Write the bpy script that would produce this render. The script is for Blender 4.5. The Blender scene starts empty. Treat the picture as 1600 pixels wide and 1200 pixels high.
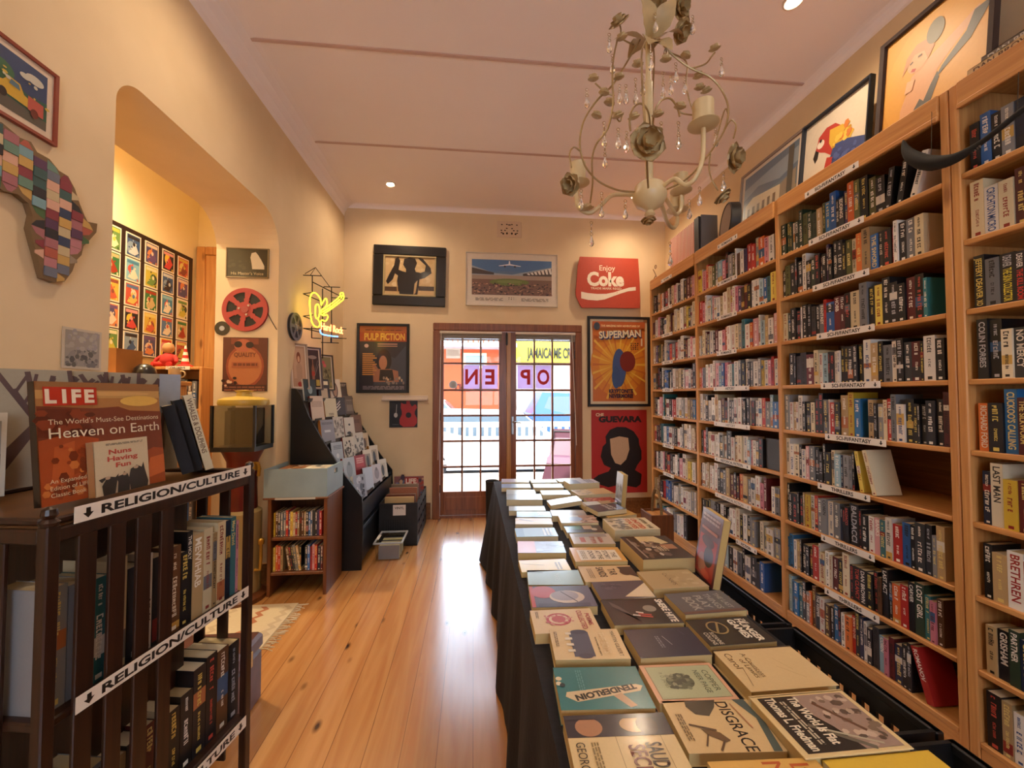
import bpy, math, random
from mathutils import Matrix, Vector
SC = bpy.context.scene
COL = SC.collection
PI = math.pi
rad = math.radians
# ------------------------------------------------------------------ camera, sky, sun, exposure
H = 1.45                       # eye height
FPX = 620.0                    # focal length in pixels of a 1600 px wide frame
YAW = math.atan(60 / 620.0)
PIT = math.atan(18 / 620.0)
cd = bpy.data.cameras.new('camera')
cam = bpy.data.objects.new('camera', cd)
COL.objects.link(cam)
cd.sensor_fit = 'HORIZONTAL'
cd.sensor_width = 36.0
cd.lens = FPX / 1600 * 36.0
cd.clip_start = 0.02
cam.location = (0, 0, H)
cam.rotation_euler = (PI / 2 + PIT, 0, -YAW)
SC.camera = cam
w = bpy.data.worlds.new('sky')
SC.world = w
w.use_nodes = True
bg = w.node_tree.nodes['Background']
bg.inputs[0].default_value = (0.70, 0.83, 1.0, 1)
bg.inputs[1].default_value = 6.5
sl = bpy.data.lights.new('sun', 'SUN')
sl.energy = 9.5
sl.angle = 0.01
sl.color = (1, 0.95, 0.88)
sun = bpy.data.objects.new('sun', sl)
COL.objects.link(sun)
sun.rotation_euler = Vector((0.50, 0.20, -0.85)).to_track_quat('-Z', 'Y').to_euler()
SC.view_settings.view_transform = 'Standard'
SC.view_settings.look = 'None'
SC.view_settings.gamma = 1.0
SC.view_settings.use_curve_mapping = False
SC.view_settings.exposure = 0.54
SC.cycles.max_bounces = 8
SC.cycles.diffuse_bounces = 5
SC.cycles.transparent_max_bounces = 12
LAMP = 44.0                    # watts of one downlight
WARM = (1.0, 0.77, 0.53)

# ------------------------------------------------------------------ colour and materials
def S(h, a=1.0):
    h = h.lstrip('#')
    def L(v):
        v /= 255.0
        return v / 12.92 if v <= 0.04045 else ((v + 0.055) / 1.055) ** 2.4
    return (L(int(h[0:2], 16)), L(int(h[2:4], 16)), L(int(h[4:6], 16)), a)

def newmat(name):
    m = bpy.data.materials.new(name)
    m.use_nodes = True
    nt = m.node_tree
    return m, nt, nt.nodes['Principled BSDF']

def paint(name, rough=0.5, coat=0.0, spec=0.5):
    """opaque finish whose own colour is stored per face"""
    m, nt, b = newmat(name)
    a = nt.nodes.new('ShaderNodeAttribute')
    a.attribute_name = 'Col'
    n = nt.nodes.new('ShaderNodeTexNoise')
    n.inputs['Scale'].default_value = 35
    n.inputs['Detail'].default_value = 2
    mx = nt.nodes.new('ShaderNodeMix')
    mx.data_type = 'RGBA'
    mx.blend_type = 'MULTIPLY'
    mx.inputs[0].default_value = 0.10
    nt.links.new(a.outputs['Color'], mx.inputs[6])
    nt.links.new(n.outputs['Fac'], mx.inputs[7])
    nt.links.new(mx.outputs[2], b.inputs['Base Color'])
    b.inputs['Roughness'].default_value = rough
    b.inputs['Specular IOR Level'].default_value = spec
    b.inputs['Coat Weight'].default_value = coat
    b.inputs['Coat Roughness'].default_value = 0.15
    return m

MATTE = paint('matte_surface', 0.85)
CARD = paint('printed_card', 0.42)
GLOSS = paint('glossy_print', 0.3, 0.6)
SATIN = paint('satin_paint', 0.5)

def noisy(name, c1, c2, scale=(4, 4, 4), rough=0.6, bump=0.0, detail=4, metal=0.0, spec=0.5, sheen=0.0):
    m, nt, b = newmat(name)
    tc = nt.nodes.new('ShaderNodeTexCoord')
    mp = nt.nodes.new('ShaderNodeMapping')
    mp.inputs['Scale'].default_value = scale
    n = nt.nodes.new('ShaderNodeTexNoise')
    n.inputs['Scale'].default_value = 1
    n.inputs['Detail'].default_value = detail
    r = nt.nodes.new('ShaderNodeValToRGB')
    r.color_ramp.elements[0].position = 0.32
    r.color_ramp.elements[0].color = c1
    r.color_ramp.elements[1].position = 0.68
    r.color_ramp.elements[1].color = c2
    nt.links.new(tc.outputs['Object'], mp.inputs[0])
    nt.links.new(mp.outputs[0], n.inputs[0])
    nt.links.new(n.outputs['Fac'], r.inputs[0])
    nt.links.new(r.outputs[0], b.inputs['Base Color'])
    b.inputs['Roughness'].default_value = rough
    b.inputs['Metallic'].default_value = metal
    b.inputs['Specular IOR Level'].default_value = spec
    b.inputs['Sheen Weight'].default_value = sheen
    if bump:
        bp = nt.nodes.new('ShaderNodeBump')
        bp.inputs['Strength'].default_value = bump
        bp.inputs['Distance'].default_value = 0.01
        nt.links.new(n.outputs['Fac'], bp.inputs['Height'])
        nt.links.new(bp.outputs[0], b.inputs['Normal'])
    return m

def grainwood(name, c1, c2, axis, rough=0.4, fine=55, knots=True):
    """long-grained timber; axis = direction of the grain"""
    m, nt, b = newmat(name)
    tc = nt.nodes.new('ShaderNodeTexCoord')
    mp = nt.nodes.new('ShaderNodeMapping')
    sc = [fine, fine, fine]
    sc['xyz'.index(axis)] = 2.2
    mp.inputs['Scale'].default_value = sc
    n = nt.nodes.new('ShaderNodeTexNoise')
    n.inputs['Scale'].default_value = 1
    n.inputs['Detail'].default_value = 5
    n.inputs['Distortion'].default_value = 0.6
    r = nt.nodes.new('ShaderNodeValToRGB')
    r.color_ramp.elements[0].position = 0.3
    r.color_ramp.elements[0].color = c1
    r.color_ramp.elements[1].position = 0.7
    r.color_ramp.elements[1].color = c2
    nt.links.new(tc.outputs['Object'], mp.inputs[0])
    nt.links.new(mp.outputs[0], n.inputs[0])
    nt.links.new(n.outputs['Fac'], r.inputs[0])
    out = r.outputs[0]
    if knots:
        mp2 = nt.nodes.new('ShaderNodeMapping')
        s2 = [6.0, 6.0, 6.0]
        s2['xyz'.index(axis)] = 2.0
        mp2.inputs['Scale'].default_value = s2
        v = nt.nodes.new('ShaderNodeTexVoronoi')
        v.inputs['Scale'].default_value = 1
        r2 = nt.nodes.new('ShaderNodeValToRGB')
        r2.color_ramp.elements[0].position = 0.05
        r2.color_ramp.elements[0].color = (0.35, 0.25, 0.2, 1)
        r2.color_ramp.elements[1].position = 0.13
        r2.color_ramp.elements[1].color = (1, 1, 1, 1)
        nt.links.new(tc.outputs['Object'], mp2.inputs[0])
        nt.links.new(mp2.outputs[0], v.inputs[0])
        nt.links.new(v.outputs['Distance'], r2.inputs[0])
        mx = nt.nodes.new('ShaderNodeMix')
        mx.data_type = 'RGBA'
        mx.blend_type = 'MULTIPLY'
        mx.inputs[0].default_value = 0.8
        nt.links.new(out, mx.inputs[6])
        nt.links.new(r2.outputs[0], mx.inputs[7])
        out = mx.outputs[2]
    nt.links.new(out, b.inputs['Base Color'])
    b.inputs['Roughness'].default_value = rough
    return m

def emit(name, col, s):
    m, nt, b = newmat(name)
    b.inputs['Base Color'].default_value = col
    b.inputs['Emission Color'].default_value = col
    b.inputs['Emission Strength'].default_value = s
    return m

def pane_glass(name, tint=(1, 1, 1, 1), gl=0.06):
    m, nt, b = newmat(name)
    nt.nodes.remove(b)
    o = nt.nodes['Material Output']
    t = nt.nodes.new('ShaderNodeBsdfTransparent')
    t.inputs[0].default_value = tint
    g = nt.nodes.new('ShaderNodeBsdfGlossy')
    g.inputs['Roughness'].default_value = 0.02
    mx = nt.nodes.new('ShaderNodeMixShader')
    mx.inputs[0].default_value = gl
    nt.links.new(t.outputs[0], mx.inputs[1])
    nt.links.new(g.outputs[0], mx.inputs[2])
    nt.links.new(mx.outputs[0], o.inputs[0])
    return m

def plank_floor(name):
    m, nt, b = newmat(name)
    N = nt.nodes.new
    L = nt.links.new
    tc = N('ShaderNodeTexCoord')
    sx = N('ShaderNodeSeparateXYZ')
    L(tc.outputs['Object'], sx.inputs[0])
    def math_(op, a, v=None, bb=None):
        n = N('ShaderNodeMath')
        n.operation = op
        L(a, n.inputs[0])
        if bb is not None:
            L(bb, n.inputs[1])
        elif v is not None:
            n.inputs[1].default_value = v
        return n.outputs[0]
    u = math_('DIVIDE', sx.outputs[0], 0.146)
    idx = math_('FLOOR', u)
    fr = math_('FRACT', u)
    wn = N('ShaderNodeTexWhiteNoise')
    wn.noise_dimensions = '1D'
    L(idx, wn.inputs['W'])
    off = math_('MULTIPLY', wn.outputs['Value'], 7.0)
    yy = math_('ADD', sx.outputs[1], None, off)
    cb = N('ShaderNodeCombineXYZ')
    L(math_('MULTIPLY', sx.outputs[0], 16.0), cb.inputs[0])
    L(math_('MULTIPLY', yy, 1.1), cb.inputs[1])
    L(math_('MULTIPLY', idx, 3.7), cb.inputs[2])
    gn = N('ShaderNodeTexNoise')
    gn.inputs['Scale'].default_value = 1
    gn.inputs['Detail'].default_value = 3
    gn.inputs['Distortion'].default_value = 0.9
    L(cb.outputs[0], gn.inputs[0])
    r = N('ShaderNodeValToRGB')
    r.color_ramp.elements[0].position = 0.28
    r.color_ramp.elements[0].color = S('b37a42')
    r.color_ramp.elements[1].position = 0.72
    r.color_ramp.elements[1].color = S('cc9a60')
    L(gn.outputs['Fac'], r.inputs[0])
    # board to board tone
    mx = N('ShaderNodeMix')
    mx.data_type = 'RGBA'
    mx.blend_type = 'MULTIPLY'
    mx.inputs[0].default_value = 0.35
    rt = N('ShaderNodeValToRGB')
    rt.color_ramp.elements[0].color = S('b98a60')
    rt.color_ramp.elements[1].color = S('ffe9c8')
    L(wn.outputs['Value'], rt.inputs[0])
    L(r.outputs[0], mx.inputs[6])
    L(rt.outputs[0], mx.inputs[7])
    # knots
    ck = N('ShaderNodeCombineXYZ')
    L(math_('MULTIPLY', sx.outputs[0], 7.5), ck.inputs[0])
    L(math_('MULTIPLY', yy, 3.6), ck.inputs[1])
    vo = N('ShaderNodeTexVoronoi')
    vo.inputs['Scale'].default_value = 1
    L(ck.outputs[0], vo.inputs[0])
    kr = N('ShaderNodeValToRGB')
    kr.color_ramp.elements[0].position = 0.03
    kr.color_ramp.elements[0].color = S('4a2410')
    kr.color_ramp.elements[1].position = 0.16
    kr.color_ramp.elements[1].color = (1, 1, 1, 1)
    L(vo.outputs['Distance'], kr.inputs[0])
    sel = N('ShaderNodeMath')
    sel.operation = 'GREATER_THAN'
    sel.inputs[1].default_value = 0.45
    sk = N('ShaderNodeSeparateColor')
    L(vo.outputs['Color'], sk.inputs[0])
    L(sk.outputs[0], sel.inputs[0])
    m2 = N('ShaderNodeMix')
    m2.data_type = 'RGBA'
    m2.blend_type = 'MULTIPLY'
    L(sel.outputs[0], m2.inputs[0])
    L(mx.outputs[2], m2.inputs[6])
    L(kr.outputs[0], m2.inputs[7])
    # joints
    e1 = math_('LESS_THAN', fr, 0.022)
    m3 = N('ShaderNodeMix')
    m3.data_type = 'RGBA'
    L(math_('MULTIPLY', e1, 0.7), m3.inputs[0])
    L(m2.outputs[2], m3.inputs[6])
    m3.inputs[7].default_value = S('5a3010')
    L(m3.outputs[2], b.inputs['Base Color'])
    b.inputs['Roughness'].default_value = 0.27
    b.inputs['Coat Weight'].default_value = 1.0
    b.inputs['Coat IOR'].default_value = 1.7
    b.inputs['Coat Roughness'].default_value = 0.2
    bp = N('ShaderNodeBump')
    bp.inputs['Strength'].default_value = 0.12
    bp.inputs['Distance'].default_value = 0.004
    L(gn.outputs['Fac'], bp.inputs['Height'])
    L(bp.outputs[0], b.inputs['Normal'])
    return m

PLASTER = noisy('cream_plaster', S('d8be96'), S('dfc69f'), (3, 3, 3), 0.8, 0.08)
CEILM = noisy('ceiling_paint', S('f2e6e2'), S('f4e9e5'), (2, 2, 2), 0.75)
JOINTM = noisy('shaded_joint_strip', S('c4a498'), S('ceaea2'), (2, 2, 2), 0.8)  # ceiling paint darkened to carry the shade line along each joint
YPLASTER = noisy('yellow_cream_plaster', S('f0dfb4'), S('f3e4bc'), (3, 3, 3), 0.8)
PINE_Y = grainwood('pine_along', S('b87a40'), S('d39a5a'), 'y', 0.42)
PINE_Z = grainwood('pine_upright', S('b87a40'), S('d39a5a'), 'z', 0.42)
DOORW = grainwood('door_timber', S('6b3a1e'), S('8c5430'), 'z', 0.35, 40, False)
DOOR_LIT = grainwood('door_timber_lit', S('9a6a38'), S('b98a50'), 'z', 0.35, 40, False)  # same door timber, with light on the meeting edge put into its colour
DARKW = grainwood('dark_stained_timber', S('24130c'), S('3a2014'), 'z', 0.32, 60, False)
MIDW = grainwood('brown_timber', S('5a3018'), S('74421f'), 'z', 0.4, 50, False)
MIDWY = grainwood('brown_timber_flat', S('6b4020'), S('8a5a30'), 'y', 0.4, 50, False)
BLACKB = noisy('black_laminate', S('0d0d0f'), S('141416'), (6, 6, 6), 0.35)
BLACKP = noisy('black_plastic', S('0c0c0d'), S('16161a'), (20, 20, 20), 0.45)
CLOTH = noisy('black_cloth', S('0e0c12'), S('15121a'), (60, 60, 60), 0.85, 0.15)
CREAMM = noisy('cream_enamel', S('c2aa7c'), S('d0b88a'), (9, 9, 9), 0.38)
LEAFM = noisy('antique_gilt', S('a48c60'), S('b89c6c'), (18, 18, 18), 0.45)
WIREM = noisy('thin_gilt_wire', S('8a7048'), S('a68a5c'), (18, 18, 18), 0.4, metal=0.4)
STEEL = noisy('dull_steel', S('8a8a8a'), S('a0a0a0'), (9, 9, 9), 0.3, metal=0.9)
BRASS = noisy('brass', S('a07a30'), S('c09a48'), (9, 9, 9), 0.3, metal=0.8)
GLASS = pane_glass('door_glass', (1, 1, 1, 1), 0.015)
BOXGL = pane_glass('clear_plastic', (0.88, 0.9, 0.92, 1), 0.12)
CRYS = bpy.data.materials.new('crystal')
CRYS.use_nodes = True
_b = CRYS.node_tree.nodes['Principled BSDF']
_b.inputs['Base Color'].default_value = (1, 0.95, 0.86, 1)
_b.inputs['Transmission Weight'].default_value = 0.85
_b.inputs['Roughness'].default_value = 0.03
_b.inputs['IOR'].default_value = 1.5
FLOORM = plank_floor('pine_floorboards')
SHEET = bpy.data.materials.new('paper_sheet')
SHEET.use_nodes = True
_nt = SHEET.node_tree
_b = _nt.nodes['Principled BSDF']
_a = _nt.nodes.new('ShaderNodeAttribute')
_a.attribute_name = 'Col'
_t = _nt.nodes.new('ShaderNodeBsdfTranslucent')
_m = _nt.nodes.new('ShaderNodeMixShader')
_m.inputs[0].default_value = 0.5
_nt.links.new(_a.outputs['Color'], _b.inputs['Base Color'])
_nt.links.new(_a.outputs['Color'], _t.inputs[0])
_nt.links.new(_b.outputs[0], _m.inputs[1])
_nt.links.new(_t.outputs[0], _m.inputs[2])
_nt.links.new(_m.outputs[0], _nt.nodes['Material Output'].inputs[0])

# ------------------------------------------------------------------ mesh builder
def FR(o, r, u):
    """frame matrix: x = r, y = u, z = r x u, origin o"""
    r = Vector(r).normalized()
    u = Vector(u)
    n = r.cross(u).normalized()
    u = n.cross(r)
    M = Matrix((r, u, n)).transposed().to_4x4()
    M.translation = Vector(o)
    return M

_glyph = {}
def glyphs(s, bold):
    k = (s, bold)
    if k not in _glyph:
        c = bpy.data.curves.new('lettering', 'FONT')
        c.body = s
        c.size = 1.0
        c.resolution_u = 3
        c.offset = bold
        o = bpy.data.objects.new('lettering', c)
        me = bpy.data.meshes.new_from_object(o)
        vs = [(v.co.x, v.co.y) for v in me.vertices]
        fs = [tuple(p.vertices) for p in me.polygons]
        bpy.data.objects.remove(o)
        bpy.data.curves.remove(c)
        bpy.data.meshes.remove(me)
        _glyph[k] = (vs, fs)
    return _glyph[k]
_cap = max(v[1] for v in glyphs('H', 0.0)[0])

class MB:
    def __init__(s, M=None):
        s.v, s.f, s.c, s.mi = [], [], [], []
        s.M = M or Matrix.Identity(4)
        s.col = (0.8, 0.8, 0.8, 1)
        s.k = 0
    def add(s, vs, fs, col=None):
        b = len(s.v)
        M = s.M
        s.v += [tuple(M @ Vector(p)) for p in vs]
        col = col or s.col
        for f in fs:
            s.f.append(tuple(i + b for i in f))
            s.c.append(col)
            s.mi.append(s.k)
        return s
    def box(s, x0, x1, y0, y1, z0, z1, col=None):
        vs = [(x0, y0, z0), (x1, y0, z0), (x1, y1, z0), (x0, y1, z0), (x0, y0, z1), (x1, y0, z1), (x1, y1, z1), (x0, y1, z1)]
        return s.add(vs, [(0, 3, 2, 1), (4, 5, 6, 7), (0, 1, 5, 4), (1, 2, 6, 5), (2, 3, 7, 6), (3, 0, 4, 7)], col)
    def bbox(s, x0, x1, y0, y1, z0, z1, b=0.004, col=None):
        """box with chamfered upright and horizontal edges"""
        b = min(b, (x1 - x0) * .45, (y1 - y0) * .45, (z1 - z0) * .45)
        vs, ring = [], []
        for z, i in ((z0, b), (z0 + b, 0), (z1 - b, 0), (z1, b)):
            X0, X1, Y0, Y1 = x0 + i, x1 - i, y0 + i, y1 - i
            c = b if i == 0 else b * 0.5
            q = [(X0 + c, Y0), (X1 - c, Y0), (X1, Y0 + c), (X1, Y1 - c), (X1 - c, Y1), (X0 + c, Y1), (X0, Y1 - c), (X0, Y0 + c)]
            vs += [(x, y, z) for x, y in q]
        fs = [tuple(range(7, -1, -1)), tuple(range(24, 32))]
        for k in range(3):
            for i in range(8):
                j = (i + 1) % 8
                fs.append((k * 8 + i, k * 8 + j, k * 8 + 8 + j, k * 8 + 8 + i))
        return s.add(vs, fs, col)
    def poly(s, pts, z, col=None):
        return s.add([(p[0], p[1], z) for p in pts], [tuple(range(len(pts)))], col)
    def prism(s, pts, z0, z1, col=None):
        n = len(pts)
        a = sum(pts[i][0] * pts[(i + 1) % n][1] - pts[(i + 1) % n][0] * pts[i][1] for i in range(n))
        if a < 0:
            pts = pts[::-1]
        vs = [(p[0], p[1], z0) for p in pts] + [(p[0], p[1], z1) for p in pts]
        fs = [tuple(range(n - 1, -1, -1)), tuple(range(n, 2 * n))]
        fs += [(i, (i + 1) % n, n + (i + 1) % n, n + i) for i in range(n)]
        return s.add(vs, fs, col)
    def ell(s, cx, cy, rx, ry, z, col=None, n=20, a0=0, a1=2 * PI):
        full = abs(a1 - a0 - 2 * PI) < 1e-6
        m = n if full else n + 1
        return s.poly([(cx + rx * math.cos(a0 + (a1 - a0) * i / n), cy + ry * math.sin(a0 + (a1 - a0) * i / n)) for i in range(m)], z, col)
    def text(s, t, x, y, h, col=None, align='c', maxw=None, z=0.0, bold=0.0, rot=0.0, fit=None, thick=0):
        vs, fs = glyphs(t, bold)
        if not vs:
            return s
        k = h / _cap
        x0 = min(p[0] for p in vs)
        x1 = max(p[0] for p in vs)
        W = (x1 - x0) * k
        kx = k
        if fit:
            kx = k * fit / W
        elif maxw and W > maxw:
            kx = k * maxw / W
        W = (x1 - x0) * kx
        ox = {'l': 0, 'c': -W / 2, 'r': -W}[align]
        ca, sa = math.cos(rot), math.sin(rot)
        P = []
        for px, py in vs:
            a, b = (px - x0) * kx + ox, py * k
            P.append((x + a * ca - b * sa, y + a * sa + b * ca, z))
        s.add(P, fs, col)
        if thick:
            s.add([(p[0], p[1], p[2] - thick) for p in P], fs, col)
        return s
    def tube(s, pts, r, n=8, col=None, cap=True, closed=False):
        pts = [Vector(p) for p in pts]
        m = len(pts)
        rr = r if isinstance(r, (list, tuple)) else [r] * m
        vs, fs = [], []
        prev = None
        for i, p in enumerate(pts):
            a = pts[(i - 1) % m] if (i or closed) else p
            b = pts[(i + 1) % m] if (i < m - 1 or closed) else p
            t = (b - a)
            t = t.normalized() if t.length > 1e-9 else Vector((0, 0, 1))
            if prev is None:
                q = Vector((0, 0, 1)) if abs(t.z) < 0.9 else Vector((1, 0, 0))
                e = t.cross(q).normalized()
            else:
                e = (prev - t * prev.dot(t))
                e = e.normalized() if e.length > 1e-9 else t.orthogonal().normalized()
            prev = e
            g = t.cross(e)
            for k in range(n):
                an = 2 * PI * k / n
                vs.append(p + (e * math.cos(an) + g * math.sin(an)) * rr[i])
        for i in range(m if closed else m - 1):
            j = (i + 1) % m
            for k in range(n):
                l = (k + 1) % n
                fs.append((i * n + k, i * n + l, j * n + l, j * n + k))
        if cap and not closed:
            fs.append(tuple(range(n - 1, -1, -1)))
            fs.append(tuple(range((m - 1) * n, m * n)))
        return s.add(vs, fs, col)
    def lathe(s, prof, n=20, col=None, c=(0, 0, 0)):
        """profile [(r, z)] turned about z"""
        vs, fs = [], []
        for r, z in prof:
            for k in range(n):
                a = 2 * PI * k / n
                vs.append((c[0] + r * math.cos(a), c[1] + r * math.sin(a), c[2] + z))
        for i in range(len(prof) - 1):
            for k in range(n):
                l = (k + 1) % n
                fs.append((i * n + k, i * n + l, i * n + n + l, i * n + n + k))
        fs.append(tuple(range(n - 1, -1, -1)))
        fs.append(tuple(range((len(prof) - 1) * n, len(prof) * n)))
        return s.add(vs, fs, col)
    def ring(s, c, R, r, nrm=(0, 0, 1), n=16, m=6, col=None):
        nv = Vector(nrm).normalized()
        e = nv.orthogonal().normalized()
        g = nv.cross(e)
        c = Vector(c)
        return s.tube([c + (e * math.cos(2 * PI * i / n) + g * math.sin(2 * PI * i / n)) * R for i in range(n)], r, m, col, closed=True)
    def build(s, name, mats, parent=None, M=None, smooth=False):
        me = bpy.data.meshes.new(name)
        me.from_pydata(s.v, [], s.f)
        for m in (mats if isinstance(mats, (list, tuple)) else [mats]):
            me.materials.append(m)
        me.polygons.foreach_set('material_index', s.mi)
        ca = me.color_attributes.new('Col', 'FLOAT_COLOR', 'CORNER')
        data = []
        for f, c in zip(s.f, s.c):
            data += list(c) * len(f)
        ca.data.foreach_set('color', data)
        if smooth:
            me.polygons.foreach_set('use_smooth', [True] * len(s.f))
            try:
                me.set_sharp_from_angle(angle=rad(40))
            except Exception:
                pass
        me.update()
        o = bpy.data.objects.new(name, me)
        COL.objects.link(o)
        if parent is not None:
            o.parent = parent
        if M is not None:
            o.matrix_basis = M
        return o

def tag(o, label=None, cat=None, group=None, kind=None):
    if label: o['label'] = label
    if cat: o['category'] = cat
    if group: o['group'] = group
    if kind: o['kind'] = kind
    return o

def thing(name, label, cat, M=None, group=None, kind=None):
    o = bpy.data.objects.new(name, None)
    o.empty_display_size = 0.05
    COL.objects.link(o)
    if M is not None:
        o.matrix_basis = M
    return tag(o, label, cat, group, kind)

def struct(o):
    o['kind'] = 'structure'
    return o

def T(x, y, z, rz=0.0):
    return Matrix.Translation((x, y, z)) @ Matrix.Rotation(rad(rz), 4, 'Z')

def BW(x, z, y=4.78):            # frame on the back wall
    return FR((x, y, z), (1, 0, 0), (0, 0, 1))

def LW(y, z, x=-1.52):           # frame on the left wall
    return FR((x, y, z), (0, 1, 0), (0, 0, 1))

def art(mb, ops, x, y, W, Hh, z=0.0006, dz=0.0003):
    """flat printed picture: ops in 0..1 of the printed area"""
    for op in ops:
        k = op[0]
        z += dz
        if k == 'r':
            a, b, c, d, col = op[1:6]
            mb.poly([(x + a * W, y + b * Hh), (x + c * W, y + b * Hh), (x + c * W, y + d * Hh), (x + a * W, y + d * Hh)], z, S(col))
        elif k == 'e':
            a, b, c, d, col = op[1:6]
            mb.ell(x + a * W, y + b * Hh, c * W, d * Hh, z, S(col))
        elif k == 'p':
            mb.poly([(x + p[0] * W, y + p[1] * Hh) for p in op[1]], z, S(op[2]))
        elif k == 'l':
            a, b, c, d, wd, col = op[1:7]
            p, q = Vector((x + a * W, y + b * Hh)), Vector((x + c * W, y + d * Hh))
            t = (q - p).normalized() * wd * W * 0.5
            nn = Vector((-t.y, t.x))
            mb.poly([p - nn, q - nn, q + nn, p + nn], z, S(col))
        elif k == 't':
            tx, a, b, h, col = op[1:6]
            o = op[6] if len(op) > 6 else {}
            mb.text(tx, x + a * W, y + b * Hh, h * Hh, S(col), o.get('al', 'c'), o['w'] * W if 'w' in o else None, z, o.get('b', 0.0), rad(o.get('rot', 0)), o['fit'] * W if 'fit' in o else None)
        elif k == 's':            # lines too small to read
            a, b, c, h, col, n = op[1:7]
            rg = random.Random(int(a * 997 + b * 3331))
            for i in range(n):
                yy = b - i * h * 1.7
                xx = a
                while xx < c:
                    wl = rg.uniform(0.03, 0.10) * (c - a) * 2
                    e = min(c, xx + wl)
                    mb.poly([(x + xx * W, y + yy * Hh), (x + e * W, y + yy * Hh), (x + e * W, y + (yy + h) * Hh), (x + xx * W, y + (yy + h) * Hh)], z, S(col))
                    xx = e + 0.018
        elif k == 'n':            # scatter of small marks
            a, b, c, d, cols, n, sz = op[1:8]
            rg = random.Random(int(a * 97 + b * 131 + n))
            for i in range(n):
                px, py = rg.uniform(a, c), rg.uniform(b, d)
                q = sz * rg.uniform(0.5, 1.3)
                mb.ell(x + px * W, y + py * Hh, q * W, q * Hh * rg.uniform(.5, 1.4), z + i * 2e-6, S(rg.choice(cols)), 6)
    return mb

def at(px, py, X=None, Y=None, Z=None):
    """the point of a room plane that a point of the photograph shows"""
    R_ = cam.rotation_euler.to_matrix()
    d = R_ @ Vector(((px - 800) / FPX, (600 - py) / FPX, -1))
    o = Vector((0, 0, H))
    t = (X - o.x) / d.x if X is not None else (Y - o.y) / d.y if Y is not None else (Z - o.z) / d.z
    return o + d * t
# ------------------------------------------------------------------ room shell
XL, XR, YB, YN, ZC = -1.52, 2.42, 4.78, -2.4, 3.71
XI, XS, YS = -1.98, -3.0, 4.60
b = MB(); b.box(XS - .2, XR + .2, YN - .2, YB + .25, -0.2, 0)
struct(b.build('floor', FLOORM))
b = MB(); b.box(XS - .2, XR + .2, YN - .2, YB + .25, ZC, ZC + .2)
struct(b.build('ceiling', CEILM))
for i, y in enumerate((0.55, 1.58, 2.60, 3.62)):
    b = MB(); b.bbox(XL + .02, XR - .02, y - .014, y + .014, ZC - .006, ZC + .002, .003)
    struct(b.build('trim_%d' % (i + 1), JOINTM))
DX0, DX1, DZ = -0.48, 1.325, 2.315
b = MB()
b.box(XS - .2, DX0, YB, YB + .22, 0, ZC); b.box(DX1, XR + .2, YB, YB + .22, 0, ZC); b.box(DX0, DX1, YB, YB + .22, DZ, ZC)
struct(b.build('wall_back', PLASTER))
b = MB(); b.box(XR, XR + .2, YN - .2, YB, 0, ZC)
struct(b.build('wall_right', PLASTER))
WX0, WX1, WZ0, WZ1 = -.3, 1.5, 1.1, 2.7
b = MB()
b.box(XS - .2, WX0, YN - .2, YN, 0, ZC); b.box(WX1, XR + .2, YN - .2, YN, 0, ZC); b.box(WX0, WX1, YN - .2, YN, 0, WZ0); b.box(WX0, WX1, YN - .2, YN, WZ1, ZC)
struct(b.build('wall_front', PLASTER))
wn_ = thing('added_window_1', None, None, T(0, YN, 0), kind='structure')  # unseen window added behind the camera to let in fill daylight
b = MB()
for x0, x1, z0, z1 in ((WX0, WX0 + .06, WZ0, WZ1), (WX1 - .06, WX1, WZ0, WZ1), (WX0, WX1, WZ0, WZ0 + .06), (WX0, WX1, WZ1 - .06, WZ1), (.58, .62, WZ0, WZ1), (WX0, WX1, 2.05, 2.09)):
    b.bbox(x0, x1, -.12, -.06, z0, z1, .004)
b.build('added_window_frame', DOORW, wn_)
b = MB(); b.box(WX0 + .06, WX1 - .06, -.092, -.088, WZ0 + .06, WZ1 - .06); b.build('glass', GLASS, wn_)
# thick left wall with the round-cornered opening
OY0, OY1, OZ = 1.81, 3.24, 2.84
def arc(cx, cy, r, a0, a1, n=10):
    return [(cx + r * math.cos(rad(a0 + (a1 - a0) * i / n)), cy + r * math.sin(rad(a0 + (a1 - a0) * i / n))) for i in range(n + 1)]
b = MB(FR((XI, 0, 0), (0, 1, 0), (0, 0, 1)))
th = XL - XI
b.prism([(YN, 0), (OY0, 0), (OY0, OZ - .2), (OY0, ZC), (YN, ZC)], 0, th)
b.prism([(OY1, 0), (YB, 0), (YB, ZC), (OY1, ZC), (OY1, OZ - .3)], 0, th)
r1, r2 = 0.13, 0.26
low = arc(OY0 + r1, OZ - r1, r1, 180, 90) + arc(OY1 - r2, OZ - r2, r2, 90, 0)
for i in range(len(low) - 1):
    (ya, za), (yc, zc) = low[i], low[i + 1]
    if yc - ya > 1e-6:
        b.prism([(ya, za), (yc, zc), (yc, ZC), (ya, ZC)], 0, th)
struct(b.build('wall_left', PLASTER))
b = MB(); b.box(XS - .2, XS, YN, YB, 0, ZC)
struct(b.build('wall_side_room', YPLASTER))
b = MB(); b.box(XS, XI, YS, YB, 0, ZC)
struct(b.build('wall_side_room_end', YPLASTER))
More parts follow.
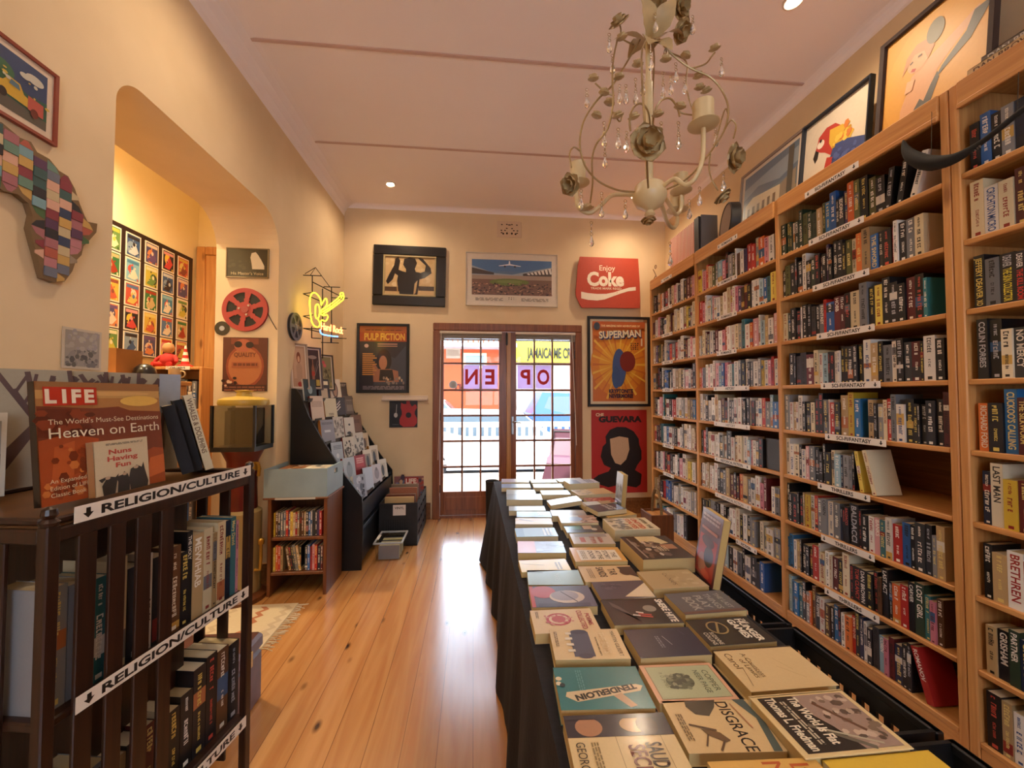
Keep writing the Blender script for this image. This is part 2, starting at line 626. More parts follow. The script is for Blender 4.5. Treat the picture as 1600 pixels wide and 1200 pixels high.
# cove cornices
def cove(name, pts, size=.13):
    prof = [(0, 0), (size, 0)] + [(size - size * math.sin(rad(a)), -size * (1 - math.cos(rad(a)))) for a in (15, 35, 55, 75)] + [(0, -size)]
    (x0, y0), (x1, y1), nx, ny = pts
    bb = MB()
    n = len(prof)
    vs = [(x + nx * p[0], y + ny * p[0], ZC + p[1]) for (x, y) in ((x0, y0), (x1, y1)) for p in prof]
    fs = [(i, (i + 1) % n, n + (i + 1) % n, n + i) for i in range(n)] + [tuple(range(n)), tuple(range(n, 2 * n))]
    bb.add(vs, fs)
    struct(bb.build(name, CEILM))
cove('trim_5', ((XL, YN), (XL, YB), 1, 0), .15)
cove('trim_6', ((XR, YN), (XR, YB), -1, 0), .07)
cove('trim_7', ((XL, YB), (XR, YB), 0, -1), .05)
b = MB()
for x0, x1 in ((XL, DX0 - .02), (DX1 + .02, XR)):
    b.box(x0, x1, YB - .02, YB, 0, .19)
    b.box(x0, x1, YB - .028, YB, .15, .165)
struct(b.build('baseboard_back', MIDWY))
b = MB()
b.box(XL, XL + .018, OY1 + .02, YB - .02, 0, .17); b.box(XL, XL + .018, YN, OY0, 0, .17)
struct(b.build('baseboard_left', MIDWY))
b = MB(); b.box(XI, XL, OY1 - .018, OY1, 0, .17)
struct(b.build('baseboard_jamb', MIDWY))
# panelled pine door in the side room
d2 = thing('door_2', None, None, T(-3.0, YS, 0), kind='structure')
b = MB(); b.bbox(.02, .11, -.06, 0, 0, 3.06, .008); b.bbox(.11, .9, -.06, 0, 2.97, 3.06, .008)
b.build('door_frame', PINE_Z, d2)
b = MB()
b.bbox(.11, .21, -.045, -.005, 0, 2.97, .004); b.bbox(.75, .85, -.045, -.005, 0, 2.97, .004)
for z0, z1 in ((0, .2), (1.2, 1.35), (2.83, 2.97)):
    b.box(.21, .75, -.04, -.005, z0, z1)
b.box(.21, .75, -.02, -.005, .2, 2.83)
b.build('door_leaf', PINE_Z, d2)

# ------------------------------------------------------------------ french doors
d1 = thing('door_1', None, None, T(0, YB, 0), kind='structure')
b = MB()
b.bbox(DX0, DX0 + .085, -.03, .10, 0, DZ - .09, .006); b.bbox(DX1 - .085, DX1, -.03, .10, 0, DZ - .09, .006)
b.bbox(DX0, DX1, -.03, .10, DZ - .09, DZ, .008)
b.box(DX0, DX1, 0, .2, -.01, .03)
b.build('door_frame', DOORW, d1)
xa, xb = DX0 + .085, DX1 - .085
mid = 0.425
def leaf(x0, x1, gx0, gx1, meet_right):
    Z0, Z1 = .035, DZ - .095
    gz0, gz1 = .31, 2.145
    zr = [.31, .60, .905, 1.21, 1.515, 1.835, 2.145]
    bb = MB()
    bb.bbox(x0, gx0, .0, .045, Z0, Z1, .005); bb.bbox(gx1, x1, .0, .045, Z0, Z1, .005)
    bb.bbox(gx0, gx1, .0, .045, Z0, gz0, .005); bb.bbox(gx0, gx1, .0, .045, gz1, Z1, .005)
    bb.bbox(gx0 + .03, gx1 - .03, -.006, .01, Z0 + .06, gz0 - .06, .005)
    for i in (1, 2):
        x = gx0 + (gx1 - gx0) * i / 3
        bb.bbox(x - .011, x + .011, .006, .04, gz0, gz1, .004)
    for z in zr[1:-1]:
        bb.bbox(gx0, gx1, .006, .04, z - .012, z + .012, .004)
    lf = bb.build('door_leaf', DOORW if meet_right else DOORW, d1)
    g = MB(); g.box(gx0, gx1, .021, .024, gz0, gz1)
    g.build('glass', GLASS, lf)
    h = MB()
    hx = x1 if not meet_right else x0
    for z in (.35, 1.2, 1.95):
        h.tube([(hx, -.012, z - .045), (hx, -.012, z + .045)], .009, 8)
    h.build('hinge', BLACKB, lf)
    return lf
l1 = leaf(xa + .003, mid - .002, -.355, .305, False)
l2 = leaf(mid + .002, xb - .003, .515, 1.185, True)
l1.children[1].location.x = (xa - (mid - .002))
l2.children[1].location.x = (xb - (mid + .002))
b = MB(); b.bbox(mid - .03, mid + .022, -.02, 0.0, .04, DZ - .1, .005)
b.build('meeting_stile', DOOR_LIT, d1)
b = MB()
b.bbox(.455, .485, -.012, 0, .98, 1.2, .004)
b.tube([(.47, -.01, 1.13), (.47, -.05, 1.13), (.49, -.055, 1.135), (.57, -.05, 1.12)], .008, 8)
b.build('door_handle', STEEL, d1)
b = MB(); b.bbox(.385, .41, -.03, -.02, 2.06, 2.2, .003); b.tube([(.397, -.035, 2.05), (.397, -.035, 2.21)], .006)
b.build('bolt', BLACKB, d1)
# rolled bamboo blinds
for i, (x0, x1) in enumerate(((-.40, .335), (.50, 1.235))):
    t = thing('rolled_blind', 'raised slatted blind bunched at the top of the %s door leaf' % ('left' if i == 0 else 'right'), 'blind', T(x0, YB - .02, 2.15), 'blinds above the glass doors')
    W = x1 - x0
    bb = MB(); bb.bbox(0, W, -.045, -.015, .035, .062, .004)
    bb.build('headrail', noisy('blind_rail', S('cbb9a4'), S('d6c6b2'), (5, 5, 5)), t)
    bb = MB()
    for k in range(7):
        z = .03 - k * .012
        bb.box(.005, W - .005, -.05 + .002 * (k % 2), -.012, z - .004, z + .002, S('8f8272'))
    bb.build('slats', MATTE, t)
    bb = MB()
    px = .02 if i == 0 else W - .05
    bb.tube([(px, -.055, .04), (px - (.012 if i == 0 else -.03), -.058, -.7), (px - (.03 if i == 0 else -.05), -.06, -1.45 if i == 0 else -1.3)], .0035, 6, S('d8c8b4'))
    bb.build('pull_cord', MATTE, t)
# letters stuck on the panes: read from the street
gx = [(-.355 + .22 * i + .0, -.355 + .22 * (i + 1)) for i in range(3)]
gx2 = [(.515 + .2233 * i, .515 + .2233 * (i + 1)) for i in range(3)]
for ch, (x0, x1), wh in (('N', gx[1], 'second pane of the left door'), ('E', gx[2], 'pane beside the meeting stile'), ('P', gx2[0], 'first pane of the right door'), ('O', gx2[1], 'middle pane of the right door')):
    bb = MB(FR(((x0 + x1) / 2, YB + .018, 1.675), (-1, 0, 0), (0, 0, 1)))
    bb.prism([(-.095, -.143), (.095, -.143), (.095, .143), (-.095, .143)], -.001, 0, S('d6c6e4'))
    for zz in (.0006, -.0016):
        bb.text(ch, 0, -.085, .17, S('d8403c'), 'c', .15, zz, .03)
    o = bb.build('letter_sheet', SHEET)
    tag(o, 'lilac sheet with a red %s on the %s' % (ch, wh), 'sign', 'letter sheets on the door panes')
bb = MB(FR((-.245, YB + .018, 1.955), (-1, 0, 0), (0, 0, 1)))
bb.prism([(-.085, -.06), (.085, -.06), (.085, .06), (-.085, .06)], -.001, 0, S('efe6dc'))
art(bb, [('s', .12, .75, .9, .09, '8a7a70', 4)], -.085, -.06, .17, .12)
tag(bb.build('notice_sheet', SHEET), 'small white notice taped in the top corner pane of the left door', 'sign')
bb = MB(FR((-.245, YB + .018, 1.67), (-1, 0, 0), (0, 0, 1)))
bb.ell(0, -.09, .05, .05, 0, S('8a8078'), 24); bb.ell(0, -.09, .042, .042, .0005, S('e8ded0'), 24)
bb.text('E', 0, -.115, .05, S('7a7068'), 'c', None, .001, .02)
tag(bb.build('round_sticker', SHEET), 'round grey rimmed sticker low in the second left pane', 'sticker')

# ------------------------------------------------------------------ outside
b = MB(); b.box(-9, 11, YB + .22, 7.6, -.2, -.02, S('cfc4b4'))
struct(b.build('deck', noisy('deck_boards', S('a89888'), S('b8a898'), (2, 30, 4), .7)))
b = MB(); b.box(-30, 34, 7.6, 24, -.55, -.35)
struct(b.build('street', noisy('asphalt', S('5c5a58'), S('6c6a68'), (9, 9, 9), .9)))
rl = thing('picket_railing', 'white painted picket railing along the edge of the sunny deck', 'railing', T(0, 7.2, -.02))
WP = (S('f0eeea'))
for nm, z0, z1 in (('top_rail', .90, .99), ('bottom_rail', .24, .31)):
    b = MB(); b.bbox(-3.2, 4.4, -.03, .03, z0, z1, .008, WP); b.build(nm, SATIN, rl)
x = -3.15
while x < 4.4:
    if abs((x + 3.15) % 1.9) < .1:
        b = MB(); b.bbox(x - .05, x + .05, -.05, .05, 0, 1.08, .01, WP); b.build('post', SATIN, rl)
    else:
        b = MB(); b.bbox(x - .035, x + .035, -.014, .014, .31, .9, .004, WP); b.build('baluster', SATIN, rl)
    x += .135
def car(name, label, M, col, L=4.2, Hc=1.45, W=1.7, hood=.95, cab=2.2):
    """car seen from its side: local x along the car, facing +x"""
    t = thing(name, label, 'car', M, 'cars parked in the street')
    h1 = Hc * .60
    sec = [(0, .32, .0), (.12, .22, 0), (L - .1, .22, 0), (L, .35, 0), (L - .05, h1 * .82, 0), (L - hood, h1 * 1.0, 0), (L - hood - .7, Hc * .97, 1), (L - hood - .7 - cab * .55, Hc, 1), (.25, h1 * 1.08, 0), (.05, h1, 0)]
    vs, n = [], len(sec)
    for yy in (0, W):
        for (x_, z_, up) in sec:
            ins = .16 if up else 0
            vs.append((x_, yy + (ins if yy == 0 else -ins), z_))
    fs = [tuple(range(n)), tuple(range(2 * n - 1, n - 1, -1))] + [(i, n + i, n + (i + 1) % n, (i + 1) % n) for i in range(n)]
    bb = MB(); bb.add(vs, fs, S(col)); bb.build('body', paint('car_paint_' + name, .25, .5), t)
    G = S('4a5a66')
    xc0, xc1 = L - hood - .05, L - hood - .62
    bb = MB()
    fy = lambda z: .16 * (z - h1) / (Hc - h1) - .012
    za, zb = h1 * 1.05, Hc * .93
    bb.add([(.55, fy(za), za), (xc0 - .12, fy(za), za), (xc1 - .03, fy(zb), zb), (L - hood - .7 - cab * .5, fy(zb), zb)], [(0, 1, 2, 3)], G)
    bb.add([(xc0 + .0, .12, h1 * 1.03), (xc0, W - .12, h1 * 1.03), (xc1 - .05, W - .28, Hc * .945), (xc1 - .05, .28, Hc * .945)], [(0, 1, 2, 3)], G)
    for v in range(4, 8):
        p = bb.v[v]; bb.v[v] = (p[0] + .03, p[1], p[2] + .02)
    bb.build('windows', paint('car_glass', .08), t)
    for xx in (.75, L - .8):
        for yy in (0.0, W - .2):
            q = MB(FR((xx, yy, .31), (1, 0, 0), (0, 0, 1)))
            q.lathe([(.14, -.2), (.30, -.2), (.31, -.15), (.31, -.03), (.29, .01), (.17, .015), (.16, 0)], 20, S('17171a'))
            q.lathe([(.15, -.01), (.15, .006), (.05, .012)], 12, S('9a9a9c'))
            q.build('wheel', MATTE, t)
car('hatchback', 'white hatchback parked just behind the picket railing', T(-1.6, 8.5, -.35), 'eef0f2', 4.3, 1.48, cab=3.4)
car('sedan', 'white car further back at the left of the street', T(-3.4, 11.2, -.35), 'f2f3f5', 4.5, 1.72, hood=1.3)
car('pickup', 'bright blue car parked across the street at the right', T(1.55, 12.2, -.35), '124a9c', 4.6, 1.9, hood=1.2, cab=3.8)
bl = thing('building', 'salmon orange shop front with a corrugated eave across the street', 'building', T(-9, 15.5, -.35))
b = MB(); b.box(0, 10.6, 0, 4, 0, 4.0, S('c0522a')); b.build('wall', MATTE, bl)
b = MB()
for i in range(56):
    b.box(-.1 + i * .19, -.1 + i * .19 + .12, -.9, 4, 3.62 + .1, 3.78 + .1, S('a8b4ba'))
b.box(-.1, 10.6, -.9, 4, 3.60, 3.73, S('d8dadc')); b.build('roof', MATTE, bl)
for x0, x1, z0, z1, c in ((6.9, 7.8, 2.75, 3.45, 'f4f4f2'), (8.6, 9.5, 2.85, 3.45, 'f2d9a0'), (4.2, 5.2, 0, 2.3, 'f0e8e0')):
    b = MB(); b.box(x0, x1, -.06, 0, z0, z1, S(c)); f = b.build('window', MATTE, bl)
    b = MB(); b.box(x0 + .1, x1 - .1, -.075, -.06, z0 + .1, z1 - .1, S('6f8f9a')); b.build('pane', GLOSS, f)
b = MB(FR((0, 0, 0), (1, 0, 0), (0, 0, 1)))
b.text('THE MEAT CO', 9.4, 1.98, .26, S('5a2018'), 'c', 2.4, .03, .035, thick=.02)
b.build('lettering', MATTE, bl)
b2 = thing('building', 'yellow walled restaurant with grey lettering on its fascia', 'building', T(1.6, 15.2, -.35))
b = MB(); b.box(0, 9, 0, 4, 3.1, 3.92, S('e4c832')); b.box(0, 9, .35, 4, 0, 3.1, S('b8a898')); b.build('wall', MATTE, b2)
b = MB(FR((0, 0, 0), (1, 0, 0), (0, 0, 1)))
b.text('JAMAICA ME CRAZY', .45, 3.26, .38, S('2a2a1c'), 'l', 2.2, .03, .035, thick=.02)
b.build('lettering', MATTE, b2)
for x0 in (1.2, 2.6, 4.2):
    b = MB(); b.box(x0, x0 + .9, .27, .35, 0, 1.95, S('f4f2ee')); f = b.build('window', MATTE, b2)
    b = MB(); b.box(x0 + .1, x0 + .8, .255, .27, .1, 1.85, S('4a4a50')); b.build('pane', GLOSS, f)
b = MB(); b.box(-12, -9, 12, 20, -.35, 5, S('d8c8b0')); b.box(10.6, 14, 12, 20, -.35, 5, S('cfc6ba'))
tag(b.build('neighbouring_walls', MATTE), kind='structure')
ch = thing('patio_chair', 'deck chair with a folded plum coloured canvas over it', 'chair', T(1.45, 6.2, -.02, -20))
b = MB()
for xx in (-.22, .22):
    b.tube([(xx, -.3, 0), (xx, .22, .88)], .013, 8, S('2a2626')); b.tube([(xx, .3, 0), (xx, -.2, .5)], .013, 8, S('2a2626'))
b.tube([(-.22, .22, .88), (.22, .22, .88)], .013, 8, S('2a2626')); b.tube([(-.22, -.2, .5), (.22, -.2, .5)], .013, 8, S('2a2626'))
b.build('frame', SATIN, ch)
b = MB()
prof = [(.23, .92), (.2, .78), (.02, .52), (-.2, .52), (-.3, .44), (-.33, .2)]
vs = [(xx + (.06 * (k == 5)) * (1 if xx > 0 else -1), p[0], p[1]) for k, p in enumerate(prof) for xx in (-.26, .26)]
b.add(vs, [(2 * i, 2 * i + 1, 2 * i + 3, 2 * i + 2) for i in range(5)], S('54303e')); b.build('canvas', SATIN, ch)

# ------------------------------------------------------------------ downlights
def downlight(x, y, z, label, power, col=WARM, spot=160):
    t = thing('ceiling_downlight', label, 'ceiling light', T(x, y, z), 'recessed downlights')
    bb = MB(); bb.lathe([(.055, .0), (.055, -.008), (.045, -.012), (.036, -.006), (.036, 0)], 24, S('e0d0c0')); bb.build('trim_ring', SATIN, t, smooth=True)
    bb = MB(); bb.lathe([(.034, -.001), (.030, -.010), (.012, -.013)], 20); bb.build('bulb', emit('bulb_glow', (1, .82, .6, 1), 40), t, smooth=True)
    l = bpy.data.lights.new('downlight_beam', 'SPOT')
    l.energy = power; l.color = col; l.spot_size = rad(spot); l.spot_blend = 1.0; l.shadow_soft_size = .04
    o = bpy.data.objects.new('downlight_beam', l); COL.objects.link(o); o.parent = t; o.location = (0, 0, -.02)
for x, y, lb in ((-.89, 4.28, 'glowing recessed downlight above the dark framed picture'), (1.815, 4.28, 'recessed downlight behind the chandelier bowl'), (1.815, 2.04, 'recessed downlight above the macaw picture'), (-.89, 2.04, 'recessed downlight above the wall opening'), (-.89, -.2, 'recessed downlight above the near left wall'), (1.815, -.2, 'recessed downlight above the near end of the bookcase')):
    downlight(x, y, ZC, lb, LAMP)
downlight(-2.5, 3.0, ZC, 'recessed downlight in the yellow side room', 235, (1, .80, .50), 150)
downlight(-2.5, 1.2, ZC, 'recessed downlight in the near part of the side room', 140, (1, .78, .48), 150)
# ------------------------------------------------------------------ bookcases on the right
XF = 1.98                      # face of the shelves
XB_ = 2.395
SH = [2.355, 2.080, 1.797, 1.515, 1.232, 0.948, 0.660, 0.372, 0.092]     # top faces of the nine shelf boards
TOPZ0, TOPZ1 = 2.625, 2.735
YC = [4.26, 3.355, 2.395, 1.462]                                      # centres of the uprights
def label_strip(bc, y, z, txt, h=.034, wlen=.30, faded=False):
    M = FR((XF - .021, y, z), (0, -1, 0), (0, 0, 1))
    bb = MB(M)
    bb.prism([(-wlen / 2, -h / 2), (wlen / 2, -h / 2), (wlen / 2, h / 2), (-wlen / 2, h / 2)], -.002, 0, S('efe6dc'))
    ink = S('8a8078' if faded else '18120e')
    bb.text(txt, 0, -h * .27, h * .54, ink, 'c', wlen * .74, .0008, .025)
    for sx in (-1, 1):
        cx = sx * wlen * .43
        bb.poly([(cx - .003, h * .3), (cx - .003, 0), (cx - .009, 0), (cx, -h * .32), (cx + .009, 0), (cx + .003, 0), (cx + .003, h * .3)][::-1], .0008, ink)
    return bb.build('shelf_label', CARD, bc)
def bookcase(name_label, ys, first, last):
    t = thing('bookcase', name_label, 'bookcase', T(0, 0, 0))
    for i, y in enumerate(ys):
        wd = .016
        o = MB(); o.bbox(XF - .004, XB_, y - wd, y + wd, 0.0, TOPZ1 - .0 if (i not in (first, last)) else TOPZ1, .004)
        o.build('upright', PINE_Z, t)
    for a, c in zip(ys[:-1], ys[1:]):
        y0, y1 = c + .016, a - .016
        for z in SH:
            o = MB(); o.bbox(XF, XB_ - .01, y0, y1, z - .022, z, .003); o.build('shelf', PINE_Y, t)
        o = MB(); o.bbox(XF - .012, XF + .012, y0, y1, TOPZ0, TOPZ1, .004)
        o.bbox(XF - .016, XF - .008, y0, y1, TOPZ0 - .004, TOPZ0 + .018, .003)
        o.build('top_board', PINE_Y, t)
        o = MB(); o.bbox(XF + .012, XB_, y0, y1, TOPZ1 - .03, TOPZ1 - .008, .003); o.build('top_panel', PINE_Y, t)
        o = MB(); o.bbox(XF + .002, XF + .02, y0, y1, 0.0, SH[-1] - .022, .003); o.build('kick_board', PINE_Y, t)
        o = MB(); o.box(XB_ - .01, XB_, y0, y1, 0, TOPZ1 - .03); o.build('back_panel', MIDWY, t)
    return t
bcA = bookcase('long pine bookcase of three bays filled with paperbacks along the right wall', YC, 0, 3)
bcB = bookcase('pine bookcase of thriller novels at the right edge, nearest the camera', [1.428, .40], 0, 1)
for i, z in enumerate([TOPZ0 + .012] + [s - .011 for s in SH[:5]]):
    label_strip(bcA, 1.985 - .02 * i, z, 'SCI-FI/FANTASY', wlen=.33)
for i, z in enumerate([s - .011 for s in SH[5:8]]):
    label_strip(bcA, 1.955 - .015 * i, z, 'THRILLERS', wlen=.30)
for i, z in enumerate([TOPZ0 + .02] + [s - .011 for s in SH[:3]]):
    label_strip(bcA, 2.88 + .01 * i, z, 'ROMANCE', wlen=.24)
for i, z in enumerate([s - .011 for s in SH[3:7]]):
    label_strip(bcA, 2.87, z, 'HISTORY' if i < 2 else 'HISTORICAL FICTION', wlen=.42, faded=(i % 2 == 1))
label_strip(bcA, 2.72, SH[7] - .011, 'FICTION', wlen=.22)
for i, z in enumerate([TOPZ0 + .02] + [s - .011 for s in SH[:7]]):
    label_strip(bcA, 3.86, z, 'FICTION', wlen=.22)

PAL = dict(k=('black', ['17171b', '1b1a20', '141319', '1f1e24']), d=('dark grey', ['2e2d32', '38363a', '333538']), g=('grey', ['77787c', '8a8a8c', '6a6c70']),
           w=('white', ['e4ddd2', 'dcd4c8', 'eae4da']), c=('cream', ['d8c8a4', 'd2bf98', 'e0d2b4']), t=('tan', ['a88c62', 'b89a6c', '9a7e58']), n=('navy', ['1d2740', '222c4a', '182238']),
           b=('blue', ['2c5c9c', '3a6cae', '2a6aa0']), u=('teal', ['2c6a70', '357a80', '3a6a72']), r=('red', ['b8281e', 'c0342a', 'a82420']), m=('maroon', ['5a1a1e', '66222a', '4e1a20']),
           o=('orange', ['d0622a', 'd87434', 'c85a28']), y=('yellow', ['d8b83a', 'e0c858', 'ccaa34']), p=('purple', ['4e3a62', '5c4470', '443458']), i=('pink', ['d08a94', 'c87a88', 'd8a0a4']),
           v=('olive green', ['55562c', '60623a', '4a4c2a']), e=('dark green', ['2a3a2a', '334232', '26362c']), a=('pale blue', ['9ab8c4', 'a8c4ce', '8cb0c0']), h=('brown', ['5a3a24', '64422a', '4e3220']))
ORD = ['first', 'second', 'third', 'fourth', 'fifth', 'sixth', 'seventh', 'eighth', 'ninth', 'tenth', 'eleventh', 'twelfth', 'thirteenth', 'fourteenth', 'fifteenth', 'sixteenth', 'seventeenth', 'eighteenth', 'nineteenth', 'twentieth']
ORD += ['twenty-' + w_ for w_ in ORD[:9]] + ['thirtieth'] + ['thirty-' + w_ for w_ in ORD[:9]] + ['fortieth']
PAGE = [S('d9c8a2'), S('cbb68c'), S('e2d4b4'), S('c2ab80')]

def squiggle(mb, x, y, ln, h, col, rg, z, vertical=True):
    """a word too blurred to read, running down the spine"""
    p = 0
    while p < ln:
        lw = h * rg.uniform(.38, .62)
        if rg.random() < .16:
            p += lw * .8
            continue
        if p + lw > ln:
            break
        st = h * .2
        hh = h * rg.uniform(.72, 1.0)
        a = [(0, 0, st, hh)]
        k = rg.random()
        if k < .4: a.append((lw - st, 0, lw, hh))
        if k > .25: a.append((st, hh - st, lw, hh))
        if k > .6: a.append((st, 0, lw, st))
        if rg.random() < .4: a.append((st, hh * .42, lw * .9, hh * .42 + st))
        for (u0, v0, u1, v1) in a:
            if vertical:
                q = [(x + v0, y - p - u0), (x + v0, y - p - u1), (x + v1, y - p - u1), (x + v1, y - p - u0)]
            else:
                q = [(x + p + u0, y + v0), (x + p + u1, y + v0), (x + p + u1, y + v1), (x + p + u0, y + v1)]
            mb.poly(q, z, col)
        p += lw + h * .16

INKS = {'k': ['e8e2d6', 'e8e2d6', 'd8c060', 'c85040', 'b8b8bc'], 'w': ['201c1a', 'a02820', '2a4a80', '403a34'], 'c': ['2a2420', '8a2a20'], 'y': ['20303a', '8a2018'], 'a': ['20303a', 'f4f0e8'], 'i': ['f4f0e8', '5a1a2a']}
def book_cover(mb, th, ht, dp, code, rg, title=None, detail=True):
    """upright closed book, spine towards +z: x thickness, y height, z depth"""
    nm, cols = PAL[code]
    c = S(rg.choice(cols))
    k = rg.uniform(.85, 1.12)
    c = (min(c[0] * k, .9), min(c[1] * k, .9), min(c[2] * k, .9), 1)
    e = .0011
    mb.box(0, e, 0, ht, -dp, -e, c); mb.box(th - e, th, 0, ht, -dp, -e, c); mb.box(0, th, 0, ht, -e * 1.5, 0, c)
    if not detail:
        return
    ink = S(rg.choice(INKS.get(code, ['f0e8da', 'f0e8da', 'e0c878', '1a1614'])))
    z = .0004
    st = rg.random()
    if title is None and st < .35:      # coloured band or block on the spine
        c2 = S(rg.choice(['d8cfc0', '26262c', '8a2a24', '3a5a80', 'c8a050', '6a6a70', 'b06a40']))
        a = rg.uniform(.0, .7); q = rg.uniform(.08, .3)
        mb.poly([(0.0008, ht * a), (th - .0008, ht * a), (th - .0008, min(ht, ht * (a + q))), (0.0008, min(ht, ht * (a + q)))], z * .5, c2)
    if title:
        words = title if isinstance(title, (list, tuple)) else [title]
        y = ht * .95
        tot = sum(len(w_[0] if isinstance(w_, tuple) else w_) for w_ in words)
        for w_ in words:
            tx, cc = (w_ if isinstance(w_, tuple) else (w_, None))
            ln = ht * .88 * len(tx) / tot
            mb.text(tx, th * .22, y, th * .56, S(cc) if cc else ink, 'l', ln, z, .02, -PI / 2)
            y -= ln + ht * .03
    else:
        hh = min(th * .58, .017)
        x0 = (th - hh) / 2
        if rg.random() < .5:
            squiggle(mb, x0, ht * .95, ht * rg.uniform(.3, .42), hh, ink, rg, z)
            squiggle(mb, th * .5 - hh * .3, ht * .48, ht * rg.uniform(.18, .34), hh * .6, ink, rg, z)
        else:
            squiggle(mb, th * .5 - hh * .3, ht * .93, ht * .22, hh * .6, ink, rg, z)
            squiggle(mb, x0, ht * .64, ht * rg.uniform(.3, .48), hh, ink, rg, z)
        mb.poly([(th * .3, ht * .03), (th * .7, ht * .03), (th * .7, ht * .03 + th * .3), (th * .3, ht * .03 + th * .3)], z, ink)

def book_pages(mb, th, ht, dp, rg):
    mb.box(.0011, th - .0011, .002, ht - .002, -dp + .003, -.0016, rg.choice(PAGE))

def sizes(rg, code):
    r = rg.random()
    if r < .45:
        return rg.uniform(.176, .182), .108
    if r < .85:
        return rg.uniform(.194, .204), .128
    return rg.uniform(.215, .235), .145

class Shelf:
    """fills one board from far (y_far) to near, left to right as one faces it"""
    def __init__(s, yfar, ynear, z, where, group, individual=True, mass=None):
        s.y, s.y0, s.y1, s.z, s.where, s.group, s.ind, s.mass, s.n = yfar, yfar, ynear, z, where, group, individual, mass, 0
    def put(s, code, th, ht, dp, rg, title=None, lean=0.0, push=0.0, extra=''):
        L = rad(lean)
        xf = XF + .012 + push + rg.uniform(0, .010)
        if lean:
            M = FR((xf, s.y, s.z), (0, -1, 0), (0, 0, 1)) @ Matrix.Rotation(L, 4, 'Z')
            # lean > 0 : top tips towards the left (far), lower left corner stands on the board
            if L > 0:
                M = FR((xf, s.y, s.z), (0, -1, 0), (0, 0, 1)) @ Matrix.Translation((ht * math.sin(L), 0, 0)) @ Matrix.Rotation(L, 4, 'Z')
            else:
                M = FR((xf, s.y, s.z), (0, -1, 0), (0, 0, 1)) @ Matrix.Translation((0, th * math.sin(-L), 0)) @ Matrix.Rotation(L, 4, 'Z')
            adv = th * math.cos(L) + (ht * math.sin(abs(L)) if s.n == 0 or abs(lean) > 3 else 0)
        else:
            M = FR((xf, s.y, s.z), (0, -1, 0), (0, 0, 1))
            adv = th
        s.n += 1
        if s.ind:
            mb = MB(); book_cover(mb, th, ht, dp, code, rg, title)
            o = mb.build('paperback', CARD, None, M)
            pb = MB(); book_pages(pb, th, ht, dp, rg); pb.build('pages', MATTE, o)
            size = 'thick ' if th > .036 else 'thin ' if th < .02 else ''
            tag(o, '%s%s%s book, %s from left on %s' % (size, PAL[code][0], extra, ORD[s.n - 1], s.where), 'book', s.group)
        else:
            s.mass.M = M
            book_cover(s.mass, th, ht, dp, code, rg, title, detail=True)
            book_pages(s.mass, th, ht, dp, rg)
        s.y -= adv + rg.uniform(.0004, .0016)
    def fill(s, codes, rg, titles=None, frac=1.0, lean_from=None, lean=0.0, tmean=None):
        """codes: one letter per book, '_' a gap"""
        titles = titles or {}
        avail = (s.y - s.y1) - (s.y0 - s.y1) * (1 - frac)
        n = sum(1 for c in codes if c != '_')
        gaps = codes.count('_') * .045
        sz = []
        for c in codes:
            if c != '_':
                h_, d_ = sizes(rg, c)
                sz.append([max(.011, rg.gauss(.030, .009)), h_, d_])
        tot = sum(q[0] for q in sz) + n * .001
        room = avail - gaps - .012
        k = room / tot
        i = 0
        for j, c in enumerate(codes):
            if c == '_':
                s.y -= .045
                continue
            th, h_, d_ = sz[i]
            th = min(max(th * k, .009), .06)
            s.put(c, th, h_, d_, rg, titles.get(i))
            i += 1

rg = random.Random(11)
mid_where = ['the top sci-fi shelf', 'the second sci-fi shelf down', 'the third sci-fi shelf down', 'the fourth sci-fi shelf down', 'the fifth sci-fi shelf down', 'the half empty sixth sci-fi shelf', 'the upper thrillers shelf', 'the middle thrillers shelf', 'the bottom thrillers shelf']
mid = [
    ('eeeweeveetvbbkdpovkvk', .74), ('kvkkkwkekmkpkkkkvcotbdkrw', .80), ('cekkwkkdkgrbmmkcgkykkkmku', .93), ('_kkddmcwakkwwkkkkkwtkgwkdmkwk', 1.0),
    ('gwtwwkkckkgwrktyb_tkgcrgwkkkkkkm', 1.0), ('wwckwigkkkkcanggk', .52), ('kkkkktywrggwgnkkkkkwiuwrbkdkgt', .97), ('bbwtkkkkrwcwcmkckkkkkhkkorkeuih', .95), ('abbukgohkwhkbkworknwkdaimnkk', .80)]
mt = [{14: 'EDDINGS'}, {20: 'THE SWORD'}, {9: 'FANTASY', 12: 'HOBB'}, {}, {20: 'R.A. SALVATORE'}, {}, {10: 'COBEN', 13: 'BALDACCI', 14: 'BALDACCI', 15: 'BALDACCI', 16: 'BALDACCI', 20: 'BANKS'}, {17: 'TOM CLANCY', 18: 'DAN BROWN', 22: 'LAST ACT', 26: 'CARVER', 27: 'LOST GIRL'}, {8: 'THE KEEPER', 16: 'BORN TO DIE', 22: 'COBEN'}]
for i, (codes, fr_) in enumerate(mid):
    s = Shelf(2.376, 1.482, SH[i], mid_where[i], 'books in the sci-fi and thrillers bay')
    s.fill(codes, rg, mt[i], fr_)
    if i == 0:
        for c, ti, ln in (('k', None, -8), ('k', None, -10), ('w', None, -17)):
            s.put(c, .026, .19, .12, rg, ti, ln, 0, ' leaning')
    if i == 1:
        for c in 'kgc':
            s.put(c, .036, .185, .12, rg)
    if i == 5:
        s.put('y', .02, .21, .135, rg, None, 8, 0, ' leaning')
        s.put('c', .022, .225, .14, rg, None, 13, 0, ' leaning')
    if i == 8:
        s.put('r', .03, .225, .15, rg, 'ROMANOV', 16, -.0, ' leaning')
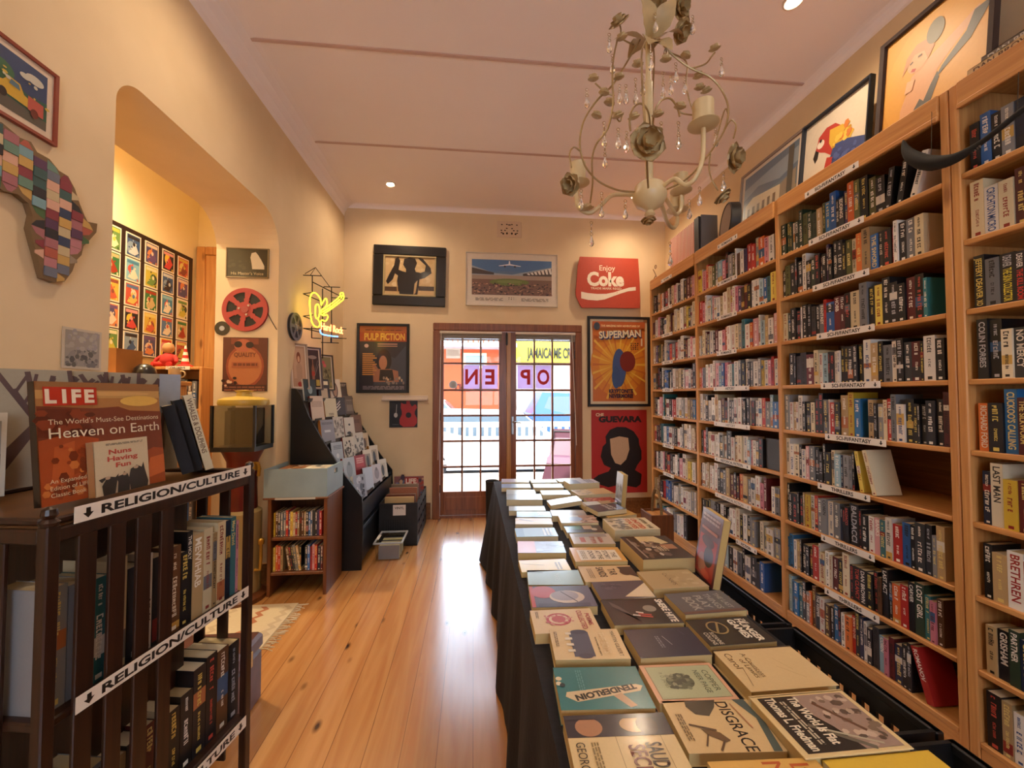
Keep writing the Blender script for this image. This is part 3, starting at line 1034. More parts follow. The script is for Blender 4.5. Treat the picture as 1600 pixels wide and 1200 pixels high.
near_where = ['the top shelf of the nearest bookcase', 'the second shelf of the nearest bookcase', 'the third shelf of the nearest bookcase', 'the fourth shelf of the nearest bookcase', 'the fifth shelf of the nearest bookcase', 'the sixth shelf of the nearest bookcase', 'the seventh shelf of the nearest bookcase', 'the eighth shelf of the nearest bookcase', 'the bottom shelf of the nearest bookcase']
near = ['kbkgnktd', 'cwcmmwkc', 'kgkkkrky', 'kkcdhkrd', 'okbmpkbn', 'ncymirkg', 'ktwrrkgk', 'tkenwoke', 'ktwkdkgm']
nt_ = [{}, {1: ['CRICHTON', 'MICRO'], 4: 'CRAIS'}, {0: ['JEFFERY DEAVER', 'XO'], 2: ['DEAVER', ('THE SKIN COLLECTOR', 'd8c83a')], 3: ['DEAVER', ('THE KILL ROOM', 'd03028')], 4: 'DEAVER'}, {0: 'COLIN FORBES', 3: 'NO MERCY', 4: 'BLOOD STORM'},
       {0: 'RICHARD FORD', 2: "CUCKOO'S CALLING", 3: 'THE SILKWORM', 4: 'AS VENUS'}, {4: 'ALEX CROSS', 1: 'LAST MAN'}, {2: 'BRETHREN', 5: 'GRISHAM'}, {1: 'GRISHAM', 2: 'PARTNER', 3: 'GRISHAM', 4: 'THE CLIENT'}, {}]
for i, codes in enumerate(near):
    s = Shelf(1.398 - rg.uniform(0, .012), 1.398 - .43, SH[i], near_where[i], 'books in the nearest bookcase')
    ti = nt_[i]
    for j, c in enumerate(codes):
        h_, d_ = sizes(rg, c)
        s.put(c, rg.uniform(.026, .044), h_ + .008, d_, rg, ti.get(j))
# the two far bays: several hundred more, too many to list singly
mass = MB()
rg = random.Random(5)
second = ['ywirccvgaikgvwhwprrgoiw', 'riwwaiwwcwciwiphmkwwabuy', 'wgcmgwkmwiowwcguwoiwatwi', 'oigwiwwiabiwwuwgkwkgwgywirw', 'wwkwwcwmkwkgwwkdkwkwwrgab', 'krkcwwwkgwkwtcwaiwgk', 'mwwtwwwkkgtmkmotgwwim_wg', 'kkkgkkwkgwwckwkgg_cgwg', '____wrkakwgkwkdb']
first_ = ['ekktowkrwkciwkwkmmi', 'mwiekkwctmtwwcwtykwc', 'tpkvtkwgbrgrwwwkmwiw', 'thkkwkbbkwkwtckwgiwmk', 'hkwiwukwkirwwgwtgkb', 'rkmkuwbwgkwwgcwwct', 'kwkwikrkwwkiwcyyw', 'tthkrbbbgwwgwwwwgw', 'tkkubwwggwwk']
for i, codes in enumerate(second):
    s = Shelf(3.336, 2.415, SH[i], '', '', False, mass)
    s.fill(codes, rg, {}, 1.0 if i not in (5, 8) else .84)
    if i == 5:
        mass.M = FR((XF + .03, s.y - .01, SH[i]), (0, -1, 0), (0, 0, 1)); mass.box(0, .13, 0, .21, -.03, 0, S('2a2018'))
for i, codes in enumerate(first_):
    s = Shelf(4.24, 3.375, SH[i], '', '', False, mass)
    s.fill(codes, rg, {}, 1.0)
mass.M = Matrix.Identity(4)
tag(mass.build('shelved_paperbacks', CARD), 'closely packed pale paperbacks filling the two far bays of the bookcase', 'books', 'books in the far bays', 'stuff')
# ------------------------------------------------------------------ pictures on the walls
def picture(name, label, cat, M, W, Hh, ops, fw=.03, fc='141214', dp=.025, mat=0.0, mc='e8ddc8', bgc='808080', fmat=None, pmat=None, tilt=0.0, group=None):
    """framed flat picture, M at its centre on the wall"""
    t = thing(name, label, cat, M @ Matrix.Rotation(rad(tilt), 4, 'Z') @ Matrix.Translation((0, 0, .002)), group)
    x0, y0 = -W / 2, -Hh / 2
    if fw:
        b = MB()
        c = S(fc)
        o = [(-W / 2, -Hh / 2), (W / 2, -Hh / 2), (W / 2, Hh / 2), (-W / 2, Hh / 2)]
        i = [(-W / 2 + fw, -Hh / 2 + fw), (W / 2 - fw, -Hh / 2 + fw), (W / 2 - fw, Hh / 2 - fw), (-W / 2 + fw, Hh / 2 - fw)]
        vs = [(p[0], p[1], 0) for p in o] + [(p[0], p[1], dp - .004) for p in o] + [(p[0] * .995, p[1] * .995, dp) for p in o] + [(p[0], p[1], dp * .9) for p in i] + [(p[0], p[1], .004) for p in i]
        fs = []
        for k in range(4):
            j = (k + 1) % 4
            for q in range(4):
                fs.append((q * 4 + k, q * 4 + j, q * 4 + 4 + j, q * 4 + 4 + k))
        b.add(vs, fs, c)
        b.build('frame', fmat or SATIN, t)
    b = MB()
    z = .007
    b.box(x0 + fw * .7, -x0 - fw * .7, y0 + fw * .7, -y0 - fw * .7, .001, z, S(mc if mat else bgc))
    f = fw + mat
    if mat:
        b.poly([(x0 + f, y0 + f), (-x0 - f, y0 + f), (-x0 - f, -y0 - f), (x0 + f, -y0 - f)], z + .0004, S(bgc))
    art(b, ops, x0 + f, y0 + f, W - 2 * f, Hh - 2 * f, z + .0006)
    b.build('print', pmat or GLOSS, t)
    return t
def panel(name, label, cat, M, W, Hh, ops, dp=.012, bgc='808080', mat_=None, tilt=0.0, pts=None):
    """unframed board or sleeve: one mesh"""
    b = MB()
    if pts:
        b.prism([((p[0] - .5) * W, (p[1] - .5) * Hh) for p in pts], 0.002, dp, S(bgc))
    else:
        b.box(-W / 2, W / 2, -Hh / 2, Hh / 2, .002, dp, S(bgc))
    art(b, ops, -W / 2, -Hh / 2, W, Hh, dp + .0003)
    return tag(b.build(name, mat_ or CARD, None, M @ Matrix.Rotation(rad(tilt), 4, 'Z')), label, cat)

# sepia figure photograph in a broad black frame
ops = [('r', 0, 0, 1, 1, 'c0a070'), ('n', .02, .1, .98, .98, ['c8aa7c', 'b89866', 'd2b88c'], 70, .05), ('r', 0, .08, .35, .2, '4a3420'), ('r', .68, .12, 1, .24, '3a2a1c'),
       ('p', [(.3, 0), (.28, .12), (.24, .34), (.26, .5), (.2, .56), (.16, .4), (.06, .26), (.02, .34), (.08, .52), (.18, .78), (.2, .96), (.26, 1), (.3, .9), (.27, .66), (.36, .62), (.42, .6), (.42, .68), (.36, .8), (.38, .96), (.48, 1), (.6, .98), (.64, .86), (.6, .7), (.62, .62), (.72, .6), (.8, .64), (.82, .8), (.7, .94), (.66, 1), (.76, .98), (.92, .74), (.94, .6), (.8, .46), (.7, .42), (.68, .2), (.66, 0)], '1a120c'),
       ('p', [(.58, .0), (.62, .05), (.66, .4), (.6, .3)], 'b89868'), ('l', .26, .06, .24, .34, .02, 'a88654')]
t = picture('framed_photograph', 'square sepia photograph of a figure from behind in a broad black frame', 'picture', BW(-.757, 2.866), .845, .715, ops, .0, pmat=GLOSS)
for o in list(t.children): bpy.data.objects.remove(o)
b = MB(); W_, H_ = .845, .715
for (x0, x1, y0, y1) in ((-W_ / 2, W_ / 2, H_ / 2 - .115, H_ / 2), (-W_ / 2, W_ / 2, -H_ / 2, -H_ / 2 + .115), (-W_ / 2, -W_ / 2 + .115, -H_ / 2 + .115, H_ / 2 - .115), (W_ / 2 - .115, W_ / 2, -H_ / 2 + .115, H_ / 2 - .115)):
    b.bbox(x0, x1, y0, y1, 0, .035, .008, S('121112'))
b.build('frame', GLOSS, t)
b = MB()
for (x0, x1, y0, y1) in ((-.308, .308, .222, .243), (-.308, .308, -.243, -.222), (-.308, -.287, -.222, .222), (.287, .308, -.222, .222)):
    b.bbox(x0, x1, y0, y1, .01, .03, .004, S('a89468'))
b.build('inner_moulding', SATIN, t)
b = MB(); b.box(-.288, .288, -.223, .223, .005, .012, S('b89868')); art(b, ops, -.287, -.222, .574, .444, .0126); b.build('print', GLOSS, t)
t.rotation_euler.rotate_axis('Z', rad(-.8))
# stadium panorama
ops = [('r', .06, .2, .94, .88, '5a7a9c'), ('r', .06, .66, .94, .88, '4f76a4'), ('p', [(.06, .5), (.06, .76), (.3, .62), (.5, .6), (.94, .76), (.94, .5)], '9aa4ac'),
       ('p', [(.06, .6), (.06, .72), (.3, .63), (.3, .59)], '4a4440'), ('p', [(.94, .58), (.94, .73), (.62, .62), (.62, .58)], '4a4440'),
       ('r', .06, .2, .94, .58, '7a5c4c'), ('p', [(.06, .5), (.06, .58), (.94, .58), (.94, .5)], 'a08c7c'), ('e', .47, .45, .22, .07, '6c7a3c'), ('e', .47, .46, .14, .03, '7c8a48')]
for k in range(7):
    ops += [('p', [(.66 + k * .04, .625 + k * .017), (.69 + k * .04, .635 + k * .017), (.70 + k * .04, .60 + k * .004), (.68 + k * .04, .60 + k * .004)], 'e0dcd4')]
ops += [('n', .06, .21, .94, .42, ['2a2224', '4a3a38', '9a6a58', 'c89878', '6a4a44', '3a2c30'], 240, .012), ('p', [(.36, .755), (.47, .775), (.59, .755), (.6, .765), (.48, .8), (.475, .86), (.465, .86), (.46, .8), (.35, .765)], 'e8eaec'), ('e', .42, .752, .012, .018, '30343c'), ('e', .53, .752, .012, .018, '30343c'),
        ('s', .1, .13, .4, .012, '8a8074', 3), ('s', .6, .13, .9, .012, '8a8074', 3), ('t', 'ELLIS PARK', .5, .14, .025, '6a6258')]
ops = [o for o in ops if not (o[0] == 't')] + [('s', .46, .14, .54, .018, '6a6258', 2)]
picture('stadium_poster', 'wide framed poster of an airliner over a packed stadium', 'poster', BW(.463, 2.858), 1.125, .65, ops, .008, 'd0c4b0', .02, 0, bgc='ddd0bc')
# drinks sign
pts = [(.02, .93), (.03, 1), (.55, .99), (.98, .985), (1, .5), (.995, .02), (.99, 0), (.05, 0), (.02, .06), (-.04, .22), (-.045, .3), (0, .85)]
ops = [('t', 'Enjoy', .47, .735, .10, 'e8d4b8', {'b': .012}), ('t', 'Coke', .44, .44, .25, 'ecdcc4', {'b': .045, 'fit': .60}), ('t', 'TRADE MARK REGD', .445, .36, .04, 'e8d4b8', {'b': .02, 'fit': .5})]
up = [(.04, .31), (.15, .285), (.3, .27), (.45, .275), (.58, .31), (.7, .36), (.82, .405), (.93, .42)]
dn = [(.93, .35), (.8, .33), (.68, .285), (.56, .23), (.42, .165), (.3, .14), (.15, .15), (.04, .18)]
ops.append(('p', up + dn, 'ecdcc4'))
ops.append(('n', .05, .03, .98, .97, ['8a2c1c', '6a2414'], 30, .006))
panel('drinks_sign', 'chipped red soft drink sign with white lettering and a wavy ribbon', 'sign', BW(1.665, 2.845, 4.745), .78, .63, ops, .022, 'b8442c', SATIN, .6, pts)
# comic book poster: lettering over a plain sunburst, no figure
ops = [('r', 0, 0, 1, 1, 'c87030'), ('e', .48, .46, .52, .40, 'd8882c'), ('e', .48, .46, .36, .28, 'e0a030')]
for k in range(26):
    a = 2 * PI * k / 26
    ops.append(('p', [(.48 + .1 * math.cos(a), .46 + .07 * math.sin(a)), (max(0, min(1, .48 + .6 * math.cos(a - .035))), max(.02, min(.84, .46 + .46 * math.sin(a - .035)))), (max(0, min(1, .48 + .6 * math.cos(a + .035))), max(.02, min(.84, .46 + .46 * math.sin(a + .035))))], 'c8702c' if k % 2 else 'e8b848'))
ops += [('e', .5, .42, .13, .24, '3c5484'), ('e', .66, .5, .15, .13, '7a2a24'), ('e', .44, .3, .08, .14, '34507e'),
        ('r', 0, .915, 1, 1, 'b45c30'), ('t', 'THE AMAZING NEW ADVENTURES OF', .53, .935, .022, 'f0dca8', {'fit': .74, 'b': .02}), ('e', .08, .94, .06, .05, '3a4450'), ('t', '25c', .07, .79, .03, '8a1c14'),
        ('t', 'SUPERMAN', .533, .792, .085, '2a3a6a', {'fit': .80, 'b': .08, 'rot': 3}), ('t', 'SUPERMAN', .52, .80, .085, 'e8d8b4', {'fit': .80, 'b': .03, 'rot': 3}), ('t', '1', .93, .70, .085, 'f0e0c0', {'b': .03}),
        ('s', .72, .72, .88, .014, '3a2a20', 4), ('t', 'KRYPTONITE', .53, .105, .045, '3a2038', {'fit': .46, 'b': .05}), ('t', 'NEVERMORE!', .53, .045, .045, '3a2038', {'fit': .46, 'b': .05})]
picture('comic_poster', 'black framed orange sunburst comic poster beside the glass doors', 'poster', BW(1.797, 1.873), .80, 1.118, ops, .032, '121012', .025, .032, 'e0cfae', 'c87030')
# red portrait poster: plain generic bust
ops = [('t', 'CHE', .15, .925, .035, 'e8d4b0', {'b': .035}), ('t', 'GUEVARA', .52, .855, .065, '1c1414', {'fit': .78, 'b': .06}),
       ('p', [(.02, .17), (.12, .22), (.3, .26), (.34, .3), (.22, .34), (.16, .44), (.2, .56), (.26, .6), (.25, .68), (.33, .76), (.46, .795), (.62, .79), (.76, .74), (.85, .65), (.86, .58), (.9, .5), (.9, .4), (.82, .33), (.78, .27), (.9, .22), (.88, .1), (.8, .06), (.5, .1), (.3, .07), (.16, .1)], '1a1416'),
       ('p', [(.33, .65), (.5, .68), (.66, .66), (.68, .52), (.62, .4), (.52, .335), (.42, .36), (.35, .46)], 'c8a888')]
panel('portrait_poster', 'unframed red poster with a black silhouetted head below the orange poster', 'poster', BW(1.795, .762), .705, 1.02, ops, .008, 'b02a28', CARD)
# film poster: lettering kept, the picture a plain stand-in
ops = [('r', 0, .0, 1, 1, '2c2a34'), ('r', 0, .76, 1, 1, 'b04a26'), ('r', 0, .9, 1, 1, 'b8602c'), ('t', 'PULP FICTION', .53, .785, .10, 'e8b04a', {'fit': .86, 'b': .04}), ('s', .12, .93, .92, .014, '6a2a14', 1),
       ('r', .38, .71, .8, .73, 'b88878'), ('r', .38, .68, .8, .695, 'b88878'), ('p', [(.3, .08), (.98, .1), (.98, .7), (.75, .5), (.5, .58), (.36, .35)], '3c424e'), ('e', .52, .46, .16, .18, '181418'), ('e', .5, .43, .085, .11, 'b87a58'), ('p', [(.3, .13), (.84, .13), (.82, .3), (.66, .33), (.4, .33), (.32, .42), (.28, .4)], 'a86c50'), ('p', [(.42, .15), (.74, .15), (.7, .32), (.44, .32)], '1a161c'),
       ('n', .5, .1, .97, .2, ['c8a888', '8a7a70', '5a4a48'], 18, .03), ('e', .15, .69, .045, .03, 'd8b0a8'), ('s', .08, .055, .95, .012, '8a8088', 3)]
for k in range(11):
    ops.append(('r', .07, .555 - k * .032, .07 + .26 + .04 * ((k * 7) % 3 - 1), .575 - k * .032, 'c88c4a'))
picture('film_poster', 'black framed dark film poster headed with yellow letters on an orange band', 'poster', BW(-1.058, 1.888), .602, .815, ops, .03, '101012', .025, 0)
# record sleeve and its ledge
b = MB(); b.bbox(-.265, .265, -.016, .016, 0, .05, .006, S('d8c4b0')); b.bbox(-.265, .265, -.016, .045, 0, .008, .003, S('d8c4b0'))
tag(b.build('record_ledge', SATIN, None, BW(-.802, 1.405)), 'narrow white ledge above the red guitar record sleeve', 'ledge')
gt = [(.42, 1), (.42, .93), (.5, .88), (.6, .88), (.6, 1), (.72, 1), (.73, .9), (.8, .78), (.9, .86), (.95, .84), (.98, .74), (.9, .6), (.9, .5), (.98, .34), (.98, .16), (.88, .03), (.5, .02), (.37, .12), (.36, .3), (.44, .48), (.44, .6), (.4, .74)]
ops = [('p', gt, 'b02c2c'), ('e', .68, .46, .1, .105, '2a2834'), ('l', .24, .48, .26, .86, .02, 'a8a4a0'), ('e', .23, .46, .065, .09, 'b8b4b0'), ('s', .12, .1, .34, .02, '6a6a70', 1)]
panel('record_sleeve', 'black record sleeve with a large red electric guitar body', 'record sleeve', BW(-.82, 1.232), .325, .312, ops, .006, '1c1c24', CARD)
# plaster air brick
b = MB(); b.bbox(-.15, .15, -.10, .10, 0, .008, .004, S('d8bc9c'))
rgv = random.Random(3)
for sgn in (-1, 1):
    for k in range(7):
        a = rad(8 + k * 13)
        r_ = .045 + .04 * (k % 2) + .03 * (k % 3 == 0)
        cx, cy = sgn * (r_ + .02) * math.cos(a), -.06 + (r_ + .03) * math.sin(a) * 1.1
        b.ell(cx, cy, .012, .007, .0086, S('2a1c14'), 8)
    b.ell(sgn * .03, -.05, .012, .014, .0086, S('2a1c14'), 8); b.ell(sgn * .075, -.055, .012, .012, .0086, S('2a1c14'), 8)
b.build('air_vent', MATTE, None, BW(.43, 3.478))
tag(bpy.data.objects['air_vent'], 'small pierced plaster air vent high above the doors', 'vent')

# ---- left wall near the camera
ops = [('r', 0, 0, 1, 1, '30466a'), ('r', 0, 0, 1, .25, '5a564c'), ('p', [(0, .25), (1, .16), (1, .5), (.7, .45), (.3, .55), (0, .5)], '2c5a48'), ('e', .3, .62, .2, .16, '3c6a4a'), ('e', .8, .78, .14, .08, 'c8c4b4'), ('e', .65, .74, .08, .05, 'c8c4b4'),
       ('p', [(.2, .26), (.2, .4), (.34, .44), (.42, .56), (.58, .54), (.64, .4), (.7, .38), (.7, .22)], 'd0a83a'), ('p', [(.70, .2), (.70, .44), (.94, .42), (.94, .18)], 'b8564a'), ('e', .34, .24, .06, .08, '2a2424'), ('e', .8, .18, .06, .08, '6a2a20'), ('p', [(.42, .44), (.45, .53), (.56, .51), (.58, .42)], '5a7a8a'), ('n', .3, .4, 1, .7, ['d0b048', 'c8c4b0'], 8, .035)]
picture('naive_picture', 'small picture of a yellow truck in a reddish wooden frame', 'picture', LW(1.43, 2.48), .27, .262, ops, .012, '8a3a24', .015, .022, 'dcc8b0', '30466a')
# patchwork map of the continent
out = [(-.02, 1.0), (.14, .965), (.24, .98), (.30, .93), (.42, .93), (.52, .88), (.62, .875), (.70, .80), (.76, .70), (.82, .62), (.86, .58), (.98, .60), (.97, .52), (.88, .42), (.82, .36), (.80, .28), (.74, .22), (.70, .12), (.62, .02), (.52, -.01), (.40, 0), (.36, .10), (.30, .24), (.26, .34), (.28, .44), (.24, .52), (.14, .55), (.02, .53), (-.12, .56), (-.22, .66), (-.24, .8), (-.16, .93)]
# only its right part is in the frame; the rest is built too
Wm, Hm = .33, .46
b = MB()
pts = [((p[0]) * Wm, p[1] * Hm) for p in out]
b.prism(pts, .002, .022, S('7a6040'))
pal = ['c8b48c', '7aa0a8', '8a3a44', 'b87a80', '4a6a44', '30405e', '2a2a30', 'd8a890', '6a8a7a', '9a8a78', 'b05a48', '5a3a58', 'c8a05a', '6a7080', '3a5a58', 'a86a70']
rm = random.Random(8)
def inside(x, y):
    c = False
    n = len(pts)
    for i in range(n):
        (x1, y1), (x2, y2) = pts[i], pts[(i + 1) % n]
        if (y1 > y) != (y2 > y) and x < (x2 - x1) * (y - y1) / (y2 - y1) + x1:
            c = not c
    return c
cw = .044
for i in range(-3, 9):
    for j in range(0, 15):
        x0, y0 = i * cw, j * cw * .78 + (i % 2) * .012
        x1, y1 = x0 + cw * .96, y0 + cw * .74
        q = [(x0, y0), (x1, y0), (x1, y1), (x0, y1)]
        if all(inside(*p) for p in q):
            hz = .0225 + rm.uniform(0, .004)
            b.prism(q, .02, hz, S(rm.choice(pal)))
        elif inside((x0 + x1) / 2, (y0 + y1) / 2):
            q2 = [p for p in q]
            cx, cy = (x0 + x1) / 2, (y0 + y1) / 2
            q2 = [p if inside(*p) else (cx + (p[0] - cx) * .3, cy + (p[1] - cy) * .3) for p in q]
            b.prism(q2, .02, .0225, S(rm.choice(pal)))
tag(b.build('patchwork_map', SATIN, None, LW(1.395, 1.86)), 'africa shaped wall hanging of coloured wooden patches', 'wall hanging')
ops = [('r', .06, .06, .94, .94, '9a9088'), ('n', .1, .08, .9, .5, ['5a5450', '70686a', '4a4648', '8a8280'], 50, .06), ('n', .1, .5, .9, .9, ['b0a69c', 'a89e98', '9a9296'], 30, .07)]
panel('small_print', 'small grey print pinned to the wall by the opening', 'print', LW(1.695, 1.63), .155, .155, ops, .004, 'c8b8a4')
# ---- jamb of the opening
JY = OY1 - .019 + .018
def JW(x, z): return FR((x, OY1, z), (1, 0, 0), (0, 0, 1))
ops = [('r', 0, 0, 1, 1, '1c1a18'), ('n', .05, .3, .6, .6, ['2a2622', '34302a'], 14, .05),
       ('p', [(.62, .28), (.6, .5), (.57, .7), (.6, .86), (.7, .9), (.76, .8), (.84, .62), (.92, .4), (.92, .28)], 'd8cab0'), ('t', "His Master's Voice", .5, .07, .10, 'c8b898', {'fit': .8})]
picture('dark_sign', "dark framed landscape sign above the red film reel on the jamb", 'sign', JW(-1.747, 2.477), .312, .232, ops, .008, '8a7450', .012)
# film reels
def reel(name, label, M, R, col, th=.02, hubc='8a8a8c', n=6, group=None):
    t = thing(name, label, 'film reel', M)
    b = MB(); b.lathe([(R * .30, .002), (R * .97, .002), (R * .97, th - .004), (R * .30, th - .004)], 40, S('141214')); b.build('wound_film', SATIN, t)
    for z0 in (.0, th - .0035):
        b = MB()
        N = 72
        ro, r1_, r2_ = R, R * .80, R * .36
        def ringpoly(ra, rb, a0, a1):
            b.add([(ra * math.cos(a0), ra * math.sin(a0), z0 + .0035), (rb * math.cos(a0), rb * math.sin(a0), z0 + .0035), (rb * math.cos(a1), rb * math.sin(a1), z0 + .0035), (ra * math.cos(a1), ra * math.sin(a1), z0 + .0035), (ra * math.cos(a0), ra * math.sin(a0), z0), (rb * math.cos(a0), rb * math.sin(a0), z0), (rb * math.cos(a1), rb * math.sin(a1), z0), (ra * math.cos(a1), ra * math.sin(a1), z0)],
                  [(0, 1, 2, 3), (4, 7, 6, 5), (1, 5, 6, 2), (0, 3, 7, 4)], S(col))
        for i in range(N):
            a0, a1 = 2 * PI * i / N, 2 * PI * (i + 1) / N
            ringpoly(r1_, ro, a0, a1)
            ringpoly(.0, r2_, a0, a1)
            am = ((a0 + a1) / 2 * n / (2 * PI)) % 1
            for q in range(6):
                ra, rb = r2_ + (r1_ - r2_) * q / 6, r2_ + (r1_ - r2_) * (q + 1) / 6
                half = .30 - .13 * ((q + .5) / 6)
                if abs(am - .5) > .5 - half * .8:
                    ringpoly(ra, rb, a0, a1)
        b.build('flange', SATIN, t)
    b = MB(); b.lathe([(R * .16, th - .001), (R * .16, th + .004), (R * .06, th + .004)], 20, S(hubc))
    for k in range(3):
        a = 2 * PI * k / 3 + .5
        b.lathe([(R * .05, th - .001), (R * .05, th + .005), (.001, th + .005)], 10, S('b8a090'), (R * .25 * math.cos(a), R * .25 * math.sin(a), 0))
    b.build('hub', SATIN, t)
    return t
reel('film_reel', 'large red film reel between the dark sign and the brown poster', JW(-1.755, 2.112) @ Matrix.Rotation(.35, 4, 'Z'), .167, 'a83a34', hubc='a04a42')
b = MB(); b.tube([(.16, -.02, .008), (.19, -.08, .008), (.23, -.15, .008)], .003, 6, S('1c1612'))
tag(b.build('film_strip', SATIN, None, JW(-1.755, 2.112)), 'loose end of film hanging from the red reel', 'film')
b = MB(); b.lathe([(.054, .002), (.054, .006), (.018, .0065)], 36, S('161418')); b.lathe([(.019, .006), (.019, .007), (.004, .007)], 20, S('a8aab0'))
tag(b.build('small_record', GLOSS, None, JW(-1.925, 1.966)), 'small black record with a grey label beside the red reel', 'record')
ops = [('r', 0, 0, 1, 1, '5a2c20'), ('e', .5, .46, .43, .4, '8a4028'), ('e', .5, .46, .38, .35, 'a8643c'), ('r', .18, .87, .8, .98, '7a3a28'), ('e', .45, .85, .2, .12, 'a85a40'), ('e', .34, .87, .09, .06, '2a1a18'), ('e', .6, .86, .09, .06, '2a1a18'),
       ('t', 'QUALITY', .5, .64, .075, '6a3420', {'fit': .5, 'b': .03}), ('r', .2, .44, .8, .54, '9a5434'), ('s', .24, .47, .78, .05, '6a3420', 1), ('r', 0, 0, 1, .12, '3a1c16'), ('s', .05, .06, .95, .03, '7a4a38', 2), ('n', .02, .1, .3, .25, ['c8a080', '2a1814'], 8, .04)]
panel('round_badge_poster', 'brown poster of a round badge lettered QUALITY above the red cabinet', 'poster', JW(-1.75, 1.69), .322, .415, ops, .01, '30181a', CARD)
t = reel('film_reel', 'small grey film reel on the wall beside the neon sign', LW(3.51, 2.033), .118, '6a6870', .025)

# ---- comic covers in the side room
t = thing('cover_display', 'large dark panel of comic covers in rows in the side room', 'poster', FR((XS + .002, 3.42, 1.80), (0, 1, 0), (0, 0, 1)))
Wp, Hp = 1.07, 1.105
b = MB(); b.box(-.28, Wp, 0, Hp, 0, .02, S('2c1c18')); b.build('board', SATIN, t)
rc = random.Random(21)
pals = [['c8584a', '5a7aa8', 'd8c068', 'e8dcc8'], ['6a9050', 'c8bc50', '3a4a38', 'e4dcb4'], ['2a2a34', 'e8a0a0', 'f0c84a', 'd04a4a'], ['e8d8b0', '3a7a4a', 'a03a2a', 'c8b080'], ['3a5a8a', '2a2a34', '8aa0b8', 'c8d0d8'],
        ['d8b450', 'c86048', 'e4d07c', '8a4a40'], ['8ac0d8', 'e8e0d0', 'd85a50', '4a8ab0'], ['d88858', '6a5080', 'e4ccb8', '50507a']]
for i in range(-1, 5):
    for j in range(5):
        x, y = .055 + i * .2, Hp - .245 - j * .215
        if y < -.01: continue
        p = pals[(i * 3 + j * 2 + 1) % 8]
        rc.shuffle(p)
        b = MB(); b.box(x, x + .155, max(y, .005), y + .205, .02, .022, S('f0e8d8'))
        y = max(y, .005)
        ops = [('r', 0, 0, 1, 1, p[0]), ('e', rc.uniform(.3, .7), rc.uniform(.3, .6), rc.uniform(.2, .35), rc.uniform(.2, .35), p[1]), ('r', .05, .8, .95, .95, p[2]), ('p', [(.1, .1), (rc.uniform(.4, .6), rc.uniform(.6, .75)), (.9, rc.uniform(.1, .4)), (.6, .05)], p[3]), ('e', rc.uniform(.35, .65), rc.uniform(.4, .6), .1, .1, p[2]), ('n', .05, .05, .95, .75, p, 8, .06)]
        art(b, ops, x + .011, y + .012, .133, .181, .0225)
        b.build('cover_print', CARD, t)
# ------------------------------------------------------------------ neon guitar sign in the far left corner
NP, NF = Vector((-1.43, 3.53, 0)), Vector((-1.20, 3.97, 0))
nr = (NF - NP).normalized()
nn = nr.cross(Vector((0, 0, 1)))
if nn.dot(Vector((1.4, -3.5, 0))) < 0: nn = -nn
def npl(px, py, off=0.0):
    d = cam.rotation_euler.to_matrix() @ Vector(((px - 800) / FPX, (600 - py) / FPX, -1))
    o = Vector((0, 0, H))
    tt = (NP + nn * off - o).dot(nn) / d.dot(nn)
    return o + d * tt
sg = thing('neon_sign', 'lit yellow neon guitar over red script lettering on a black rod frame', 'neon sign', T(0, 0, 0))
b = MB()
P = lambda *q: [npl(x, y, -.03) for x, y in q]
for q in ([(474, 430), (502, 431)], [(488, 430), (488, 457)], [(489, 441), (538, 466)], [(506, 448), (531, 449)], [(504, 451), (504, 560)], [(518, 449), (518, 535)], [(474, 459), (488, 457)], [(474, 459), (504, 472)], [(474, 494), (489, 492)], [(474, 494), (487, 499)], [(474, 513), (500, 514)], [(487, 510), (487, 528)], [(487, 528), (501, 529)], [(502, 535), (529, 536)], [(517, 528), (517, 536)], [(518, 465), (543, 466)], [(520, 513), (541, 514)], [(520, 528), (541, 529)], [(474, 513), (500, 519)]):
    b.tube(P(*q), .0045, 6, S('141010'))
b.build('rod_frame', MATTE, sg)
b = MB()
b.tube([npl(485, 430, -.03), npl(493, 418, -.05), npl(515, 448, -.03)], .003, 6, S('2a1c14'))
b.tube([npl(493, 418, -.05), LW(3.72, 2.55) @ Vector((0, 0, .0))], .003, 6, S('2a1c14'))
b.build('hanging_wire', MATTE, sg)
NY = emit('neon_yellow', (1, .80, .02, 1), 4.2)
NR = emit('neon_red', (1, .22, .06, 1), 4.5)
NB = emit('neon_blue', (.06, .25, 1, 1), 6.0)
def smooth_path(pts, n=4):
    pts = [Vector(p) for p in pts]
    out = []
    for i in range(len(pts) - 1):
        p0, p1, p2, p3 = pts[max(i - 1, 0)], pts[i], pts[i + 1], pts[min(i + 2, len(pts) - 1)]
        for k in range(n):
            t_ = k / n
            out.append(.5 * ((2 * p1) + (p2 - p0) * t_ + (2 * p0 - 5 * p1 + 4 * p2 - p3) * t_ ** 2 + (3 * p1 - p0 - 3 * p2 + p3) * t_ ** 3))
    out.append(pts[-1])
    return out
b = MB()
P0 = lambda *q: smooth_path([npl(x, y, 0) for x, y in q])
for q in ([(502, 477), (500, 466), (493, 458), (487, 459), (484, 470), (485, 490), (487, 502), (491, 509), (497, 511), (500, 506), (497, 499)],
          [(502, 477), (507, 468), (510, 467), (511, 474), (508, 480), (504, 483), (501, 489), (505, 493), (511, 492), (512, 497), (508, 502), (503, 500), (500, 506)],
          [(493, 478), (496, 475), (499, 480), (499, 492), (496, 498), (493, 494), (493, 478)],
          [(500, 486), (514, 477), (530, 464), (532, 458), (536, 458), (537, 466), (533, 471), (517, 483), (503, 492)], [(503, 488), (516, 480), (531, 468)], [(535, 461), (533, 466)]):
    b.tube(P0(*q), .0048, 8)
b.build('yellow_tube', NY, sg, smooth=True)
b = MB()
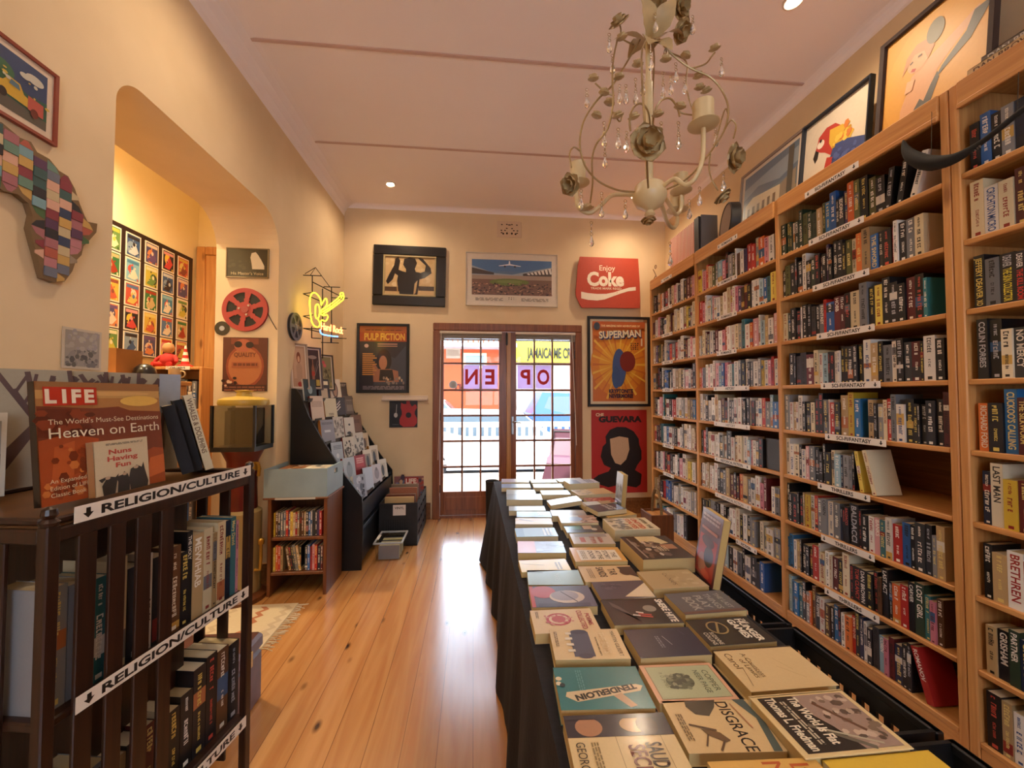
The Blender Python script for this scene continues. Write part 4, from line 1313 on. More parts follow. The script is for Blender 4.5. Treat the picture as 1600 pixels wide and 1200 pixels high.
o_ = npl(502, 511, .0)
b.M = FR(o_, nr, (0, 0, 1)) @ Matrix.Rotation(rad(-1.5), 4, 'Z')
b.text('Hard Rock', 0, -.02, .062, None, 'l', None, .0, .012, fit=.255, thick=.006)
b.build('red_lettering', NR, sg)
b = MB()
b.tube(P0((500, 515), (501, 520), (506, 523), (518, 525), (528, 526)), .005, 8)
b.build('blue_tube', NB, sg, smooth=True)

# ------------------------------------------------------------------ black display stand with face-out books
SX, SY0, SY1 = -.93, 3.44, 4.70
st = thing('display_stand', 'tall black stepped display stand against the left wall', 'display stand', T(-1.5, SY0, 0))
prof = [(0, 0), (.575, 0), (.585, .36), (.575, .60), (.44, .78), (.24, 1.10), (.14, 1.28), (.075, 1.45), (.04, 1.505), (0, 1.51)]
for y0, y1 in ((0, .022), (SY1 - SY0 - .022, SY1 - SY0)):
    b = MB(Matrix(((1, 0, 0, 0), (0, 0, -1, 0), (0, 1, 0, 0), (0, 0, 0, 1))))
    b.prism(prof, -y1, -y0, S('0e0e10')); b.build('side_panel', BLACKB, st)
LS = SY1 - SY0 - .022
steps = [(.105, 1.405), (.165, 1.235), (.25, 1.04), (.34, .86), (.44, .70), (.525, .56)]
b = MB()
for k, (x, z) in enumerate(steps):
    b.box(0.0, x + .02, .022, LS, z - .010, z); b.box(x + .018, x + .024, .022, LS, z, z + .022)
b.box(0, .01, .022, LS, 0, 1.5)
b.build('tiers', BLACKB, st)
BLACKB_LIT = noisy('black_laminate_blue_lit', S('20242c'), S('262b34'), (5, 5, 5), .3)  # black laminate with the bluish daylight on the front put into its colour
b = MB(); b.box(.555, .570, .022, LS, .38, .54)
b.build('front_rail', BLACKB_LIT, st)
b = MB(); b.bbox(.54, .565, .022, LS, .05, .315, .004); b.bbox(.54, .575, .022, LS, .325, .345, .004); b.build('drawer_front', BLACKB_LIT, st)
# framed pictures along its top
def leaning(name, label, cat, y, x, z, W, Hh, ops, fc, fw, yaw, back, bgc, group=None, mat_=None, th=.02):
    """panel that faces out from the stand: foot at (x, y, z), turned by yaw, tipped back by `back` degrees"""
    f = Vector((math.cos(rad(yaw)), -math.sin(rad(yaw)), 0))      # facing
    r = Vector((math.sin(rad(yaw)), math.cos(rad(yaw)), 0))
    up = Vector((0, 0, 1)) * math.cos(rad(back)) - f * math.sin(rad(back))
    M = FR((x, y, z), r, up)
    if fw:
        return picture(name, label, cat, M @ Matrix.Translation((0, Hh / 2, 0)), W, Hh, ops, fw, fc, th, .012, 'd8c8b8', bgc, group=group)
    t_ = thing(name, label, cat, M, group)
    bb = MB(); bb.box(-W / 2, W / 2, 0, Hh, th - .0012, th, S(bgc)); bb.box(-W / 2, W / 2, 0, Hh, 0, .0012, S(bgc)); bb.box(-W / 2, -W / 2 + .0012, 0, Hh, 0, th, S(fc))
    art(bb, ops, -W / 2, 0, W, Hh, th + .0002); bb.build('cover', CARD, t_)
    bb = MB(); bb.box(-W / 2 + .0013, W / 2 - .002, .002, Hh - .002, .0013, th - .0013, S('d8c8a8')); bb.build('pages', MATTE, t_)
    return t_
o1 = [('r', 0, 0, 1, 1, 'b08a70'), ('r', .1, .2, .9, .95, 'c09a80'), ('e', .5, .72, .16, .14, '7a3c28'), ('e', .5, .68, .09, .08, 'd0a080'), ('p', [(.3, .1), (.28, .5), (.42, .58), (.6, .58), (.74, .48), (.72, .1)], 'b08c74'), ('e', .5, .06, .16, .06, 'a02a20')]
leaning('framed_pin_up', 'pale framed picture of a red haired woman nearest on top of the stand', 'picture', 3.53, -1.47, 1.50, .155, .40, o1, 'a89484', .012, 42, 9, 'b08a70')
o2 = [('r', 0, 0, 1, 1, '3a2a30'), ('e', .5, .8, .34, .05, '8a7a78'), ('p', [(.4, .2), (.38, .5), (.46, .62), (.46, .74), (.54, .74), (.54, .62), (.62, .5), (.6, .2)], '8a5a48'), ('r', .38, .3, .62, .42, 'a83a30'), ('l', .6, .3, .95, .62, .03, '9a8a88'), ('l', .62, .4, .9, .72, .02, '9a8a88'), ('r', .68, .04, .96, .2, 'b8a050')]
leaning('framed_bottle_print', 'dark framed print of a bottle in the middle on top of the stand', 'picture', 3.79, -1.455, 1.50, .165, .40, o2, '54484e', .012, 42, 9, '3a2a30')
o3 = [('r', 0, 0, 1, 1, '7a7458'), ('e', .3, .82, .12, .06, 'b04a5a'), ('e', .4, .72, .14, .06, 'c05a68'), ('n', .1, .1, .9, .6, ['9a9070', '6a6448', 'a89a6a', '4a4634'], 30, .07)]
leaning('framed_garden_print', 'narrow olive framed print furthest back on top of the stand', 'picture', 4.10, -1.45, 1.50, .155, .36, o3, '3a3028', .01, 42, 9, '7a7458')
cards = [
 [('2c3a40', 'thin dark slate book with a white spine', [('e', .5, .5, .18, .2, '8a9aa0')]), ('241c1c', 'dark book with a cream title block', [('r', .2, .72, .9, .9, 'd8c8a8'), ('r', .25, .05, .8, .55, 'b8a488')]), ('d0c0a8', 'cream book with a tall oval portrait', [('e', .45, .45, .26, .38, '5a4030'), ('e', .45, .45, .16, .3, 'a88060')]), ('4a403c', 'grey brown book lettered DEEP', [('t', 'DEEP', .5, .78, .13, 'c8beb0', {'fit': .8})])],
 [('c8b4a4', 'large pale pinkish book', [('s', .1, .75, .9, .03, '9a8478', 5)]), ('c8bc9c', 'plain cream book', [('s', .3, .2, .7, .04, '5a4a40', 2)]), ('38302e', 'dark book with white stripes', [('l', .1, .3, .5, .5, .07, 'd8ccc0'), ('l', .1, .45, .5, .65, .07, 'd8ccc0'), ('l', .15, .6, .5, .8, .07, 'd8ccc0')]), ('6a605a', 'grey book with a white slip', [('r', .3, .2, .9, .8, '8a8078'), ('s', .3, .7, .9, .03, '4a4440', 4)])],
 [('8a8c98', 'blue grey book with a red spine', [('r', .25, .45, .7, .55, 'c0c4cc'), ('s', .1, .85, .9, .03, '5a5c68', 2)]), ('b4aca0', 'white book with a pencil drawn face', [('n', .1, .1, .9, .9, ['8a8480', '6a6460', 'c8c0b4'], 40, .08)]), ('c4bcac', 'white book with small black birds', [('e', .5, .6, .1, .06, '2a2828'), ('e', .4, .15, .2, .08, '2a2828')]), ('7a5c48', 'brown book', [('s', .2, .7, .8, .04, '4a3428', 3)])],
 [('a4b0bc', 'pale blue book', [('s', .2, .8, .9, .04, '6a7480', 3), ('e', .5, .35, .12, .12, 'd0d8dc')]), ('c0b8a8', 'white book with black trees and an orange spine', [('n', .1, .1, .9, .8, ['3a3632', '6a645c'], 22, .08)]), ('b8b0a0', 'white book with ink figures', [('n', .1, .1, .9, .9, ['4a4642', '7a746c'], 24, .08)]), ('c8b898', 'cream book with a framed figure', [('r', .22, .1, .8, .7, 'a8906c'), ('e', .5, .4, .18, .28, '5a4430')])],
 [('a8b4c0', 'pale blue book with a woman in outline', [('e', .5, .5, .25, .3, '8a98a4'), ('e', .5, .75, .1, .08, '6a7680')]), ('8a2c30', 'thick dark red book', [('r', .15, .4, .85, .9, 'b04448'), ('s', .2, .8, .8, .06, 'd8a8a0', 3)]), ('c8bca4', 'cream book with a dancer', [('r', .2, .08, .8, .78, '8a7a68'), ('e', .5, .4, .15, .3, '2a2422')]), ('c4b8a0', 'cream book with a dark statue', [('r', .2, .08, .8, .78, 'a0927c'), ('e', .5, .4, .15, .3, '2a2422')])],
 [('98a2b4', 'blue white book of photographs', [('n', .1, .1, .9, .9, ['5a6474', '3a4250', 'c0c8d4'], 18, .12)]), ('b0bccc', 'plain pale blue book', []), ('b8b0b4', 'pale grey book with a sketched figure', [('e', .5, .5, .25, .3, '8a848a'), ('e', .5, .75, .1, .1, '6a6468')]), ('c4bca8', 'cream book with a black figure', [('r', .2, .08, .8, .78, 'b0a690'), ('e', .5, .4, .15, .3, '2a2422')])]]
rowname = ['top', 'second', 'third', 'fourth', 'fifth', 'lowest']
sp = ['e0d8c8', '5a2a2a', 'c87a30', '2a2a2e', '8a2a2a']
for k, (x, z) in enumerate(steps):
    for j, (c, lb, ops) in enumerate(cards[k]):
        y = SY0 + .14 + j * .285 + .02 * ((k * 3 + j) % 3)
        leaning('softcover_book', '%s, %s tier of black stand' % (lb, rowname[k]), 'book', y, -1.5 + x - .012, z + .001, .125 + .008 * ((k + j) % 3), .185 + .012 * ((k * 2 + j) % 3), ops, sp[(k + j) % 5], 0, 28, 10, c, 'books facing out on the black stand', th=.018 + .006 * ((k + j) % 3))

# ------------------------------------------------------------------ small brown bookcase with the grey blue bin
cs = thing('small_bookcase', 'low brown bookcase of two shelves below the blue grey bin', 'bookcase', T(-1.50, 3.05, 0))
WC, DC, HC = .435, .34, .695
for x0 in (.0, WC - .025):
    b = MB(); b.bbox(x0 + .02 * (x0 == 0), x0 + .025 + .02 * (x0 == 0), 0, DC, 0, HC, .003); b.build('side_panel', MIDW, cs)
for z in (.17, .42):
    b = MB(); b.bbox(.045, WC - .025, .004, DC, z - .022, z, .003); b.build('shelf', MIDW, cs)
b = MB(); b.bbox(-.01, WC + .012, -.012, DC + .01, HC, HC + .015, .003); b.build('top_board', MIDW, cs)
b = MB(); b.box(.045, WC - .025, DC - .01, DC, .15, HC); b.build('back_panel', MIDW, cs)
rs = random.Random(31)
tiers_ = [(.42, 'yhnggrpycrthhtkbgddprm', 'the upper shelf of the low brown bookcase'), (.17, 'yorthhkdgtkdbrirnmb', 'the lower shelf of the low brown bookcase')]
for z, codes, wh in tiers_:
    x = .052
    for j, c in enumerate(codes):
        th = (WC - .09) / len(codes) * rs.uniform(.8, 1.12)
        if x + th > WC - .03: break
        ht, dp = rs.uniform(.17, .19), .125
        ln = 0
        if z < .3 and 4 <= j <= 9: ln = 9
        M = FR((-1.50 + x, 3.05 + .02 + rs.uniform(0, .008), z + .001), (1, 0, 0), (0, 0, 1))
        if ln: M = M @ Matrix.Translation((ht * math.sin(rad(ln)) * (1 if j == 4 else .0) + .02, 0, 0)) @ Matrix.Rotation(rad(ln), 4, 'Z')
        mb = MB(); book_cover(mb, th, ht, dp, c, rs); o = mb.build('story_book', CARD, None, M)
        pb = MB(); book_pages(pb, th, ht, dp, rs); pb.build('pages', MATTE, o)
        tag(o, '%s%s storybook, %s from left, %s' % ('leaning ' if ln else '', PAL[c][0], ORD[j], wh), 'book', 'story books in the low brown bookcase')
        x += th + .001 + (.022 if (z < .3 and j == 10) else 0)
BINM = noisy('bin_board', S('7c8f96'), S('869aa1'), (5, 5, 5), .5)
bn = thing('document_bin', 'blue grey board bin full of flat books on the low brown bookcase', 'bin', T(-1.505, 3.04, HC + .016))
BWd, BD, BH = .44, .355, .205
b = MB()
b.box(0, BWd, 0, .012, 0, BH); b.box(0, .012, .012, BD, 0, BH); b.box(.012, BWd - .012, BD - .012, BD, 0, BH - .03); b.box(.012, BWd - .012, .012, BD - .012, 0, .01)
b.box(BWd - .012, BWd, .012, BD, 0, .14); b.box(BWd - .012, BWd, .012, .15, .14, BH); b.box(BWd - .012, BWd, .22, BD, .14, BH); b.box(BWd - .012, BWd, .15, .22, .175, BH)
b.build('box', BINM, bn)
b = MB(); b.box(.08, .36, -.003, 0, -.016, -.002, S('b8b4ac')); art(b, [], 0, 0, 1, 1); b.build('label_strip', CARD, bn)
flat = [('a86a3a', 'brown illustrated book', .02, .02, .17, .30), ('c8b8a0', 'grey patterned book', .20, .03, .22, .28)]
for k, (c, lb, x, y, w_, d_) in enumerate(flat):
    for lv in range(2):
        t_ = thing('flat_book', '%s, %s of its pile in the blue grey bin' % (lb, ['lower', 'upper'][lv]), 'book', T(-1.505 + .012 + x, 3.04 + .014 + y * .3, HC + .03 + lv * .085, 0), 'books lying in the blue grey bin')
        bb = MB(); bb.box(0, w_, 0, d_, .080, .083, S(c)); bb.box(0, w_, 0, d_, 0, .003, S(c))
        if lv: art(bb, [('n', .05, .05, .95, .95, ['5a3a28', 'c89a60', '8a4a2a', 'd8c8b0'] if k == 0 else ['6a6460', 'e0d8c8', '9a9088'], 22, .09)], 0, 0, w_, d_, .0835)
        bb.build('cover', CARD, t_)
        bb = MB(); bb.box(.003, w_ - .003, .003, d_ - .003, .003, .080, S('d8ccb0')); bb.build('pages', MATTE, t_)
# ------------------------------------------------------------------ crates by the doors
cr = thing('record_crate', 'black plastic crate of records and magazines left of the doors', 'crate', T(-.90, 3.95, 0))
cw_, cd_, ch_ = .36, .72, .41
b = MB()
b.box(0, cw_, 0, cd_, 0, .01)
for (x0, x1, y0, y1) in ((0, cw_, 0, .012), (0, cw_, cd_ - .012, cd_), (0, .012, .012, cd_ - .012)):
    b.box(x0, x1, y0, y1, 0, ch_)
for z in (0, .11, .22, .33):
    b.box(cw_ - .012, cw_, .012, cd_ - .012, z, z + .075)
for k in range(5):
    y = .012 + k * (cd_ - .05) / 4
    b.box(cw_ - .013, cw_ + .002, y, y + .03, 0, ch_)
for k in range(12):
    b.box(.05 + k * .022, .056 + k * .022, -.004, 0, .14, .24)
b.build('box', BLACKP, cr)
b = MB(FR((.19, -.004, .345), (1, 0, 0), (0, 0, 1))); b.box(-.06, .06, -.05, .05, -.002, .0, S('d8ccc4')); b.text('VINYL', 0, .01, .022, S('2a2424'), 'c', .1, .001, .02)
b.build('paper_label', CARD, cr); bpy.data.meshes  # hand written note
recs = [('c8a878', 'cream', .10, .46), ('6a3a2c', 'brown', .16, .47), ('7a6a5a', 'grey', .22, .46), ('a86a50', 'salmon', .32, .50), ('8a7a6a', 'grey brown', .40, .52)]
for k, (c, nm, y, zt) in enumerate(recs):
    t_ = tag(MB().box(-.14, .14, 0, .31, 0, .012, S(c)).build('record_sleeve', CARD, None, FR((-.72, 3.95 + y, zt - .31), (1, 0, 0), (0, -.12, 1))), '%s record sleeve, %s from the front of the black crate' % (nm, ORD[k]), 'record sleeve', 'sleeves in the black crate')
b = MB(); b.box(-.16, .16, 0, .36, 0, .014, S('8a5a5a'))
art(b, [('n', .02, .02, .98, .98, ['5a6a8a', 'a84a3a', 'c8a080', '4a3a4a', '8a7a9a'], 60, .06), ('r', .36, .76, .82, .97, 'a8281c'), ('t', 'LIFE', .57, .79, .14, 'f0d8c8', {'fit': .36, 'b': .04}), ('t', '2', .78, .80, .1, 'd8a0a0')], -.16, 0, .32, .36, .0145)
tag(b.build('magazine', CARD, None, FR((-.71, 4.55, .195), (1, 0, 0), (0, -.06, 1))), 'colourful magazine with a red title block at the back of the black crate', 'magazine')
tb = thing('storage_box', 'clear plastic box of yellow cards on the floor before the black crate', 'box', T(-.86, 3.60, 0))
bw, bd, bh = .235, .30, .155
def taper(x0, x1, y0, y1, z0, z1, ins):
    return [(x0 + ins, y0 + ins, z0), (x1 - ins, y0 + ins, z0), (x1 - ins, y1 - ins, z0), (x0 + ins, y1 - ins, z0), (x0, y0, z1), (x1, y0, z1), (x1, y1, z1), (x0, y1, z1)]
b = MB(); b.add(taper(0, bw, 0, bd, 0, bh, .015), [(0, 3, 2, 1), (0, 1, 5, 4), (1, 2, 6, 5), (2, 3, 7, 6), (3, 0, 4, 7)]); b.build('box', BOXGL, tb)
b = MB()
for (x0, x1, y0, y1) in ((-.008, bw + .008, -.008, .006), (-.008, bw + .008, bd - .006, bd + .008), (-.008, .006, .006, bd - .006), (bw - .006, bw + .008, .006, bd - .006)):
    b.box(x0, x1, y0, y1, bh - .004, bh + .008, S('a8acb0'))
b.build('rim', CARD, tb)
b = MB(); b.box(-.006, .02, .08, .2, bh + .008, bh + .010, S('e8e4dc')); b.build('paper_label', CARD, tb)
for k in range(9):
    c = ['8a8c90', 'e0dca8', '2a2a30', 'd0c48a', 'c8c0a0', '3a3a40', 'e0d890', 'd8d0a8', '2c2c30'][k]
    tag(MB().box(.028, bw - .028, 0, .006, .006, .12, S(c)).build('filing_card', CARD, None, T(-.86, 3.635 + k * .028, 0) @ Matrix.Rotation(rad(-6), 4, 'X')), 'card divider, %s from the front of the clear box' % ORD[k], 'card', 'cards in the clear box')
# ------------------------------------------------------------------ long table under black cloth
TT = 0.715
TX0, TX1, TY0, TY1 = .185, .905, .30, 3.41
tbl = thing('trestle_table', 'long low table hidden under black cloth and covered in books', 'table', T(0, 0, 0))
b = MB(); b.bbox(TX0 + .02, TX1 - .01, TY0 + .02, TY1 - .02, TT - .045, TT - .006, .004); b.build('tabletop', MIDWY, tbl)
for x in (TX0 + .09, TX1 - .09):
    for y in (TY0 + .2, (TY0 + TY1) / 2, TY1 - .2):
        b = MB(); b.bbox(x - .02, x + .02, y - .02, y + .02, 0, TT - .045, .004); b.build('leg', BLACKP, tbl)
b = MB()
# outline of the cloth walked around the table edge, dropped in pleats
per = []
stp = .035
def walk(p, q):
    n = max(1, int((Vector(q) - Vector(p)).length / stp))
    for i in range(n):
        per.append((p[0] + (q[0] - p[0]) * i / n, p[1] + (q[1] - p[1]) * i / n))
walk((TX0, TY0), (TX1, TY0)); walk((TX1, TY0), (TX1, TY1)); walk((TX1, TY1), (TX0, TY1)); walk((TX0, TY1), (TX0, TY0))
cx, cy = (TX0 + TX1) / 2, (TY0 + TY1) / 2
rows = 9
rf = random.Random(4)
ph = [rf.uniform(0, 6.28) for _ in range(6)]
vs, fs = [], []
for i, (x, y) in enumerate(per):
    s_ = i * stp
    nx = -1 if abs(x - TX0) < 1e-6 and y > TY0 + 1e-6 else 1 if abs(x - TX1) < 1e-6 and y < TY1 - 1e-6 else 0
    ny = 0 if nx else (-1 if abs(y - TY0) < 1e-6 else 1)
    left = nx == -1
    drop = TT - .012 if (left or ny) else .30
    corner = max(0, 1 - (Vector((x - TX0, y - TY1)).length) / .45)
    for r_ in range(rows + 1):
        f_ = r_ / rows
        fold = (math.sin(s_ * 17 + ph[0]) * .5 + math.sin(s_ * 29 + ph[1]) * .3 + math.sin(s_ * 7.3 + ph[2]) * .4) * .024 * min(1, f_ * 1.6)
        flare = .012 + f_ * .035 + corner * f_ * .09
        vs.append((x + (nx or -.35 * (corner > 0) * (ny > 0)) * (flare + fold * (1 if nx else .5)), y + (ny or corner) * (flare * (1 if ny else .8) + (fold if ny else 0)), TT - drop * f_ if r_ else TT))
n = len(per)
for i in range(n):
    j = (i + 1) % n
    for r_ in range(rows):
        fs.append((i * (rows + 1) + r_, i * (rows + 1) + r_ + 1, j * (rows + 1) + r_ + 1, j * (rows + 1) + r_))
fs.append(tuple(i * (rows + 1) for i in range(n)))
b.add(vs, fs)
tag(b.build('tablecloth', CLOTH, None, None, True), 'black cloth draped in folds over the long book table', 'tablecloth')

TBN = [0]
def flatbook(label, x, y, w_, d_, th, yaw, cover, ops, spine=None, z0=0.0, hard=False, name='softcover_book', tilt=0.0, page='d2bd92', bend=0.0):
    """book lying face up: w_ = its height, laid across the table; d_ = its width, laid along it; title reads towards the camera"""
    M = Matrix.Translation((x, y, TT + .0015 + z0)) @ Matrix.Rotation(rad(yaw - 90), 4, 'Z')
    if tilt:
        M = M @ Matrix.Rotation(rad(tilt), 4, 'X')
    t = thing(name, label, 'book', M, 'books lying on the black cloth')
    x0, y0 = -d_ / 2, -w_ / 2
    c = S(cover); sp = S(spine or cover)
    e = .0028 if hard else .0009
    o = .003 if hard else 0
    b = MB()
    b.box(x0, -x0, y0, -y0, 0, e, c); b.bbox(x0, -x0, y0, -y0, th - e, th, .0008, c)
    b.box(x0 - (.002 if hard else 0), x0 + e, y0, -y0, 0, th, sp)
    art(b, ops, x0, y0, d_, w_, th + .00025, .00018)
    if bend:     # cover lifts at the fore-edge corner nearest the camera
        nv = []
        for p in b.v:
            k = max(0, (p[0] - x0) / d_ - .35) * max(0, (p[1] - y0) / w_ - .3) if p[2] > th * .9 else 0
            nv.append((p[0], p[1], p[2] + k * bend))
        b.v = nv
    b.build('cover', GLOSS, t)
    b = MB(); b.box(x0 + e, -x0 - .0015 - o, y0 + .001 + o, -y0 - .001 - o, e, th - e, S(page)); b.build('pages', MATTE, t)
    return t
K = 'e8dcc0'
def ttl(tx, u_, v_, h, col=K, **k):
    return ("t", tx, u_, v_, h, col, k)
